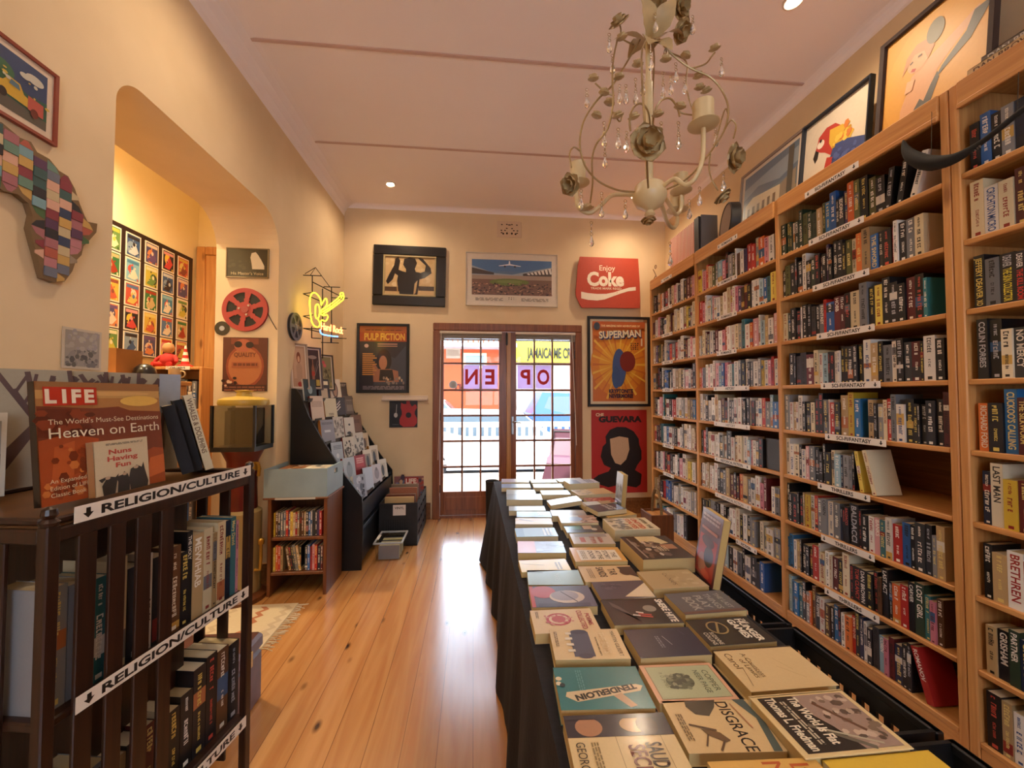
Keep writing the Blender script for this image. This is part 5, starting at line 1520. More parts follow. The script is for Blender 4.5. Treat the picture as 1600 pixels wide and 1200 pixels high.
BK = [
 # label, x, y, w, d, th, yaw, cover, ops
 ('pale mauve book at the far left corner of the table', .345, 3.29, .225, .135, .03, -5, 'b0a4bc', [('r', .1, .6, .9, .8, 'c8bcd0')]),
 ('pale blue book at the middle of the far table end', .585, 3.30, .215, .135, .02, -3, 'b8ccd8', [('s', .2, .5, .8, .04, '8a9aa8', 3)]),
 ('white book at the far right corner of the table', .815, 3.32, .225, .13, .02, 4, 'd0dade', [('s', .2, .6, .8, .04, '8a9aa8', 3)]),
 ('thick white and blue book with tan pages near the far right corner', .85, 3.09, .25, .135, .055, 7, 'c0c8d8', [('r', .0, .05, 1, .4, '8090b0'), ('s', .1, .8, .9, .05, '4a5a80', 3)]),
 ('blue book second from the far end at the left edge', .331, 3.10, .225, .135, .03, -4, '7c98c8', [('r', .7, .3, .9, .7, '9ab0d8')]),
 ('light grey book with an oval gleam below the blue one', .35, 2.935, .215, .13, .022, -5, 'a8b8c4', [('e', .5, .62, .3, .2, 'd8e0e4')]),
 ('grey blue book with broken white lettering at the left edge', .346, 2.715, .24, .155, .042, -5, '8494a8', [('s', .15, .55, .85, .07, 'e8ecf0', 3), ('e', .3, .85, .16, .08, 'd0dce4')]),
 ('pale blue book in the middle, second from the far end', .579, 3.08, .23, .135, .03, -4, '9cb4cc', [('s', .3, .7, .8, .04, 'd8e4ec', 2)]),
 ('pale grey book in the middle with white title', .588, 2.84, .205, .13, .035, -2, 'b4bec6', [('s', .3, .55, .8, .06, 'e8ecee', 3)]),
 ('cream illustrated book with brown corner at the right', .862, 2.85, .27, .165, .032, 9, 'd0c0a0', [('r', 0, .45, 1, 1, 'c8a878'), ('n', .05, .05, .9, .45, ['a89a88', 'b8b0a8', '7a8090'], 20, .06)]),
 ('red illustrated book right of the tilted pair', .865, 2.665, .20, .13, .02, 3, '9a3a30', [('n', .1, .1, .9, .9, ['c87a50', '6a2420', 'd8a080'], 16, .07)]),
 ('grey edged book behind the blue paperback on the left', .333, 2.475, .225, .10, .03, -4, 'a8b0b8', [('r', .3, 0, 1, 1, '98a8b8')]),
 ('small blue book with white letters on the left', .358, 2.352, .205, .115, .03, -6, '5a80a8', [ttl('LOVE', .35, .62, .16, 'dce8f0', w=.6, b=.03), ('e', .3, .3, .05, .03, 'e8f0f4')]),
 ('brown photograph covered book in the middle, the further of two', .563, 2.34, .205, .115, .035, -5, '8a7a68', [('r', 0, 0, .6, 1, '9c8870')]),
 ('white and brown photograph book in the middle, the nearer of two', .585, 2.205, .205, .135, .04, -5, 'b8b4b0', [('r', 0, .55, 1, 1, '9a6a48'), ('e', .5, .42, .3, .2, '8aa0c8'), ('n', .2, .55, .9, .95, ['b8947a', '6a4a38', 'c8b0a0'], 14, .08)]),
 ('tan book with a yellow stripe on the left', .337, 2.222, .205, .11, .03, -6, 'c0a060', [('l', .2, .1, .9, .9, .12, '5a4a30'), ('r', .55, 0, 1, 1, 'd8cca8')]),
 ('blue sea covered book on the left', .321, 2.04, .21, .13, .032, -2, '5c88a8', [('r', 0, .2, 1, .7, '7aa0b8'), ('s', .1, .85, .9, .05, 'd8e4e8', 3)]),
 ('pink and blue book on the left', .312, 1.835, .215, .14, .034, -5, '8894b4', [('r', 0, 0, 1, .38, 'c88a90'), ('n', .1, .45, .9, .95, ['98a8c8', '70809c'], 9, .1)]),
 ('dark grey book with block lettering on a wider yellow one', .805, 2.37, .20, .14, .028, 14, '3c3a44', [ttl('A LIFE ON', .5, .62, .1, 'd0ccc8', w=.8, b=.03), ttl('OUR PLANET', .5, .46, .1, 'd0ccc8', w=.8, b=.03), ttl('WITNESS', .5, .8, .06, 'a05048', w=.7)]),
 ('green and black photograph book in the middle', .58, 2.075, .195, .12, .03, -3, '2a2824', [('r', .1, .15, .6, .45, '3a6a40'), ('r', .15, .5, .6, .75, 'b89878'), ('e', .62, .78, .16, .08, 'c0b8a8'), ('r', 0, 0, .08, 1, 'c8bc98')]),
 ('grey book with a red title in the middle', .581, 1.928, .2, .14, .03, -5, 'b8aea4', [('r', .4, .2, .85, .32, 'a8503c'), ttl('LET LIFE IN', .62, .46, .10, 'a84838', fit=.66, b=.03), ttl('AGAIN', .62, .64, .1, 'a84838', fit=.5, b=.03), ('r', .05, .1, .35, .9, '8c8c8c')]),
 ('thick cream book with a red UNITED STATES title', .828, 2.05, .24, .19, .056, 0, 'd8ccb0', [ttl('UNITED', .5, .62, .1, 'b84834', fit=.86, b=.04), ttl('STATES', .5, .46, .1, 'b84834', fit=.86, b=.04), ttl('AFTER THE', .5, .8, .08, '6a6a5c', fit=.86, b=.03), ('n', .05, .05, .95, .4, ['8a8478', '6a665c', 'a8a090'], 60, .05)]),
 ('large thick dark photograph book with cream pages', .805, 1.715, .225, .26, .062, 0, '2c2420', [('p', [(.02, .3), (.02, .72), (.35, .86), (.45, .5), (.3, .3)], 'd0bc90'), ('n', .3, .1, .9, .6, ['6a5a50', 'c0b0a0', '4a3a34', '8a7868'], 30, .07), ('r', .42, .62, .62, .9, 'a87858'), ('s', .5, .66, .7, .03, 'd8c8a8', 4), ('l', .1, .1, .95, .12, .03, '9a8c80')]),
 ('yellow book lettered THE STORY AT THE DOOR', .549, 1.738, .225, .155, .03, -4, 'd0a050', [('r', .2, .12, .92, .9, 'e4dccc'), ttl('THE', .56, .76, .09, '4a443c', w=.5, b=.02), ttl('STORY', .56, .62, .09, '4a443c', w=.6, b=.02), ttl('AT THE', .56, .48, .09, '4a443c', w=.6, b=.02), ttl('DOOR', .56, .33, .09, '4a443c', w=.6, b=.02), ('s', .28, .24, .85, .02, '9a8a70', 3)]),
 ('yellow book with a crumpled corner on the left', .297, 1.665, .205, .115, .022, 0, 'd8b848', [('l', .3, .05, .5, .5, .02, '7a6420'), ('s', .3, .8, .9, .04, '8a7430', 2)]),
 ('tan book titled TAR SANDS in dark brush letters', .541, 1.57, .22, .14, .02, -3, 'd0b48c', [ttl('TAR', .42, .52, .13, '241c18', fit=.42, b=.02), ttl('SANDS', .42, .32, .13, '241c18', fit=.62, b=.02), ('e', .45, .82, .2, .1, '4a342c'), ('p', [(.1, .72), (.5, .78), (.8, 1), (.1, 1)], '3a2c28'), ('s', .2, .2, .8, .02, '8a7458', 3)]),
 ('plain pale blue book overlapping a yellow one', .317, 1.553, .21, .125, .022, -5, '9cb8c0', [ttl('MARS', .5, .5, .1, 'b8ccd0', w=.5), ('l', .1, .05, .2, .3, .02, '4a5458')]),
 ('tan book titled CATNAPS in thin letters', .757, 1.475, .215, .145, .032, 1, 'b09a74', [ttl('CATNAPS', .5, .42, .08, '5a4a34', fit=.66), ('n', .2, .5, .9, .9, ['bca884', 'a89470'], 10, .08)]),
 ('red edged book with a white masked face', .31, 1.392, .22, .145, .03, -3, '5a5a70', [('r', 0, 0, 1, .06, 'b03a30'), ('e', .3, .22, .3, .2, 'b04a50'), ('e', .55, .58, .3, .28, 'c8b8ac'), ('e', .5, .55, .24, .22, '9a94a0'), ('l', .3, .5, .8, .72, .03, '4a4450'), ('r', .85, .1, 1, .9, '4a4a60')]),
 ('dark book with a pale triangle in the middle', .547, 1.432, .2, .13, .022, -1, '4c4652', [('p', [(.15, 1), (.98, .98), (.9, .45)], 'd8c8ac'), ('n', .1, .1, .5, .5, ['5a5462', '3c3844'], 12, .08)]),
 ('grey book lettered PLAY BOOK in silver', .779, 1.297, .215, .135, .035, 2, '5c5c60', [ttl('BOOK', .55, .22, .14, 'a8a8a0', fit=.62, b=.02), ttl('PLAY', .5, .42, .12, 'a8a8a0', fit=.6, b=.02), ttl('THINGS', .5, .6, .1, 'a0a09a', fit=.7, b=.02), ttl('THE LAST', .5, .78, .08, 'a0a09a', fit=.7, b=.02), ('r', .9, 0, 1, 1, '6a4a40')]),
 ('cream book with a red round emblem', .284, 1.242, .2, .128, .03, -1, 'd4bc96', [('e', .45, .42, .27, .2, 'b04a54'), ('e', .45, .42, .21, .155, 'd8c0a4'), ('e', .45, .42, .15, .11, 'b85a60'), ttl('COLLECTED', .5, .74, .08, 'a84a50', fit=.8, b=.02), ttl('POEMS', .5, .86, .07, 'a84a50', fit=.5, b=.02), ('n', .25, .2, .7, .64, ['b8606a', 'c88a80'], 20, .03), ('s', .1, .1, .4, .015, '6a5a48', 2)]),
 ('black book with white title and slanting red and white bars', .543, 1.268, .22, .15, .032, -2, '1e1c20', [ttl('SHERE HITE', .5, .84, .1, 'e8e0d4', fit=.9, b=.035), ('e', .42, .66, .13, .1, '8a8680'), ('p', [(.08, .1), (.3, .22), (.95, .44), (.8, .4), (.3, .12)], '5a5458'), ('l', .62, .44, .68, .62, .05, 'a83a38'), ('l', .7, .44, .76, .62, .05, 'a83a38'), ('l', .55, .42, .6, .52, .05, 'd8d0c8'), ('l', .66, .35, .7, .45, .05, 'd8d0c8')]),
 ('black book with a gold ring emblem and white title', .765, 1.142, .205, .13, .03, 1, '24221f', [ttl('THE', .2, .86, .05, 'd8d0c0', b=.03), ttl('HUNGER', .52, .76, .1, 'e0d8c8', fit=.86, b=.04), ttl('GAMES', .46, .62, .1, 'e0d8c8', fit=.72, b=.04), ('e', .38, .36, .25, .155, '9a8458'), ('e', .38, .36, .21, .13, '24221f'), ('l', .2, .42, .56, .3, .05, '9a8458'), ttl('SUZANNE', .76, .16, .06, 'c8c0b0', fit=.44, b=.02), ttl('COLLINS', .76, .07, .06, 'c8c0b0', fit=.44, b=.02)]),
 ('cream book with a group of people in dark blue clothes', .323, 1.115, .203, .135, .034, -4, 'd4bc92', [ttl('MARTIN GILBERT', .5, .87, .055, '4a4234', fit=.84), ('r', .1, .27, .92, .55, '4a5064'), ('e', .1, .42, .08, .12, '3a4054'), ('e', .9, .42, .08, .1, '3a4054'), ('s', .3, .62, .9, .02, '8a7a60', 1), ('r', .12, .22, .2, .3, 'd8d0c0'), ('r', .3, .2, .38, .3, 'd8d0c0'), ('r', .5, .2, .58, .3, 'd8d0c0'), ('r', .7, .2, .78, .3, 'd8d0c0'), ('s', .1, .08, .6, .015, '7a6a50', 2), ttl('THE BOYS', .5, .68, .09, 'dcc8a2', fit=.7, b=.02)]),
 ('plain navy book with tiny white lettering', .546, 1.102, .2, .128, .034, -1, '2a2c40', [('l', .3, .5, .62, .56, .015, 'a8a8b0'), ('s', .3, .42, .7, .02, '7a7c8c', 2), ('l', .1, .8, .3, .84, .006, '6a6c80')]),
 ('cream hardback with flowing handwritten lettering', .766, .972, .227, .15, .036, 0, 'd2b88a', [ttl('A Countess', .42, .28, .06, '6a5434', w=.6), ttl('of Limits', .5, .2, .06, '6a5434', w=.5), ttl('Carol', .3, .08, .08, '6a5434', w=.4), ('l', .2, .3, .7, .26, .008, '6a5434'), ('l', .5, .15, .9, .08, .008, '6a5434'), ('l', .3, .6, .6, .7, .008, 'b89c6c'), ('l', .5, .55, .8, .75, .008, 'b89c6c')]),
 ('teal book with a torn paper label lettered TENDERLOIN', .307, .95, .214, .138, .034, -4, '2e7478', [('p', [(.62, .1), (.72, .08), (.84, .2), (.62, .92), (.5, .97), (.46, .9)], 'd0bc98'), ('t', 'TENDERLOIN', .575, .53, .075, '201c18', {'fit': 1.12, 'b': .05, 'rot': -77, 'al': 'c'}), ('p', [(.72, .6), (.98, .74), (.94, .82), (.66, .7)], 'b89878'), ('e', .3, .04, .05, .035, 'd8ccb0'), ('e', .42, .03, .05, .03, 'd8ccb0'), ('e', .46, .07, .05, .03, '1c2a2c'), ('s', .1, .3, .6, .015, '5a9498', 3)]),
 ('pale green book with a peach border and a dark engraving', .526, .957, .192, .128, .026, -2, 'd0a080', [('r', .07, .06, .93, .95, '8a7a5c'), ('r', .08, .07, .92, .94, 'a8ae8c'), ('e', .5, .42, .2, .18, '5c6250'), ('n', .32, .28, .68, .58, ['4a5044', '7a8068', '8a9078'], 30, .05), ttl('COPPER', .5, .79, .075, '5c6450', fit=.56), ttl('NEER PAGE', .52, .67, .07, '5c6450', fit=.6), ttl('P. D. JAMES', .45, .2, .045, '6a7058', fit=.4)]),
 ('large book in a cream dust jacket with a stormy picture and white title', .742, .792, .23, .155, .046, 0, 'd8bf8c', [('r', .05, .06, .95, .95, '2c2622'), ('p', [(.05, .42), (.05, .95), (.95, .95), (.95, .6), (.6, .52), (.4, .44)], '9c8478'), ('n', .12, .55, .9, .92, ['b09a88', '7a6656', 'c0aa98', '5a4a40'], 40, .045), ('l', .2, .55, .7, .78, .05, '6a4a38'), ('l', .55, .3, .95, .7, .06, '6a6458'), ('l', .6, .35, .9, .8, .03, 'b0a890'), ttl('The World Is Flat', .47, .35, .09, 'e4d8c0', fit=.78, b=.03), ttl('Thomas L. Friedman', .5, .12, .09, 'e4d8c0', fit=.86, b=.03), ('s', .15, .27, .85, .018, 'c0b49c', 2)]),
 ('cream book titled DISGRACE with a running animal', .53, .828, .2, .135, .026, -4, 'd0b484', [ttl('DISGRACE', .52, .60, .13, '241e18', fit=.95, b=.01), ('p', [(.02, .26), (.0, .62), (.16, .56), (.34, .44), (.3, .3), (.14, .24)], '4a4438'), ('p', [(.0, .82), (.4, .94), (1, .86), (1, .95), (.5, 1), (0, .96)], '4a5a58'), ('l', .5, .16, .62, .42, .04, '5a4430'), ('p', [(.58, .26), (.7, .3), (.84, .44), (.8, .5), (.66, .44)], '6a5034'), ('l', .8, .44, .98, .34, .03, '5a4430'), ('l', .7, .3, .9, .22, .025, '5a4430'), ('s', .3, .12, .8, .015, '7a6444', 3), ('l', .1, .76, .6, .82, .02, 'b07858')]),
 ('glossy book with a dark picture band above a cream lettered half', .303, .788, .222, .155, .034, -3, 'd4bc8c', [('r', 0, 0, .36, 1, '2c2832'), ('e', .2, .22, .15, .13, 'a87858'), ('e', .18, .66, .13, .14, 'c0a070'), ('e', .2, .78, .16, .1, '3a2c28'), ('r', .0, .0, .08, 1, '2c2832'), ttl('SAUDADE', .78, .69, .14, '2a2018', fit=.62, b=.02), ttl('SECRET', .8, .53, .14, '5a2018', fit=.6, b=.02), ttl('GEORGES S', .74, .06, .08, '3a3024', fit=.6, b=.0), ('s', .45, .25, .95, .015, '8a7650', 3), ('l', .36, .44, 1, .44, .006, '6a5a3c'), ('l', .36, .86, 1, .86, .006, '6a5a3c')]),
]
for r_ in BK:
    lb, x, y, w_, d_, th, yaw, cv, ops = r_
    hard = 'hardback' in lb or 'dust jacket' in lb
    flatbook(lb, x, y, w_, d_, th, yaw, cv, ops, hard=hard, spine=('4a3c2c' if 'handwritten' in lb else None), page='d8c8a0' if y > 2 else 'c8ac74')
flatbook('yellow book lying beneath the dark grey block lettered one', .86, 2.36, .20, .15, .024, 14, 'd0a860', [], z0=-.0)
bpy.data.objects[[o.name for o in bpy.data.objects if o.get('label', '').startswith('dark grey book with block')][0]].location.z += .026
# the pair that lies askew, one propped on the other
flatbook('tilted pale book propped on its neighbour', .60, 2.60, .21, .125, .028, 2, 'c8b8a8', [('r', .2, .1, .8, .9, 'bcaea4')], z0=.012, tilt=7)
flatbook('white topped book beside the tilted pale one', .80, 2.52, .205, .12, .03, 6, 'a89878', [('r', 0, .1, 1, .6, 'ccd8de')], z0=.004)
flatbook('yellow book at the near edge with orange letters M and L', .545, .66, .21, .14, .03, -3, 'd8ac5c', [ttl('M', .16, .48, .17, 'b85a2c', b=.0), ttl('L', .16, .72, .17, 'b85a2c', b=.0), ttl('fragile', .3, .8, .06, '4a3a28', w=.4)], z0=.008)
flatbook('bright yellow book under the jacketed hardback at the near edge', .775, .64, .225, .15, .04, 0, 'd8b440', [], z0=0)
# two books that stand upright on the table
def standing(label, p0, p1, hgt, th, back, cover, ops):
    """cover's lower edge from p0 to p1 (left to right as seen), top tipped back"""
    r = Vector((p1[0] - p0[0], p1[1] - p0[1], 0)); wv = r.length; r.normalize()
    n = r.cross(Vector((0, 0, 1)))
    up = Vector((0, 0, 1)) * math.cos(rad(back)) - n * math.sin(rad(back))
    M = FR((p0[0], p0[1], TT + .0015 + th * math.sin(rad(back))), r, up)
    t = thing('softcover_book', label, 'book', M, 'books standing on the black cloth')
    b = MB(); b.box(0, wv, 0, hgt, -.001, 0, S(cover)); b.box(0, wv, 0, hgt, -th, -th + .001, S(cover)); b.box(0, .001, 0, hgt, -th, 0, S(cover))
    art(b, ops, 0, 0, wv, hgt, .0002); b.build('cover', GLOSS, t)
    b = MB(); b.box(.001, wv - .002, .002, hgt - .002, -th + .001, -.001, S('c0a468')); b.build('pages', MATTE, t)
standing('dark red book with two painted faces leaning upright at the right edge', (.925, 1.615), (.893, 1.43), .265, .028, 10, '5c3038', [('r', .08, .04, .92, .62, 'b03a34'), ('e', .35, .22, .2, .14, 'a87060'), ('e', .62, .36, .22, .15, '2e2020'), ('e', .5, .56, .3, .08, '4a2c34'), ('s', .1, .9, .9, .035, 'b8a0a0', 2), ('r', .12, .7, .88, .74, 'c08070'), ('e', .6, .1, .2, .06, 'c8503c')])
standing('book with a grey landscape cover standing upright at the far right', (.965, 2.66), (.955, 2.52), .215, .03, 5, '8a8c90', [('r', 0, .45, 1, 1, 'a8acb0'), ('n', .05, .3, .95, .6, ['5a5c58', '70726c', '8a8c86'], 24, .08), ('r', 0, 0, 1, .14, '3a4a6a'), ('r', 0, .14, 1, .2, 'b8c8d8')])
# ------------------------------------------------------------------ black crates between table and bookcase
def slotcrate(label, x0, x1, y0, y1, hgt):
    t = thing('plastic_crate', label, 'crate', T(x0, y0, .0), 'black crates between table and bookcase')
    L_, W_ = y1 - y0, x1 - x0
    b = MB()
    b.box(0, W_, 0, L_, 0, .01)
    def wall(along, fixed0, fixed1):
        n = 11
        ln = L_ if along == 'y' else W_
        for z0, z1 in ((0, .12), (hgt - .09, hgt)):
            if along == 'y': b.box(fixed0, fixed1, 0, ln, z0, z1)
            else: b.box(0, ln, fixed0, fixed1, z0, z1)
        for k in range(n + 1):
            c0 = ln * k / n - .011 * (k > 0)
            c1 = min(ln, c0 + .024)
            if along == 'y': b.box(fixed0, fixed1, c0, c1, .12, hgt - .09)
            else: b.box(c0, c1, fixed0, fixed1, .12, hgt - .09)
    wall('y', 0, .012); wall('y', W_ - .012, W_); wall('x', 0, .012); wall('x', L_ - .012, L_)
    b.bbox(W_ - .02, W_ + .008, -.005, L_ + .005, hgt - .03, hgt, .004); b.bbox(-.008, .02, -.005, L_ + .005, hgt - .03, hgt, .004)
    b.build('box', BLACKP, t)
rk = random.Random(17)
for k, (y0, y1, lb) in enumerate(((1.78, 2.36, 'slotted black crate on the floor beside the red leaning book'), (1.17, 1.75, 'slotted black crate on the floor, middle of the three'), (.56, 1.14, 'slotted black crate on the floor at the near end of the bookcase'))):
    slotcrate(lb, 1.14, 1.50, y0, y1, .37)
    if k:
        y = y0 + .03
        j = 0
        while y < y1 - .10:
            th = rk.uniform(.018, .034)
            M = FR((1.17, y + .05, .012), (1, 0, 0), (0, .26, 1))
            c = rk.choice('tctchkmtc')
            mb = MB(); e = .0012
            w_ = rk.uniform(.26, .30)
            mb.box(0, w_, 0, .26, 0, e, S(rk.choice(PAL[c][1]))); mb.box(0, w_, 0, .26, th - e, th, S(rk.choice(PAL[c][1])))
            mb.box(0, e, 0, .26, 0, th, S(rk.choice(PAL[c][1])))
            o = mb.build('hardcover_book', CARD, None, M)
            pb = MB(); pb.box(.002, w_ - .003, .002, .256, e, th - e, rk.choice(PAGE)); pb.build('pages', MATTE, o)
            tag(o, '%s book leaning back, %s from the near end of the %s' % (PAL[c][0], ORD[j], 'middle slotted crate' if k == 1 else 'nearest slotted crate'), 'book', 'books in the slotted crates')
            y += th + .008
            j += 1
# wooden trug with a bent handle in front of the far bay
bk = thing('wooden_box', 'small wooden box with a bent rope handle below the far bay', 'box', T(1.52, 3.30, 0))
b = MB()
b.box(0, .2, 0, .22, 0, .012)
for (x0, x1, y0, y1) in ((0, .2, 0, .014), (0, .2, .206, .22), (0, .014, .014, .206), (.186, .2, .014, .206)):
    b.bbox(x0, x1, y0, y1, 0, .42, .002)
b.build('box', MIDW, bk)
b = MB(); b.box(.014, .186, .014, .206, .395, .402); b.build('lid_board', PINE_Y, bk)
b = MB(); b.tube([(.10, .02 + .09 * (1 - math.cos(PI * i / 14)), .40 + .22 * math.sin(PI * i / 14)) for i in range(15)], .013, 8)
b.build('handle', noisy('rope', S('6a5030'), S('8a6c44'), (90, 90, 90), .8), bk)
bb = MB(); bb.lathe([(.05, .0), (.055, .3), (.06, .66), (.064, .675), (.06, .68), (.055, .66), (.05, .02)], 24, S('18181a'))
tag(bb.build('waste_bin', SATIN, None, T(.17, 3.62, 0)), 'dark round bin at the far left corner of the table', 'bin')
# ------------------------------------------------------------------ chandelier over the table
CX, CY = .567, 1.30
CS = 1.345 / FPX
CZ = at(1015, 305, Y=CY).z
CX = at(1015, 305, Y=CY).x
chd = thing('chandelier', 'cream metal chandelier with roses, leaves and crystal drops above the table', 'chandelier', T(CX, CY, CZ))
def c3(px, py, dy=0.0):
    k = 1 + dy / CY
    # a point of the photograph at depth dy behind the stem
    p = at(px, py, Y=CY + dy)
    return Vector((p.x - CX, dy, p.z - CZ))
def sp(pts, n=5):
    return smooth_path(pts, n)
b = MB()
b.tube([(0, 0, 0), (0, 0, ZC - CZ)], .009, 10)
b.tube([(0, 0, .03), (0, 0, .40)], .013, 12)
b.lathe([(.06, ZC - CZ - .001), (.055, ZC - CZ - .03), (.012, ZC - CZ - .05)], 20)
b.build('stem', CREAMM, chd, smooth=True)
b = MB()
b.lathe([(.012, -.075), (.018, -.068), (.012, -.055), (.02, -.05), (.045, -.035), (.057, -.01), (.058, .0), (.052, .012), (.05, .03), (.03, .045), (.012, .05)], 24)
b.build('bowl', CREAMM, chd, smooth=True)
def petal_cup(mb, c, nrm, R, n=5, layers=3, depth=.8):
    nv = Vector(nrm).normalized()
    e = nv.orthogonal().normalized(); g = nv.cross(e)
    c = Vector(c)
    for L_ in range(layers):
        rr = R * (1 - .28 * L_)
        for k in range(n):
            a0 = 2 * PI * (k + .5 * (L_ % 2)) / n
            half = PI / n * 1.25
            rows_ = []
            for q, (fr_, hgt) in enumerate(((.12, -.1), (.55, .0), (.9, .25), (1.0, .42))):
                row = []
                for m in range(-2, 3):
                    a = a0 + half * m / 2 * (.6 + .4 * fr_)
                    r_ = rr * fr_ * (1 - .12 * abs(m) * (q == 3))
                    hz = R * depth * (hgt * (.6 + .5 * L_) + .1 * L_)
                    row.append(c + (e * math.cos(a) + g * math.sin(a)) * r_ + nv * hz)
                rows_.append(row)
            vs = [p for r0 in rows_ for p in r0]
            fs = [(i * 5 + j, i * 5 + j + 1, i * 5 + 6 + j, i * 5 + 5 + j) for i in range(3) for j in range(4)]
            mb.add(vs, fs)
    mb.lathe([(R * .1, 0), (R * .08, R * .2), (.001, R * .24)], 8, None, tuple(c))
# arms with drip plate and candle sleeve
arms = [
 ([(1028, 302, -.02), (1040, 288, -.05), (1055, 280, -.08), (1072, 290, -.10), (1088, 275, -.12), (1098, 245, -.13), (1099, 200, -.13)], (1099, 197, -.13), .047, .032, .075),
 ([(992, 305, .02), (975, 304, .03), (955, 306, .04), (938, 322, .06), (920, 333, .07), (903, 322, .08), (901, 295, .08)], (903, 288, .08), .042, .028, .075),
 ([(1036, 304, .04), (1045, 318, .08), (1056, 335, .14), (1064, 325, .2), (1064, 305, .2)], (1064, 300, .2), .042, .028, .07),
 ([(1030, 312, .0), (1037, 330, .06), (1043, 348, .12), (1052, 356, .18), (1058, 348, .24), (1058, 335, .25)], (1058, 330, .25), .042, .028, .07)]
for pts, pl, pr, sr, sh in arms:
    b = MB(); b.tube(sp([c3(*p) for p in pts]), .0075, 10); a_ = b.build('arm', CREAMM, chd, smooth=True)
    c = c3(*pl)
    b = MB(); b.lathe([(.006, -.008), (pr * .6, -.004), (pr, .004), (pr, .006), (.01, .004)], 24, None, tuple(c)); b.build('drip_plate', CREAMM, a_, smooth=True)
    b = MB(); b.lathe([(sr, .004), (sr, sh), (sr * .86, sh), (sr * .86, sh - .02)], 20, None, tuple(c)); b.build('candle_sleeve', CREAMM, a_, smooth=True)
# cage of thin wires
wires = [
 [(1000, 62, 0), (978, 100, .0), (957, 133, .0), (932, 158, .0), (912, 190, .0), (906, 225, .0), (914, 258, .0), (935, 283, .0), (965, 297, .0), (992, 300, 0)],
 [(1030, 62, 0), (1050, 85, .0), (1078, 106, 0), (1110, 121, 0), (1130, 145, 0), (1138, 172, 0), (1131, 205, 0), (1106, 243, 0), (1075, 278, 0), (1042, 296, 0)],
 [(1012, 60, -.02), (1003, 80, -.14), (1004, 140, -.26), (1009, 215, -.26), (1011, 260, -.16), (1013, 296, -.04)],
 [(1018, 60, .02), (1022, 90, .14), (1020, 150, .26), (1020, 220, .26), (1019, 270, .16), (1018, 298, .04)],
 [(965, 60, .0), (958, 95, -.04), (957, 130, -.06), (958, 160, -.07), (950, 200, -.06), (932, 225, -.04), (925, 250, -.02), (926, 285, 0), (922, 318, .03)],
 [(1040, 80, .05), (1072, 96, .08), (1072, 130, .08), (1078, 160, .08), (1086, 180, .08)],
 [(985, 205, -.10), (984, 185, -.11), (990, 168, -.12), (1002, 162, -.12), (1013, 175, -.10), (1016, 200, -.06)],
 [(1020, 205, -.06), (1022, 178, -.09), (1032, 158, -.11), (1047, 154, -.11), (1058, 168, -.10), (1062, 182, -.1)],
 [(893, 262, 0), (890, 240, 0), (897, 230, 0), (906, 236, 0)], [(1131, 205, 0), (1142, 188, 0), (1150, 196, 0), (1146, 216, 0)], [(1116, 230, 0), (1128, 185, 0), (1134, 170, .02), (1138, 180, .02)],
 [(960, 150, 0), (945, 143, 0), (930, 130, 0)], [(958, 175, -.07), (968, 190, -.08), (972, 180, -.08)], [(1080, 107, 0), (1102, 100, 0), (1112, 88, -.02), (1117, 82, -.02)], [(990, 70, 0), (972, 60, -.02), (970, 45, -.02), (967, 35, -.02)],
 [(1110, 240, .03), (1108, 262, .04), (1112, 280, .04), (1122, 298, .04)], [(1085, 180, -.05), (1070, 178, -.06), (1060, 174, -.06)]]
for q in wires:
    b = MB(); b.tube(sp([c3(*p) for p in q]), .0032 if len(q) > 5 else .0026, 6); b.build('wire', WIREM, chd, smooth=True)
# leaves at the crown
def leaf_(mb, c, d, up, Ln, Wd):
    d = Vector(d).normalized(); up = Vector(up); sd = d.cross(up).normalized(); up = sd.cross(d)
    c = Vector(c)
    vs, fs = [], []
    for i in range(9):
        t_ = i / 8
        wv = Wd * math.sin(PI * t_ ** .8) * (1 + .08 * (i % 2))
        bow = .18 * Ln * math.sin(PI * t_)
        for s_ in (-1, -.5, 0, .5, 1):
            vs.append(c + d * Ln * t_ + sd * wv * s_ + up * (bow + .1 * wv * (1 - abs(s_)) * -1))
    for i in range(8):
        for j in range(4):
            fs.append((i * 5 + j, i * 5 + j + 1, i * 5 + 6 + j, i * 5 + 5 + j))
    mb.add(vs, fs)
for c, d, up, Ln, Wd in (((1016, 62, 0), (-.5, -.5, .8), (0, -1, .2), .13, .034), ((1018, 62, 0), (.5, -.5, .8), (0, -1, .2), .13, .034), ((1014, 68, 0), (-.3, -.6, -.6), (0, -1, .2), .10, .032), ((1022, 66, 0), (.4, -.4, -.6), (0, -1, .2), .09, .03), ((1010, 66, 0), (-1, .1, .05), (0, -.5, .8), .12, .030), ((1024, 64, 0), (1, .1, .35), (0, -.5, .8), .12, .03), ((1020, 60, .02), (.3, 1, .2), (0, 0, 1), .1, .03), ((1012, 62, .02), (-.4, 1, .1), (0, 0, 1), .1, .03)):
    b = MB(); leaf_(b, c3(*c), d, up, Ln, Wd); b.build('leaf', LEAFM, chd, smooth=True)
roses = [((1010, 225, -.27), (0, -1, -.1), .054), ((892, 288, -.04), (-.6, -.6, -.4), .038), ((1144, 248, -.02), (.5, -.8, -.2), .052), ((1127, 305, .04), (.5, -.3, -.8), .036), ((1013, 342, .05), (0, -.2, -1), .028), ((917, 328, .06), (-.2, -.1, 1), .028),
         ((1023, 8, -.02), (-.2, -.7, -.4), .045), ((1062, 12, .0), (.3, -.6, -.2), .046), ((968, 38, -.02), (-.5, -.5, .5), .038), ((1064, 48, .02), (.3, -.5, -.5), .042)]
for c, nv, R in roses:
    b = MB(); petal_cup(b, c3(*c), nv, R, 6, 3); b.build('rose', LEAFM, chd, smooth=True)
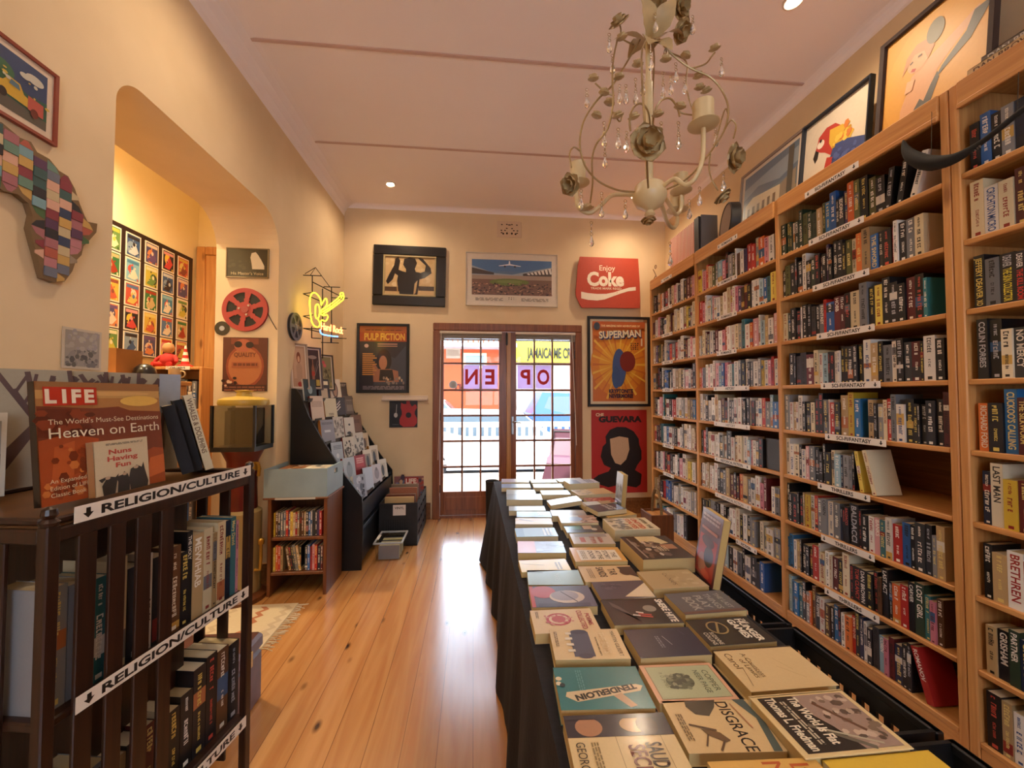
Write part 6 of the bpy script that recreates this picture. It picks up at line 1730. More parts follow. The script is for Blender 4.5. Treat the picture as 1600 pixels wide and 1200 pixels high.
buds = [(927, 126, 0), (943, 148, 0), (951, 164, -.03), (931, 184, 0), (966, 184, -.08), (991, 186, -.1), (967, 124, 0), (996, 104, -.05), (1040, 96, -.05), (1028, 182, -.1), (1062, 170, -.1), (1093, 140, .04), (1117, 79, -.02), (1070, 90, .06), (1092, 122, .02), (1104, 145, .04), (972, 62, -.02)]
for c in buds:
    b = MB(); petal_cup(b, c3(*c), (.3 * math.sin(c[0]), -.3, .9), .021, 4, 2, 1.4); b.build('rose_bud', LEAFM, chd)
drops = [(917, 138, 0, 1), (952, 52, -.02, 1), (957, 85, 0, 1), (944, 190, 0, 2), (966, 200, -.08, 1), (979, 205, -.1, 1), (968, 132, 0, 1), (978, 132, -.02, 1), (993, 122, -.05, 2), (1004, 118, -.05, 1), (1036, 112, -.05, 2), (1048, 118, -.02, 1), (1056, 98, .0, 1), (1070, 118, .05, 1), (1127, 90, -.02, 1), (1033, 190, -.1, 1), (1060, 190, -.1, 2), (1118, 200, .02, 1), (908, 296, .0, 1), (940, 300, .02, 2), (977, 312, .02, 1), (1077, 312, .02, 1), (1093, 292, .05, 1), (1130, 268, .0, 1), (924, 346, .06, 2), (1047, 378, .12, 2), (945, 222, 0, 2), (1024, 20, -.05, 1), (1017, 78, -.08, 1), (1082, 24, .0, 1), (1110, 160, .04, 2), (1040, 60, .0, 1)]
def drop_mesh(nl):
    hk, cr_ = MB(), MB()
    z = 0
    for k in range(nl):
        hk.ring((0, 0, z - .005), .005, .0011, (1, 0, 0) if k % 2 else (0, 1, 0), 10, 4)
        z -= .010
        cr_.lathe([(.0008, z), (.0045, z - .005), (.0008, z - .010)], 8, None)
        z -= .011
    hk.ring((0, 0, z - .004), .005, .0011, (0, 1, 0), 10, 4)
    z -= .008
    cr_.lathe([(.0012, z), (.003, z - .006), (.0085, z - .022), (.0095, z - .029), (.007, z - .036), (.001, z - .041)], 8, None)
    return hk, cr_
proto = {}
for nl in (1, 2):
    proto[nl] = drop_mesh(nl)
first = {}
for (px, py, dy, nl) in drops:
    c = c3(px, py, dy)
    if nl not in first:
        k_ = proto[nl][1].build('crystal_drop', CRYS, chd, Matrix.Translation(c))
        h_ = proto[nl][0].build('hook', WIREM, k_)
        first[nl] = (k_, h_)
    else:
        k_ = first[nl][0].copy(); COL.objects.link(k_); k_.parent = chd; k_.matrix_basis = Matrix.Translation(c)
        h_ = first[nl][1].copy(); COL.objects.link(h_); h_.parent = k_

# ------------------------------------------------------------------ slatted revolving book stand, front left
P0_, P1_ = Vector((-.973, 1.022, 0)), Vector((-.868, 1.645, 0))
dr = (P1_ - P0_).normalized()
dl = Vector((-dr.y, dr.x, 0))
RKL, RKD = (P1_ - P0_).length, .49
RM = Matrix((dr, dl, Vector((0, 0, 1)))).transposed().to_4x4()
RM.translation = P0_
rack = thing('revolving_bookcase', 'dark slatted revolving bookcase full of religion books at the front left', 'bookcase', RM)
RZ = [.235, .70, 1.150]
for nm, z in (('base_board', .235), ('shelf', .70), ('top_board', 1.150)):
    b = MB(); b.bbox(.0, RKL, .0, RKD, z - .022, z, .004); b.build(nm, DARKW if z < 1 else noisy('rack_top', S('5a3a20'), S('6c4828'), (3, 14, 3), .35), rack)
b = MB()
for x0, x1, y0, y1 in ((-.012, RKL + .012, -.012, .012), (-.012, RKL + .012, RKD - .012, RKD + .012), (-.012, .012, .012, RKD - .012), (RKL - .012, RKL + .012, .012, RKD - .012)):
    b.bbox(x0, x1, y0, y1, 1.108, 1.142, .004)
    b.bbox(x0 + .004, x1 - .004, y0 + .004, y1 - .004, 1.150, 1.166, .004)
b.build('top_rail', DARKW, rack)
for x in (.0, RKL):
    for y in (.0, RKD):
        b = MB(); b.bbox(x - .014, x + .014, y - .014, y + .014, .0, 1.15, .003)
        b.lathe([(.016, 1.15), (.019, 1.158), (.010, 1.166), (.015, 1.175), (.013, 1.188), (.003, 1.194)], 14, None, (x, y, 0)); b.build('post', DARKW, rack)
def slat(x, y, along):
    b = MB()
    if along == 'x': b.bbox(x - .021, x + .021, y - .005, y + .005, .05, 1.11, .002)
    else: b.bbox(x - .005, x + .005, y - .021, y + .021, .05, 1.11, .002)
    b.build('slat', DARKW, rack)
for k in range(4): slat(.075 + k * .071, -.004, 'x')
for k in range(4): slat(RKL + .004, .10 + k * .095, 'y')
for k in range(5): slat(RKL - .05 - k * .093, RKD + .004, 'x')
for k in range(4): slat(-.004, .12 + k * .095, 'y')
b = MB(); b.bbox(RKL * .5 - .15, RKL * .5 + .15, RKD * .5 - .15, RKD * .5 + .15, .235, 1.128, .003); b.build('core', DARKW, rack)
b = MB(); b.lathe([(.2, 0), (.2, .02), (.06, .05), (.05, .21)], 20, None, (RKL / 2, RKD / 2, 0)); b.build('foot', DARKW, rack)
def rlabel(x0, x1, z, drop=0.0):
    M = FR((x0, -.019, z), (1, 0, 0), (0, 0, 1)) @ Matrix.Rotation(-drop, 4, 'Z')
    b = MB(M); W_ = x1 - x0; h_ = .040
    b.prism([(0, -h_ / 2), (W_, -h_ / 2), (W_, h_ / 2), (0, h_ / 2)], -.0015, 0, S('efe4d4'))
    ink = S('1c1612')
    b.text('RELIGION/CULTURE', W_ / 2, -h_ * .26, h_ * .52, ink, 'c', None, .0006, .035, fit=W_ * .80)
    for cx in (W_ * .05, W_ * .95):
        b.poly([(cx - .005, .012), (cx - .005, 0), (cx - .012, 0), (cx, -.013), (cx + .012, 0), (cx + .005, 0), (cx + .005, .012)][::-1], .0006, ink)
    b.build('shelf_label', CARD, rack)
rlabel(.035, .615, 1.163); rlabel(.05, .615, .705); rlabel(.05, .615, .222)
# books inside: spines towards the aisle
rr_ = random.Random(9)
def rackbook(label, x, y, z, th, ht, dp, code, title=None, lean=0, face='front', group='books in the revolving bookcase'):
    if face == 'front': M = RM @ FR((x, y, z), (1, 0, 0), (0, 0, 1))
    else: M = RM @ FR((x, y, z), (0, 1, 0), (0, 0, 1))
    if lean: M = M @ Matrix.Translation((ht * math.sin(rad(lean)) if lean > 0 else 0, th * math.sin(rad(-lean)) if lean < 0 else 0, 0)) @ Matrix.Rotation(rad(lean), 4, 'Z')
    mb = MB(); book_cover(mb, th, ht, dp, code, rr_, title); o = mb.build('hardcover_book', CARD, None, M)
    pb = MB(); book_pages(pb, th, ht, dp, rr_); pb.build('pages', MATTE, o)
    tag(o, label, 'book', group)
wh = ['the middle tier of the slatted bookcase', 'the lower tier of the slatted bookcase']
x = .02
set1 = [('g', .045, .29), ('g', .05, .28), ('u', .04, .27), ('c', .045, .30), ('d', .05, .26), ('w', .02, .28), ('k', .05, .26), ('h', .04, .27), ('k', .03, .24)]
for j, (c, th, ht) in enumerate(set1):
    rackbook('%s book behind slats, %s from left on %s' % (PAL[c][0], ORD[j], wh[0]), x, .03, .70, th, ht, .14, c)
    x += th + .002
x = RKL - .235
set2 = [('k', .02, .30, 'THE HOLY'), ('t', .042, .28, 'MEWIHIAB'), ('c', .036, .285, None), ('t', .018, .26, None), ('c', .036, .29, None), ('n', .022, .285, None), ('u', .024, .29, 'Mary David'), ('i', .012, .27, None)]
for j, (c, th, ht, ti) in enumerate(set2):
    rackbook('%s book in the open part, %s from left, %s' % (PAL[c][0], ORD[j], wh[0]), x, .03, .70, th, ht, .14, c, ti)
    x += th + .002
x = .02
set3 = [('t', .05, .26), ('c', .05, .20), ('g', .04, .25), ('t', .05, .22), ('k', .05, .23), ('m', .03, .24), ('c', .04, .26), ('k', .04, .22), ('k', .045, .24), ('k', .05, .29), ('k', .045, .30), ('h', .05, .29), ('k', .05, .28)]
for j, (c, th, ht) in enumerate(set3):
    rackbook('%s book, %s from the left on %s' % (PAL[c][0], ORD[j], wh[1]), x, .03, .235, th, ht, .14, c)
    x += th + .002
# books shown on top
def topbook(label, name, px0, px1, hgt, th, back, cover, ops, z=1.168, spine=None, yoff=0.0):
    a, c = at(px0[0], px0[1], Z=z), at(px1[0], px1[1], Z=z)
    r = (c - a); r.z = 0; wv = r.length; r.normalize()
    n = r.cross(Vector((0, 0, 1)))
    up = Vector((0, 0, 1)) * math.cos(rad(back)) - n * math.sin(rad(back))
    M = FR((a.x, a.y, z + th * math.sin(rad(back))), r, up)
    t = thing(name, label, 'book', M, 'books shown on top of the revolving bookcase')
    b = MB(); e = .0015
    b.box(0, wv, 0, hgt, -e, 0, S(cover)); b.box(0, wv, 0, hgt, -th, -th + e, S(cover)); b.box(0, e, 0, hgt, -th, 0, S(spine or cover))
    art(b, ops, 0, 0, wv, hgt, .0003); b.build('cover', GLOSS, t)
    b = MB(); b.box(e, wv - .004, .003, hgt - .003, -th + e, -e, S('d8ccb0')); b.build('pages', MATTE, t)
    return t
lf = [('r', 0, 0, 1, 1, '8a4a28'), ('r', 0, .72, 1, 1, 'b07a44'), ('r', 0, .86, 1, 1, 'c89a5c'), ('r', .0, .93, 1, 1, '9a6a40'), ('e', .8, .83, .18, .05, 'e8b85a'), ('e', .6, .9, .3, .02, 'd8a868'), ('p', [(.0, .72), (.0, .8), (.4, .77), (.6, .78), (.7, .74), (1, .72), (1, .0), (0, 0)], '7a3a24'),
      ('p', [(.0, .55), (0, .78), (.3, .76), (.38, .6), (.3, .5)], '6a2c1a'), ('p', [(0, 0), (0, .52), (.2, .56), (.42, .5), (.4, 0)], 'a84a20'), ('p', [(.06, .1), (.1, .46), (.24, .5), (.22, .2)], 'c05c2a'), ('p', [(.25, .12), (.28, .44), (.36, .4), (.36, .1)], '8a3818'), ('p', [(.72, 0), (.74, .3), (.9, .36), (1, .34), (1, 0)], 'a04a22'), ('p', [(.8, .06), (.86, .26), (1, .28), (1, .1)], 'c8642e'), ('n', .02, .05, .38, .5, ['d07838', '7a3014', 'b85426', '943c1a'], 40, .03), ('n', .0, .56, .36, .76, ['5a2414', '8a3c20'], 16, .05),
      ('r', .04, .80, .42, .955, 'c0321c'), ('t', 'L', .09, .825, .105, 'f0dcc0', {'b': .045}), ('t', 'I', .18, .825, .105, 'f0dcc0', {'b': .045}), ('t', 'F', .265, .825, .105, 'f0dcc0', {'b': .045}), ('t', 'E', .36, .825, .105, 'f0dcc0', {'b': .045}), ('t', "The World's Must-See Destinations", .06, .645, .042, 'e8d4b0', {'al': 'l', 'fit': .90}), ('t', 'Heaven on Earth', .06, .53, .085, 'f0e0c0', {'al': 'l', 'fit': .90, 'b': .0}),
      ('t', 'An Expanded', .05, .17, .032, 'e8d0a8', {'al': 'l'}), ('t', 'Edition of LIFE', .05, .115, .032, 'e8d0a8', {'al': 'l'}), ('t', 'Classic Book', .05, .06, .032, 'e8d0a8', {'al': 'l'})]
topbook('large orange canyon book with a red title block atop the slatted bookcase', 'softcover_book', (64, 795), (257, 752), .318, .02, 6, 'a0522c', lf, spine='241a14')
nn_ = [('t', 'Nuns', .46, .74, .085, 'c04a38', {'fit': .42, 'b': .03}), ('t', 'Having', .5, .61, .085, 'c04a38', {'fit': .56, 'b': .03}), ('t', 'Fun', .5, .48, .085, 'c04a38', {'fit': .28, 'b': .03}), ('s', .2, .93, .9, .012, '7a7064', 2),
       ('p', [(.12, 0), (.1, .18), (.18, .3), (.1, .24), (.05, .3), (.2, .34), (.34, .3), (.4, .36), (.36, .2), (.32, 0)], '2a2622'), ('p', [(.36, 0), (.38, .2), (.34, .3), (.46, .32), (.5, .38), (.56, .32), (.6, .2), (.58, 0)], '2a2622'), ('p', [(.6, 0), (.58, .24), (.62, .4), (.74, .46), (.84, .4), (.88, .5), (.9, .36), (.96, .1), (.94, 0)], '322c28'), ('e', .2, .31, .045, .03, 'c8a888'), ('e', .5, .33, .04, .03, 'c8a888'), ('e', .72, .42, .05, .03, 'c8a888')]
topbook('small cream book with red title and figures in black leaning on the canyon book', 'softcover_book', (150, 779), (234, 758), .152, .02, 5, 'd8c4a0', nn_, z=1.168, spine='a8743c')
# dark books and the whale book leaning at the right end of the top
def leanbook(label, px, wdir, th, ht, dp, lean, code, title=None):
    a = at(px[0], px[1], Z=1.168)
    M = FR((a.x, a.y, 1.168), wdir, (0, 0, 1)) @ Matrix.Translation((0 if lean < 0 else 0, 0, 0)) @ Matrix.Rotation(rad(lean), 4, 'Z')
    mb = MB(); book_cover(mb, th, ht, dp, code, rr_, title, detail=bool(title)); o = mb.build('hardcover_book', MATTE if code == 'k' else CARD, None, M)
    pb = MB(); book_pages(pb, th, ht, dp, rr_); pb.build('pages', MATTE, o)
    tag(o, label, 'book', 'books shown on top of the revolving bookcase')
leanbook('black book leaning right of the canyon book', (285, 742), (.80, .60, 0), .035, .25, .17, 14, 'k')
leanbook('tall dark book behind the black leaning one', (302, 738), (.80, .60, 0), .03, .27, .18, 14, 'k')
leanbook('cream spined book of whales and dolphins at the right end', (321, 735), (.80, .60, 0), .026, .29, .18, 14, 'c', [('WHALES & DOLPHINS', '6a4a30')])
for i in range(1):
    pass
# painted panel with bare trees behind them
b = MB()
A_, B_ = Vector((-1.475, 1.245, 1.168)), Vector((-1.155, 1.675, 1.168))
r = B_ - A_; Wd = r.length
tr = [('r', 0, 0, 1, 1, 'a89c84')]
for x0, x1_, w_ in ((.12, .34, .05), (.55, .66, .03), (.8, .74, .03)):
    tr += [('p', [(x0 - w_, 0), (x1_ - w_ * .4, .55), (x1_ + w_ * .4, .55), (x0 + w_, 0)], '5a4440')]
    for dx, dy in ((-.16, .44), (.14, .42), (-.05, .45), (.05, .42), (-.1, .3), (.22, .4)):
        tr.append(('l', x1_, .52, x1_ + dx, .53 + dy, .022, '5a4440'))
        tr.append(('l', x1_ + dx * .6, .52 + dy * .6, x1_ + dx * .6 + dx * .5 * (1 if dx > 0 else -.6), .52 + dy * .98, .014, '5a4440'))
for q in range(4):
    tr.append(('l', .52 + q * .12, .1, .45 + q * .16, 1, .02, '5a4440'))
tr.append(('r', .88, .6, 1, 1, '98a0ac'))
M = FR((A_ + B_) / 2 + Vector((0, 0, .182)), r, (0, 0, 1))
panel('painted_panel', 'grey panel painted with bare brown trees behind the books', 'painting', M, Wd, .362, tr, .012, 'a89c84', CARD)
M = FR((-1.375, 1.185, 1.168), (.70, .71, 0), (-.12, .12, 1))
panel('landscape_print', 'grey landscape print leaning at the left end of the slatted bookcase top', 'print', M @ Matrix.Translation((0, .118, 0)), .19, .235, [('r', .05, .28, .95, .9, '8a8478'), ('p', [(.05, .28), (.05, .6), (.3, .55), (.5, .7), (.95, .5), (.95, .28)], '4a4438'), ('n', .1, .3, .9, .5, ['3a3428', '6a6454'], 20, .06)], .006, 'c0b49c', CARD)
M = FR((-1.30, 1.085, 1.168), (.62, .78, 0), (-.10, .08, 1))
panel('brown_folder', 'worn brown leather folder propped at the far left edge', 'folder', M @ Matrix.Translation((.0, .118, 0)), .20, .235, [], .016, '4a2c18', SATIN, 0, [(0, 0), (.42, 0), (.95, 1), (0, 1)])
tk = thing('leather_trunk', 'brown leather trunk on the floor behind the slatted bookcase', 'trunk', T(-1.46, 1.80, 0, 0))
LEATH = noisy('brown_leather', S('4a2820'), S('5e342a'), (14, 14, 14), .4, .1)
b = MB(); b.bbox(0, .45, 0, .26, 0, .24, .012); b.build('body', LEATH, tk)
b = MB(); b.bbox(-.004, .454, -.004, .264, .243, .315, .014); b.build('lid', LEATH, tk)
b = MB(); b.bbox(.452, .458, .1, .16, .21, .28, .002); b.build('clasp', BRASS, tk)
# ------------------------------------------------------------------ rug, red cabinet, children's corner
rg_ = thing('woven_rug', 'pale woven rug with a fringed end on the floor before the opening', 'rug', T(0, 0, 0))
b = MB()
b.box(-2.05, -1.205, 2.42, 2.93, .001, .010, S('c8b698'))
for k, (x, c) in enumerate(((-1.27, 'b8a488'), (-1.42, 'a86a4a'), (-1.62, 'b8a488'), (-1.80, 'a86a4a'), (-1.95, '8a8a78'))):
    n_ = 12
    for j in range(n_):
        y0, y1 = 2.45 + .45 * j / n_, 2.45 + .45 * (j + 1) / n_
        o_ = .02 * (1 if j % 2 else -1)
        b.add([(x + o_, y0, .0106), (x + .035 + o_, y0, .0106), (x + .035 - o_, y1, .0106), (x - o_, y1, .0106)], [(0, 1, 2, 3)], S(c))
b.build('weave', MATTE, rg_)
b = MB()
rr2 = random.Random(2)
for k in range(44):
    y = 2.43 + k * .0113
    b.tube([(-1.206, y, .006), (-1.18, y + rr2.uniform(-.008, .008), .004), (-1.15 + rr2.uniform(-.02, .02), y + rr2.uniform(-.02, .02), .003)], .0022, 4, S('d0c0a4'))
b.build('fringe', MATTE, rg_)
REDP = noisy('worn_red_paint', S('4c1412'), S('641c16'), (6, 6, 6), .35)
pc = thing('glass_cabinet', 'tall red cabinet with a dark glass box and yellow lid by the jamb', 'cabinet', T(-1.655, 3.05, 0))
b = MB(); b.lathe([(.165, 0), (.165, .03), (.14, .05), (.135, .06)], 28); b.build('base', MIDW, pc, smooth=True)
b = MB(); b.lathe([(.125, .06), (.125, .62), (.10, .64)], 28, S('9a8458')); b.build('lower_drum', SATIN, pc, smooth=True)
b = MB(); b.lathe([(.098, .62), (.092, .80), (.098, .98), (.125, 1.04), (.135, 1.06)], 28); b.build('column', REDP, pc, smooth=True)
b = MB(); b.box(-.145, .145, -.13, .13, 1.06, 1.09); 
for x in (-.14, .14):
    for y in (-.125, .125): b.box(x - .008, x + .008, y - .008, y + .008, 1.09, 1.38)
b.build('glass_frame', BLACKP, pc)
b = MB(); b.box(-.136, .136, -.122, -.118, 1.09, 1.38); b.box(.132, .136, -.118, .118, 1.09, 1.38); b.box(-.136, -.132, -.118, .118, 1.09, 1.38); b.build('glass', pane_glass('cabinet_glass', (.75, .75, .72, 1), .1), pc)
b = MB(); b.box(-.11, .10, .0, .09, 1.10, 1.36, S('3a302a')); b.box(-.10, -.06, -.05, 0, 1.10, 1.34, S('6a6050')); b.build('filling', MATTE, pc)
YEL = noisy('yellow_enamel', S('a88a38'), S('b89a44'), (6, 6, 6), .4)
b = MB(); b.lathe([(.155, 1.38), (.16, 1.395), (.155, 1.42), (.12, 1.435), (.05, 1.445), (.045, 1.475), (.06, 1.485), (.005, 1.49)], 28); b.build('lid', YEL, pc, smooth=True)
b = MB(); b.tube([(.09, -.05, .97), (.135, -.06, .97), (.145, -.06, .93), (.14, -.06, .88)], .012, 8); b.lathe([(.018, .92), (.018, .98)], 12, None, (.11, -.055, 0)); b.build('tap', BRASS, pc)
b = MB(); b.tube([(.12, -.05, .22), (.155, -.05, .22), (.16, -.05, .3), (.16, -.05, .42)], .011, 8); b.lathe([(.02, .40), (.022, .43), (.012, .44)], 12, None, (.16, -.05, 0)); b.build('pipe', BRASS, pc)
# children's shelf
kb = thing('small_bookcase', "children's pine bookcase in the side room", 'bookcase', T(-2.58, 3.42, 0))
kw, kd, kh = .40, .26, 1.68
for x in (0, kw - .022):
    b = MB(); b.bbox(x, x + .022, 0, kd, 0, kh, .003); b.build('side_panel', PINE_Z, kb)
for z in (.1, .4, .7, 1.0, 1.32, 1.66):
    b = MB(); b.bbox(.022, kw - .022, .0, kd, z, z + .022, .003); b.build('shelf', PINE_Y, kb)
b = MB(); b.box(.0, kw, kd, kd + .008, .0, kh); b.build('back_panel', PINE_Z, kb)
b = MB(FR((.22, -.002, 1.672), (1, 0, 0), (0, 0, 1))); b.box(-.09, .09, -.014, .014, -.001, .001, S('efe4d4')); b.text("CHILDREN'S", 0, -.007, .014, S('1c1612'), 'c', .13, .0015, .03); b.build('shelf_label', CARD, kb)
rk2 = random.Random(44)
for z in (.422, .722, 1.022, 1.342):
    x = -2.58 + .026
    j = 0
    while x < -2.58 + kw - .06 and j < 12:
        th, ht = rk2.uniform(.018, .036), rk2.uniform(.19, .25)
        c = rk2.choice('gkwbgtdwuh')
        M = FR((x, 3.44, z), (1, 0, 0), (0, 0, 1))
        mb = MB(); book_cover(mb, th, ht, .16, c, rk2); o = mb.build('story_book', CARD, None, M)
        pb = MB(); book_pages(pb, th, ht, .16, rk2); pb.build('pages', MATTE, o)
        tag(o, '%s book, %s from left on the %s children\'s shelf' % (PAL[c][0], ORD[j], {.422: 'lowest', .722: 'second lowest', 1.022: 'second highest', 1.342: 'highest'}[z]), 'book', "books on the children's shelves")
        x += th + .001
        j += 1
cb = thing('cardboard_box', 'open brown cardboard box below the comic cover panel', 'box', T(-2.50, 2.72, 1.55))
CARDB = noisy('cardboard', S('9a6a38'), S('a87642'), (6, 6, 6), .8)
b = MB(); b.box(0, .26, 0, .2, 0, .01)
for q in ((0, .26, 0, .006), (0, .26, .194, .2), (0, .006, .006, .194), (.254, .26, .006, .194)): b.box(*q, 0, .20)
b.build('box', CARDB, cb)
b = MB(); b.box(.12, .2, -.002, 0, .09, .14, S('c8a878')); b.build('paper_label', CARD, cb)
ds = thing('side_counter', 'plain wooden counter in the side room under the cardboard box', 'counter', T(-2.62, 2.55, 0))
b = MB(); b.bbox(0, .58, 0, .55, 1.52, 1.55, .004); b.build('worktop', PINE_Y, ds)
b = MB(); b.bbox(.02, .56, .02, .53, 0, 1.52, .004); b.build('body', PINE_Z, ds)
toy = thing('toy_rocket', 'red and white striped toy cone on the children\'s bookcase', 'toy', T(-2.36, 3.50, 1.683))
b = MB()
for k in range(6):
    b.lathe([(.030 - .004 * k, .02 + k * .026), (.026 - .004 * k, .02 + (k + 1) * .026)], 16, S('c82a20' if k % 2 == 0 else 'f0e4d4'))
b.build('cone', SATIN, toy, smooth=True)
b = MB(); b.lathe([(.055, 0), (.055, .012), (.034, .022)], 18, S('c82a20')); b.build('base', SATIN, toy, smooth=True)
toy = thing('soft_toy', 'plain red and tan stuffed toy beside the striped cone', 'toy', T(-2.49, 3.50, 1.683))
b = MB(); b.lathe([(.03, 0), (.052, .03), (.056, .06), (.04, .10), (.02, .115)], 18, S('b8302a')); b.build('body', MATTE, toy, smooth=True)
b = MB(); b.lathe([(.015, .11), (.038, .135), (.042, .16), (.03, .19), (.004, .2)], 18, S('c89868')); b.build('head', MATTE, toy, smooth=True)
for s_ in (-1, 1):
    b = MB(); b.tube([(s_ * .02, -.02, .02), (s_ * .05, -.06, .018), (s_ * .06, -.085, .02)], [.02, .022, .018], 10, S('c82a20')); b.build('leg', MATTE, toy, smooth=True)
    b = MB(); b.tube([(s_ * .045, 0, .09), (s_ * .075, -.02, .06), (s_ * .08, -.03, .04)], [.016, .015, .012], 8, S('b8302a')); b.build('arm', MATTE, toy, smooth=True)
tag(MB().lathe([(.03, 0), (.058, .01), (.062, .05), (.055, .08), (.03, .105), (.004, .11)], 20, S('141416')).build('black_dome_toy', GLOSS, None, T(-2.38, 2.81, 1.63), True), 'shiny black dome shaped toy standing on the cardboard box', 'pot')  # plain dome standing in for a toy helmet
bpy.data.objects['black_dome_toy'].location = (-2.17, 2.85, 1.55)
mug = thing('mug', 'cream mug between the cardboard box and the bookcase', 'mug', T(-2.09, 3.0, 1.55))
b = MB(); b.lathe([(.03, 0), (.036, .01), (.036, .09), (.032, .09), (.032, .02)], 20, S('c8a878')); b.build('body', SATIN, mug, smooth=True)
b = MB(); b.ring((.045, 0, .05), .022, .005, (0, 1, 0), 16, 6, S('c8a878')); b.build('handle', SATIN, mug, smooth=True)

# ------------------------------------------------------------------ things along the top of the bookcase
ZT = TOPZ1 - .008
def RW(x, y, z, back=0.0, turn=0.0):
    r = Vector((math.sin(rad(turn)), -math.cos(rad(turn)), 0))
    n = r.cross(Vector((0, 0, 1)))
    up = Vector((0, 0, 1)) * math.cos(rad(back)) - n * math.sin(rad(back))
    return FR((x, y, z), r, up)
bd_ = [('r', 0, 0, 1, 1, '6a7c88'), ('r', 0, .55, 1, 1, '5c7084'), ('p', [(.0, .62), (.3, .72), (.7, .6), (1, .68), (1, .9), (.5, .86), (0, .8)], '8494a0'), ('r', 0, .0, 1, .34, '8c8468'), ('p', [(.05, .1), (.05, .5), (.2, .58), (.72, .5), (.72, .12)], 'c8bca0'), ('p', [(.72, .12), (.72, .5), (.98, .6), (.98, .1)], '8a8070')]
for k in range(6):
    bd_.append(('r', .1 + k * .1, .2, .15 + k * .1, .42, '6a5c48'))
bd_ += [('r', .84, .1, .93, .98, '4a4a40'), ('n', .1, .02, .9, .16, ['5a6448', '9a9070'], 24, .04)]
picture('townscape_picture', 'grey framed picture of a pale building standing on the bookcase', 'picture', RW(2.28, 2.83, ZT + .30, 6), .66, .60, bd_, .02, '8a7a70', .02, .03, 'd0c4b4', '6a7c88')
mc = [('r', 0, 0, 1, 1, 'd4c8b4'), ('e', .5, .5, .5, .5, 'd0c4b0'), ('p', [(.1, .1), (.95, .34), (.95, .37), (.1, .14)], 'a89a88'), ('p', [(.2, .64), (.16, .54), (.2, .46), (.24, .5), (.26, .6)], '2a2220'), ('p', [(.2, .62), (.24, .76), (.36, .82), (.5, .8), (.62, .7), (.6, .5), (.46, .44), (.36, .52), (.28, .56)], 'b03a30'), ('e', .28, .66, .06, .05, 'e0d4c4'), ('p', [(.42, .76), (.62, .72), (.8, .56), (.72, .46), (.5, .46), (.42, .6)], 'd0a83c'), ('p', [(.5, .54), (.68, .52), (.98, .4), (.92, .26), (.7, .22), (.74, .02), (.66, .0), (.56, .24), (.44, .38)], '3a4878'), ('p', [(.4, .44), (.36, .3), (.4, .22), (.46, .24), (.5, .4)], 'b03a30'), ('p', [(.92, .26), (1, .2), (.98, .34)], 'b03a30'), ('l', .38, .24, .34, .16, .02, '6a5a50'), ('n', .46, .52, .74, .72, ['e0bc50', 'b88c2c', 'c87838'], 16, .035), ('n', .52, .28, .86, .48, ['2c3a68', '4a5a90'], 14, .04), ('e', .28, .7, .018, .02, '1a1614')]
picture('parrot_canvas', 'white canvas of a red, yellow and blue macaw standing on the bookcase', 'picture', RW(2.28, 2.265, ZT + .29, 6), .48, .58, mc, .012, '1c2430', .035, pmat=SATIN)
sk, dk = 'c89468', '4a4640'
pn = [('r', 0, 0, 1, 1, 'c88e34'), ('e', .5, .5, .5, .5, 'cc9438'), ('p', [(.04, .0), (.0, .0), (.12, .16), (.2, .2), (.2, .14)], dk), ('p', [(.2, .04), (.2, .3), (.26, .42), (.3, .54), (.44, .6), (.6, .64), (.78, .7), (.9, .74), (.9, .68), (.7, .56), (.56, .46), (.5, .34), (.42, .24), (.34, .2), (.3, .04)], sk), ('p', [(.3, .0), (.3, .18), (.4, .3), (.44, .26), (.5, .36), (.56, .44), (.58, .38), (.5, .2), (.42, .06), (.34, .0)], dk), ('p', [(.52, .36), (.6, .46), (.8, .6), (.86, .72), (.96, .72), (.98, .68), (.84, .52), (.66, .44), (.54, .38)], dk), ('e', .36, .66, .11, .105, sk), ('p', [(.2, .6), (.24, .74), (.34, .8), (.46, .78), (.52, .68), (.46, .6), (.42, .7), (.32, .72)], 'b07a4c'), ('e', .52, .80, .085, .10, '6a6450'), ('l', .3, .6, .34, .58, .03, 'a83c30'), ('l', .28, .66, .31, .67, .02, '4a3020'), ('l', .36, .68, .4, .68, .02, '4a3020'), ('p', [(.24, .42), (.26, .52), (.34, .5), (.32, .42)], 'd0a078')]
picture('figure_painting', 'yellow painting of a reclining blonde in dark stockings standing on the bookcase', 'picture', RW(2.25, 1.70, ZT + .335, 6), .50, .66, pn, .022, '3a2c28', .03, pmat=SATIN, fmat=MATTE)
for k, (z, c, tx, ic) in enumerate(((0, 'c8a878', 'DAN BROWN', '5a3a24'), (.037, '6a5c50', 'DAN BROWN', 'c8beb0'))):
    M = FR((XF + .006 + .03 * k, 1.385 - .025 * k, ZT + .03 + z), (0, -1, 0), (0, 0, 1)).copy()
    t = thing('hardcover_book', 'thick hardback lying on top of the nearest bookcase, %s of two' % ['lower', 'upper'][k], 'book', M @ Matrix.Translation((0, -.03, 0)), 'books lying on top of the nearest bookcase')
    b = MB(); b.box(0, .235, 0, .003, -.155, 0, S(c)); b.box(0, .235, .033, .036, -.155, 0, S(c)); b.box(0, .235, 0, .036, -.003, 0, S(c)); b.text(tx, .02, .010, .018, S(ic), 'l', None, .0006, .02, fit=.19); b.build('cover', CARD, t)
    b = MB(); b.box(.004, .231, .003, .033, -.150, -.003, S('d8c8a8')); b.build('pages', MATTE, t)
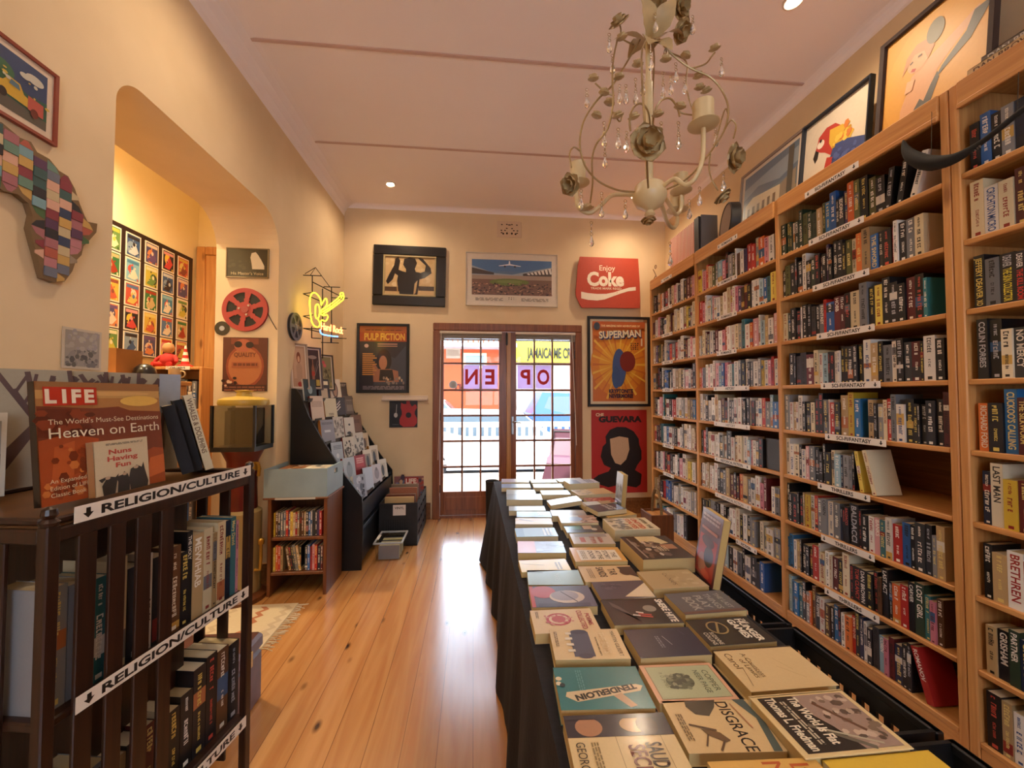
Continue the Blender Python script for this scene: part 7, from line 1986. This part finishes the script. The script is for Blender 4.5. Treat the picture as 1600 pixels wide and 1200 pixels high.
# striped accordion, drum and black case at the far end
ac = thing('striped_case', 'red and cream striped bellows in a black case at the far end', 'case', RW(2.12, 3.78, ZT, 0))
b = MB()
n_ = 17
for k in range(n_):
    x0 = -.27 + .47 * k / n_
    b.box(x0, x0 + .47 / n_ * .62, 0, .40, -.12, .012, S('a84840'))
    b.box(x0 + .47 / n_ * .62, x0 + .47 / n_, 0, .40, -.12, .012, S('e8d4c0'))
b.build('bellows', SATIN, ac)
b = MB(); b.box(.205, .28, 0, .41, -.16, .02, S('17161a')); b.box(.28, .295, 0, .42, -.16, .0, S('6a6a6c')); b.bbox(-.05, .08, .40, .425, -.1, -.02, .004, S('17161a')); b.build('end_block', SATIN, ac)
dm = thing('drum', 'round black framed drum with a tan skin standing on the bookcase', 'drum', RW(2.10, 3.10, ZT + .165, 4, -18))
b = MB(); b.lathe([(.165, -.07), (.165, 0), (.155, .006), (.15, 0)], 36, S('1c1a1a')); b.build('hoop', SATIN, dm, smooth=True)
b = MB(); b.lathe([(.15, -.002), (.15, .0), (.001, .001)], 36, S('8a7464')); b.build('skin', MATTE, dm)
b = MB(FR((2.30, 3.40, ZT + .04), (0, 1, 0), (0, 0, 1)) @ Matrix.Rotation(rad(-50), 4, 'Z')); b.bbox(-.05, .05, .06, .50, -.02, .04, .006, S('17161a')); b.bbox(-.07, .07, .48, .56, -.02, .03, .01, S('17161a'))
tag(b.build('instrument_case', SATIN), 'slim black instrument case leaning on the wall behind the drum', 'case')
fg = MB()
fg.tube([(0, 0, 0), (.01, 0, .05), (0, .02, .10), (-.02, .02, .14)], .004, 6, S('6a4028')); fg.ring((0, 0, .16), .02, .004, (1, 0, 0), 12, 5, S('6a4028')); fg.tube([(0, -.05, .02), (0, 0, .06), (0, .06, .03)], .004, 6, S('6a4028')); fg.lathe([(.03, 0), (.03, .008), (.004, .012)], 12, S('6a4028'))
tag(fg.build('wire_figure', SATIN, None, T(2.02, 4.22, ZT)), 'small rusty wire figure at the far end of the bookcase', 'figurine')
# dark carved tail hanging in front of the upper shelves
hn = thing('carved_tail', 'black crescent shaped tail hanging across the uprights of the top bays', 'ornament', T(0, 0, 0))
b = MB()
pl = [at(1411, 219, X=1.90), at(1417, 236, X=1.90), at(1432, 249, X=1.90), at(1455, 255, X=1.90), at(1482, 251, X=1.90), at(1510, 238, X=1.905), at(1545, 214, X=1.91), at(1590, 178, X=1.92), at(1640, 140, X=1.93)]
b.tube(smooth_path(pl, 4), [.002 + .027 * math.sin(min(1, i / 10) * PI * .5) * (1 if i < 13 else max(.3, 1 - (i - 13) / 14)) for i in range(33)], 10, S('17140f'))
b.build('tail', MATTE, hn, smooth=True)
b = MB()
for k in range(14):
    p = at(1474 + k * 4.2, 254 - k * 2.2, X=1.905); q = at(1478 + k * 4.2, 262 - k * 2.4, X=1.905)
    b.tube([p, q], [.006, .002], 5, S('5a5248'))
b.build('fringe', SATIN, hn)
b = MB(); b.tube([at(1455, 252, X=1.90), at(1456, 168, X=1.975)], .0012, 4, S('2a241c')); b.tube([at(1590, 176, X=1.92), at(1592, 100, X=1.975)], .0012, 4, S('2a241c')); b.build('hanging_thread', MATTE, hn)
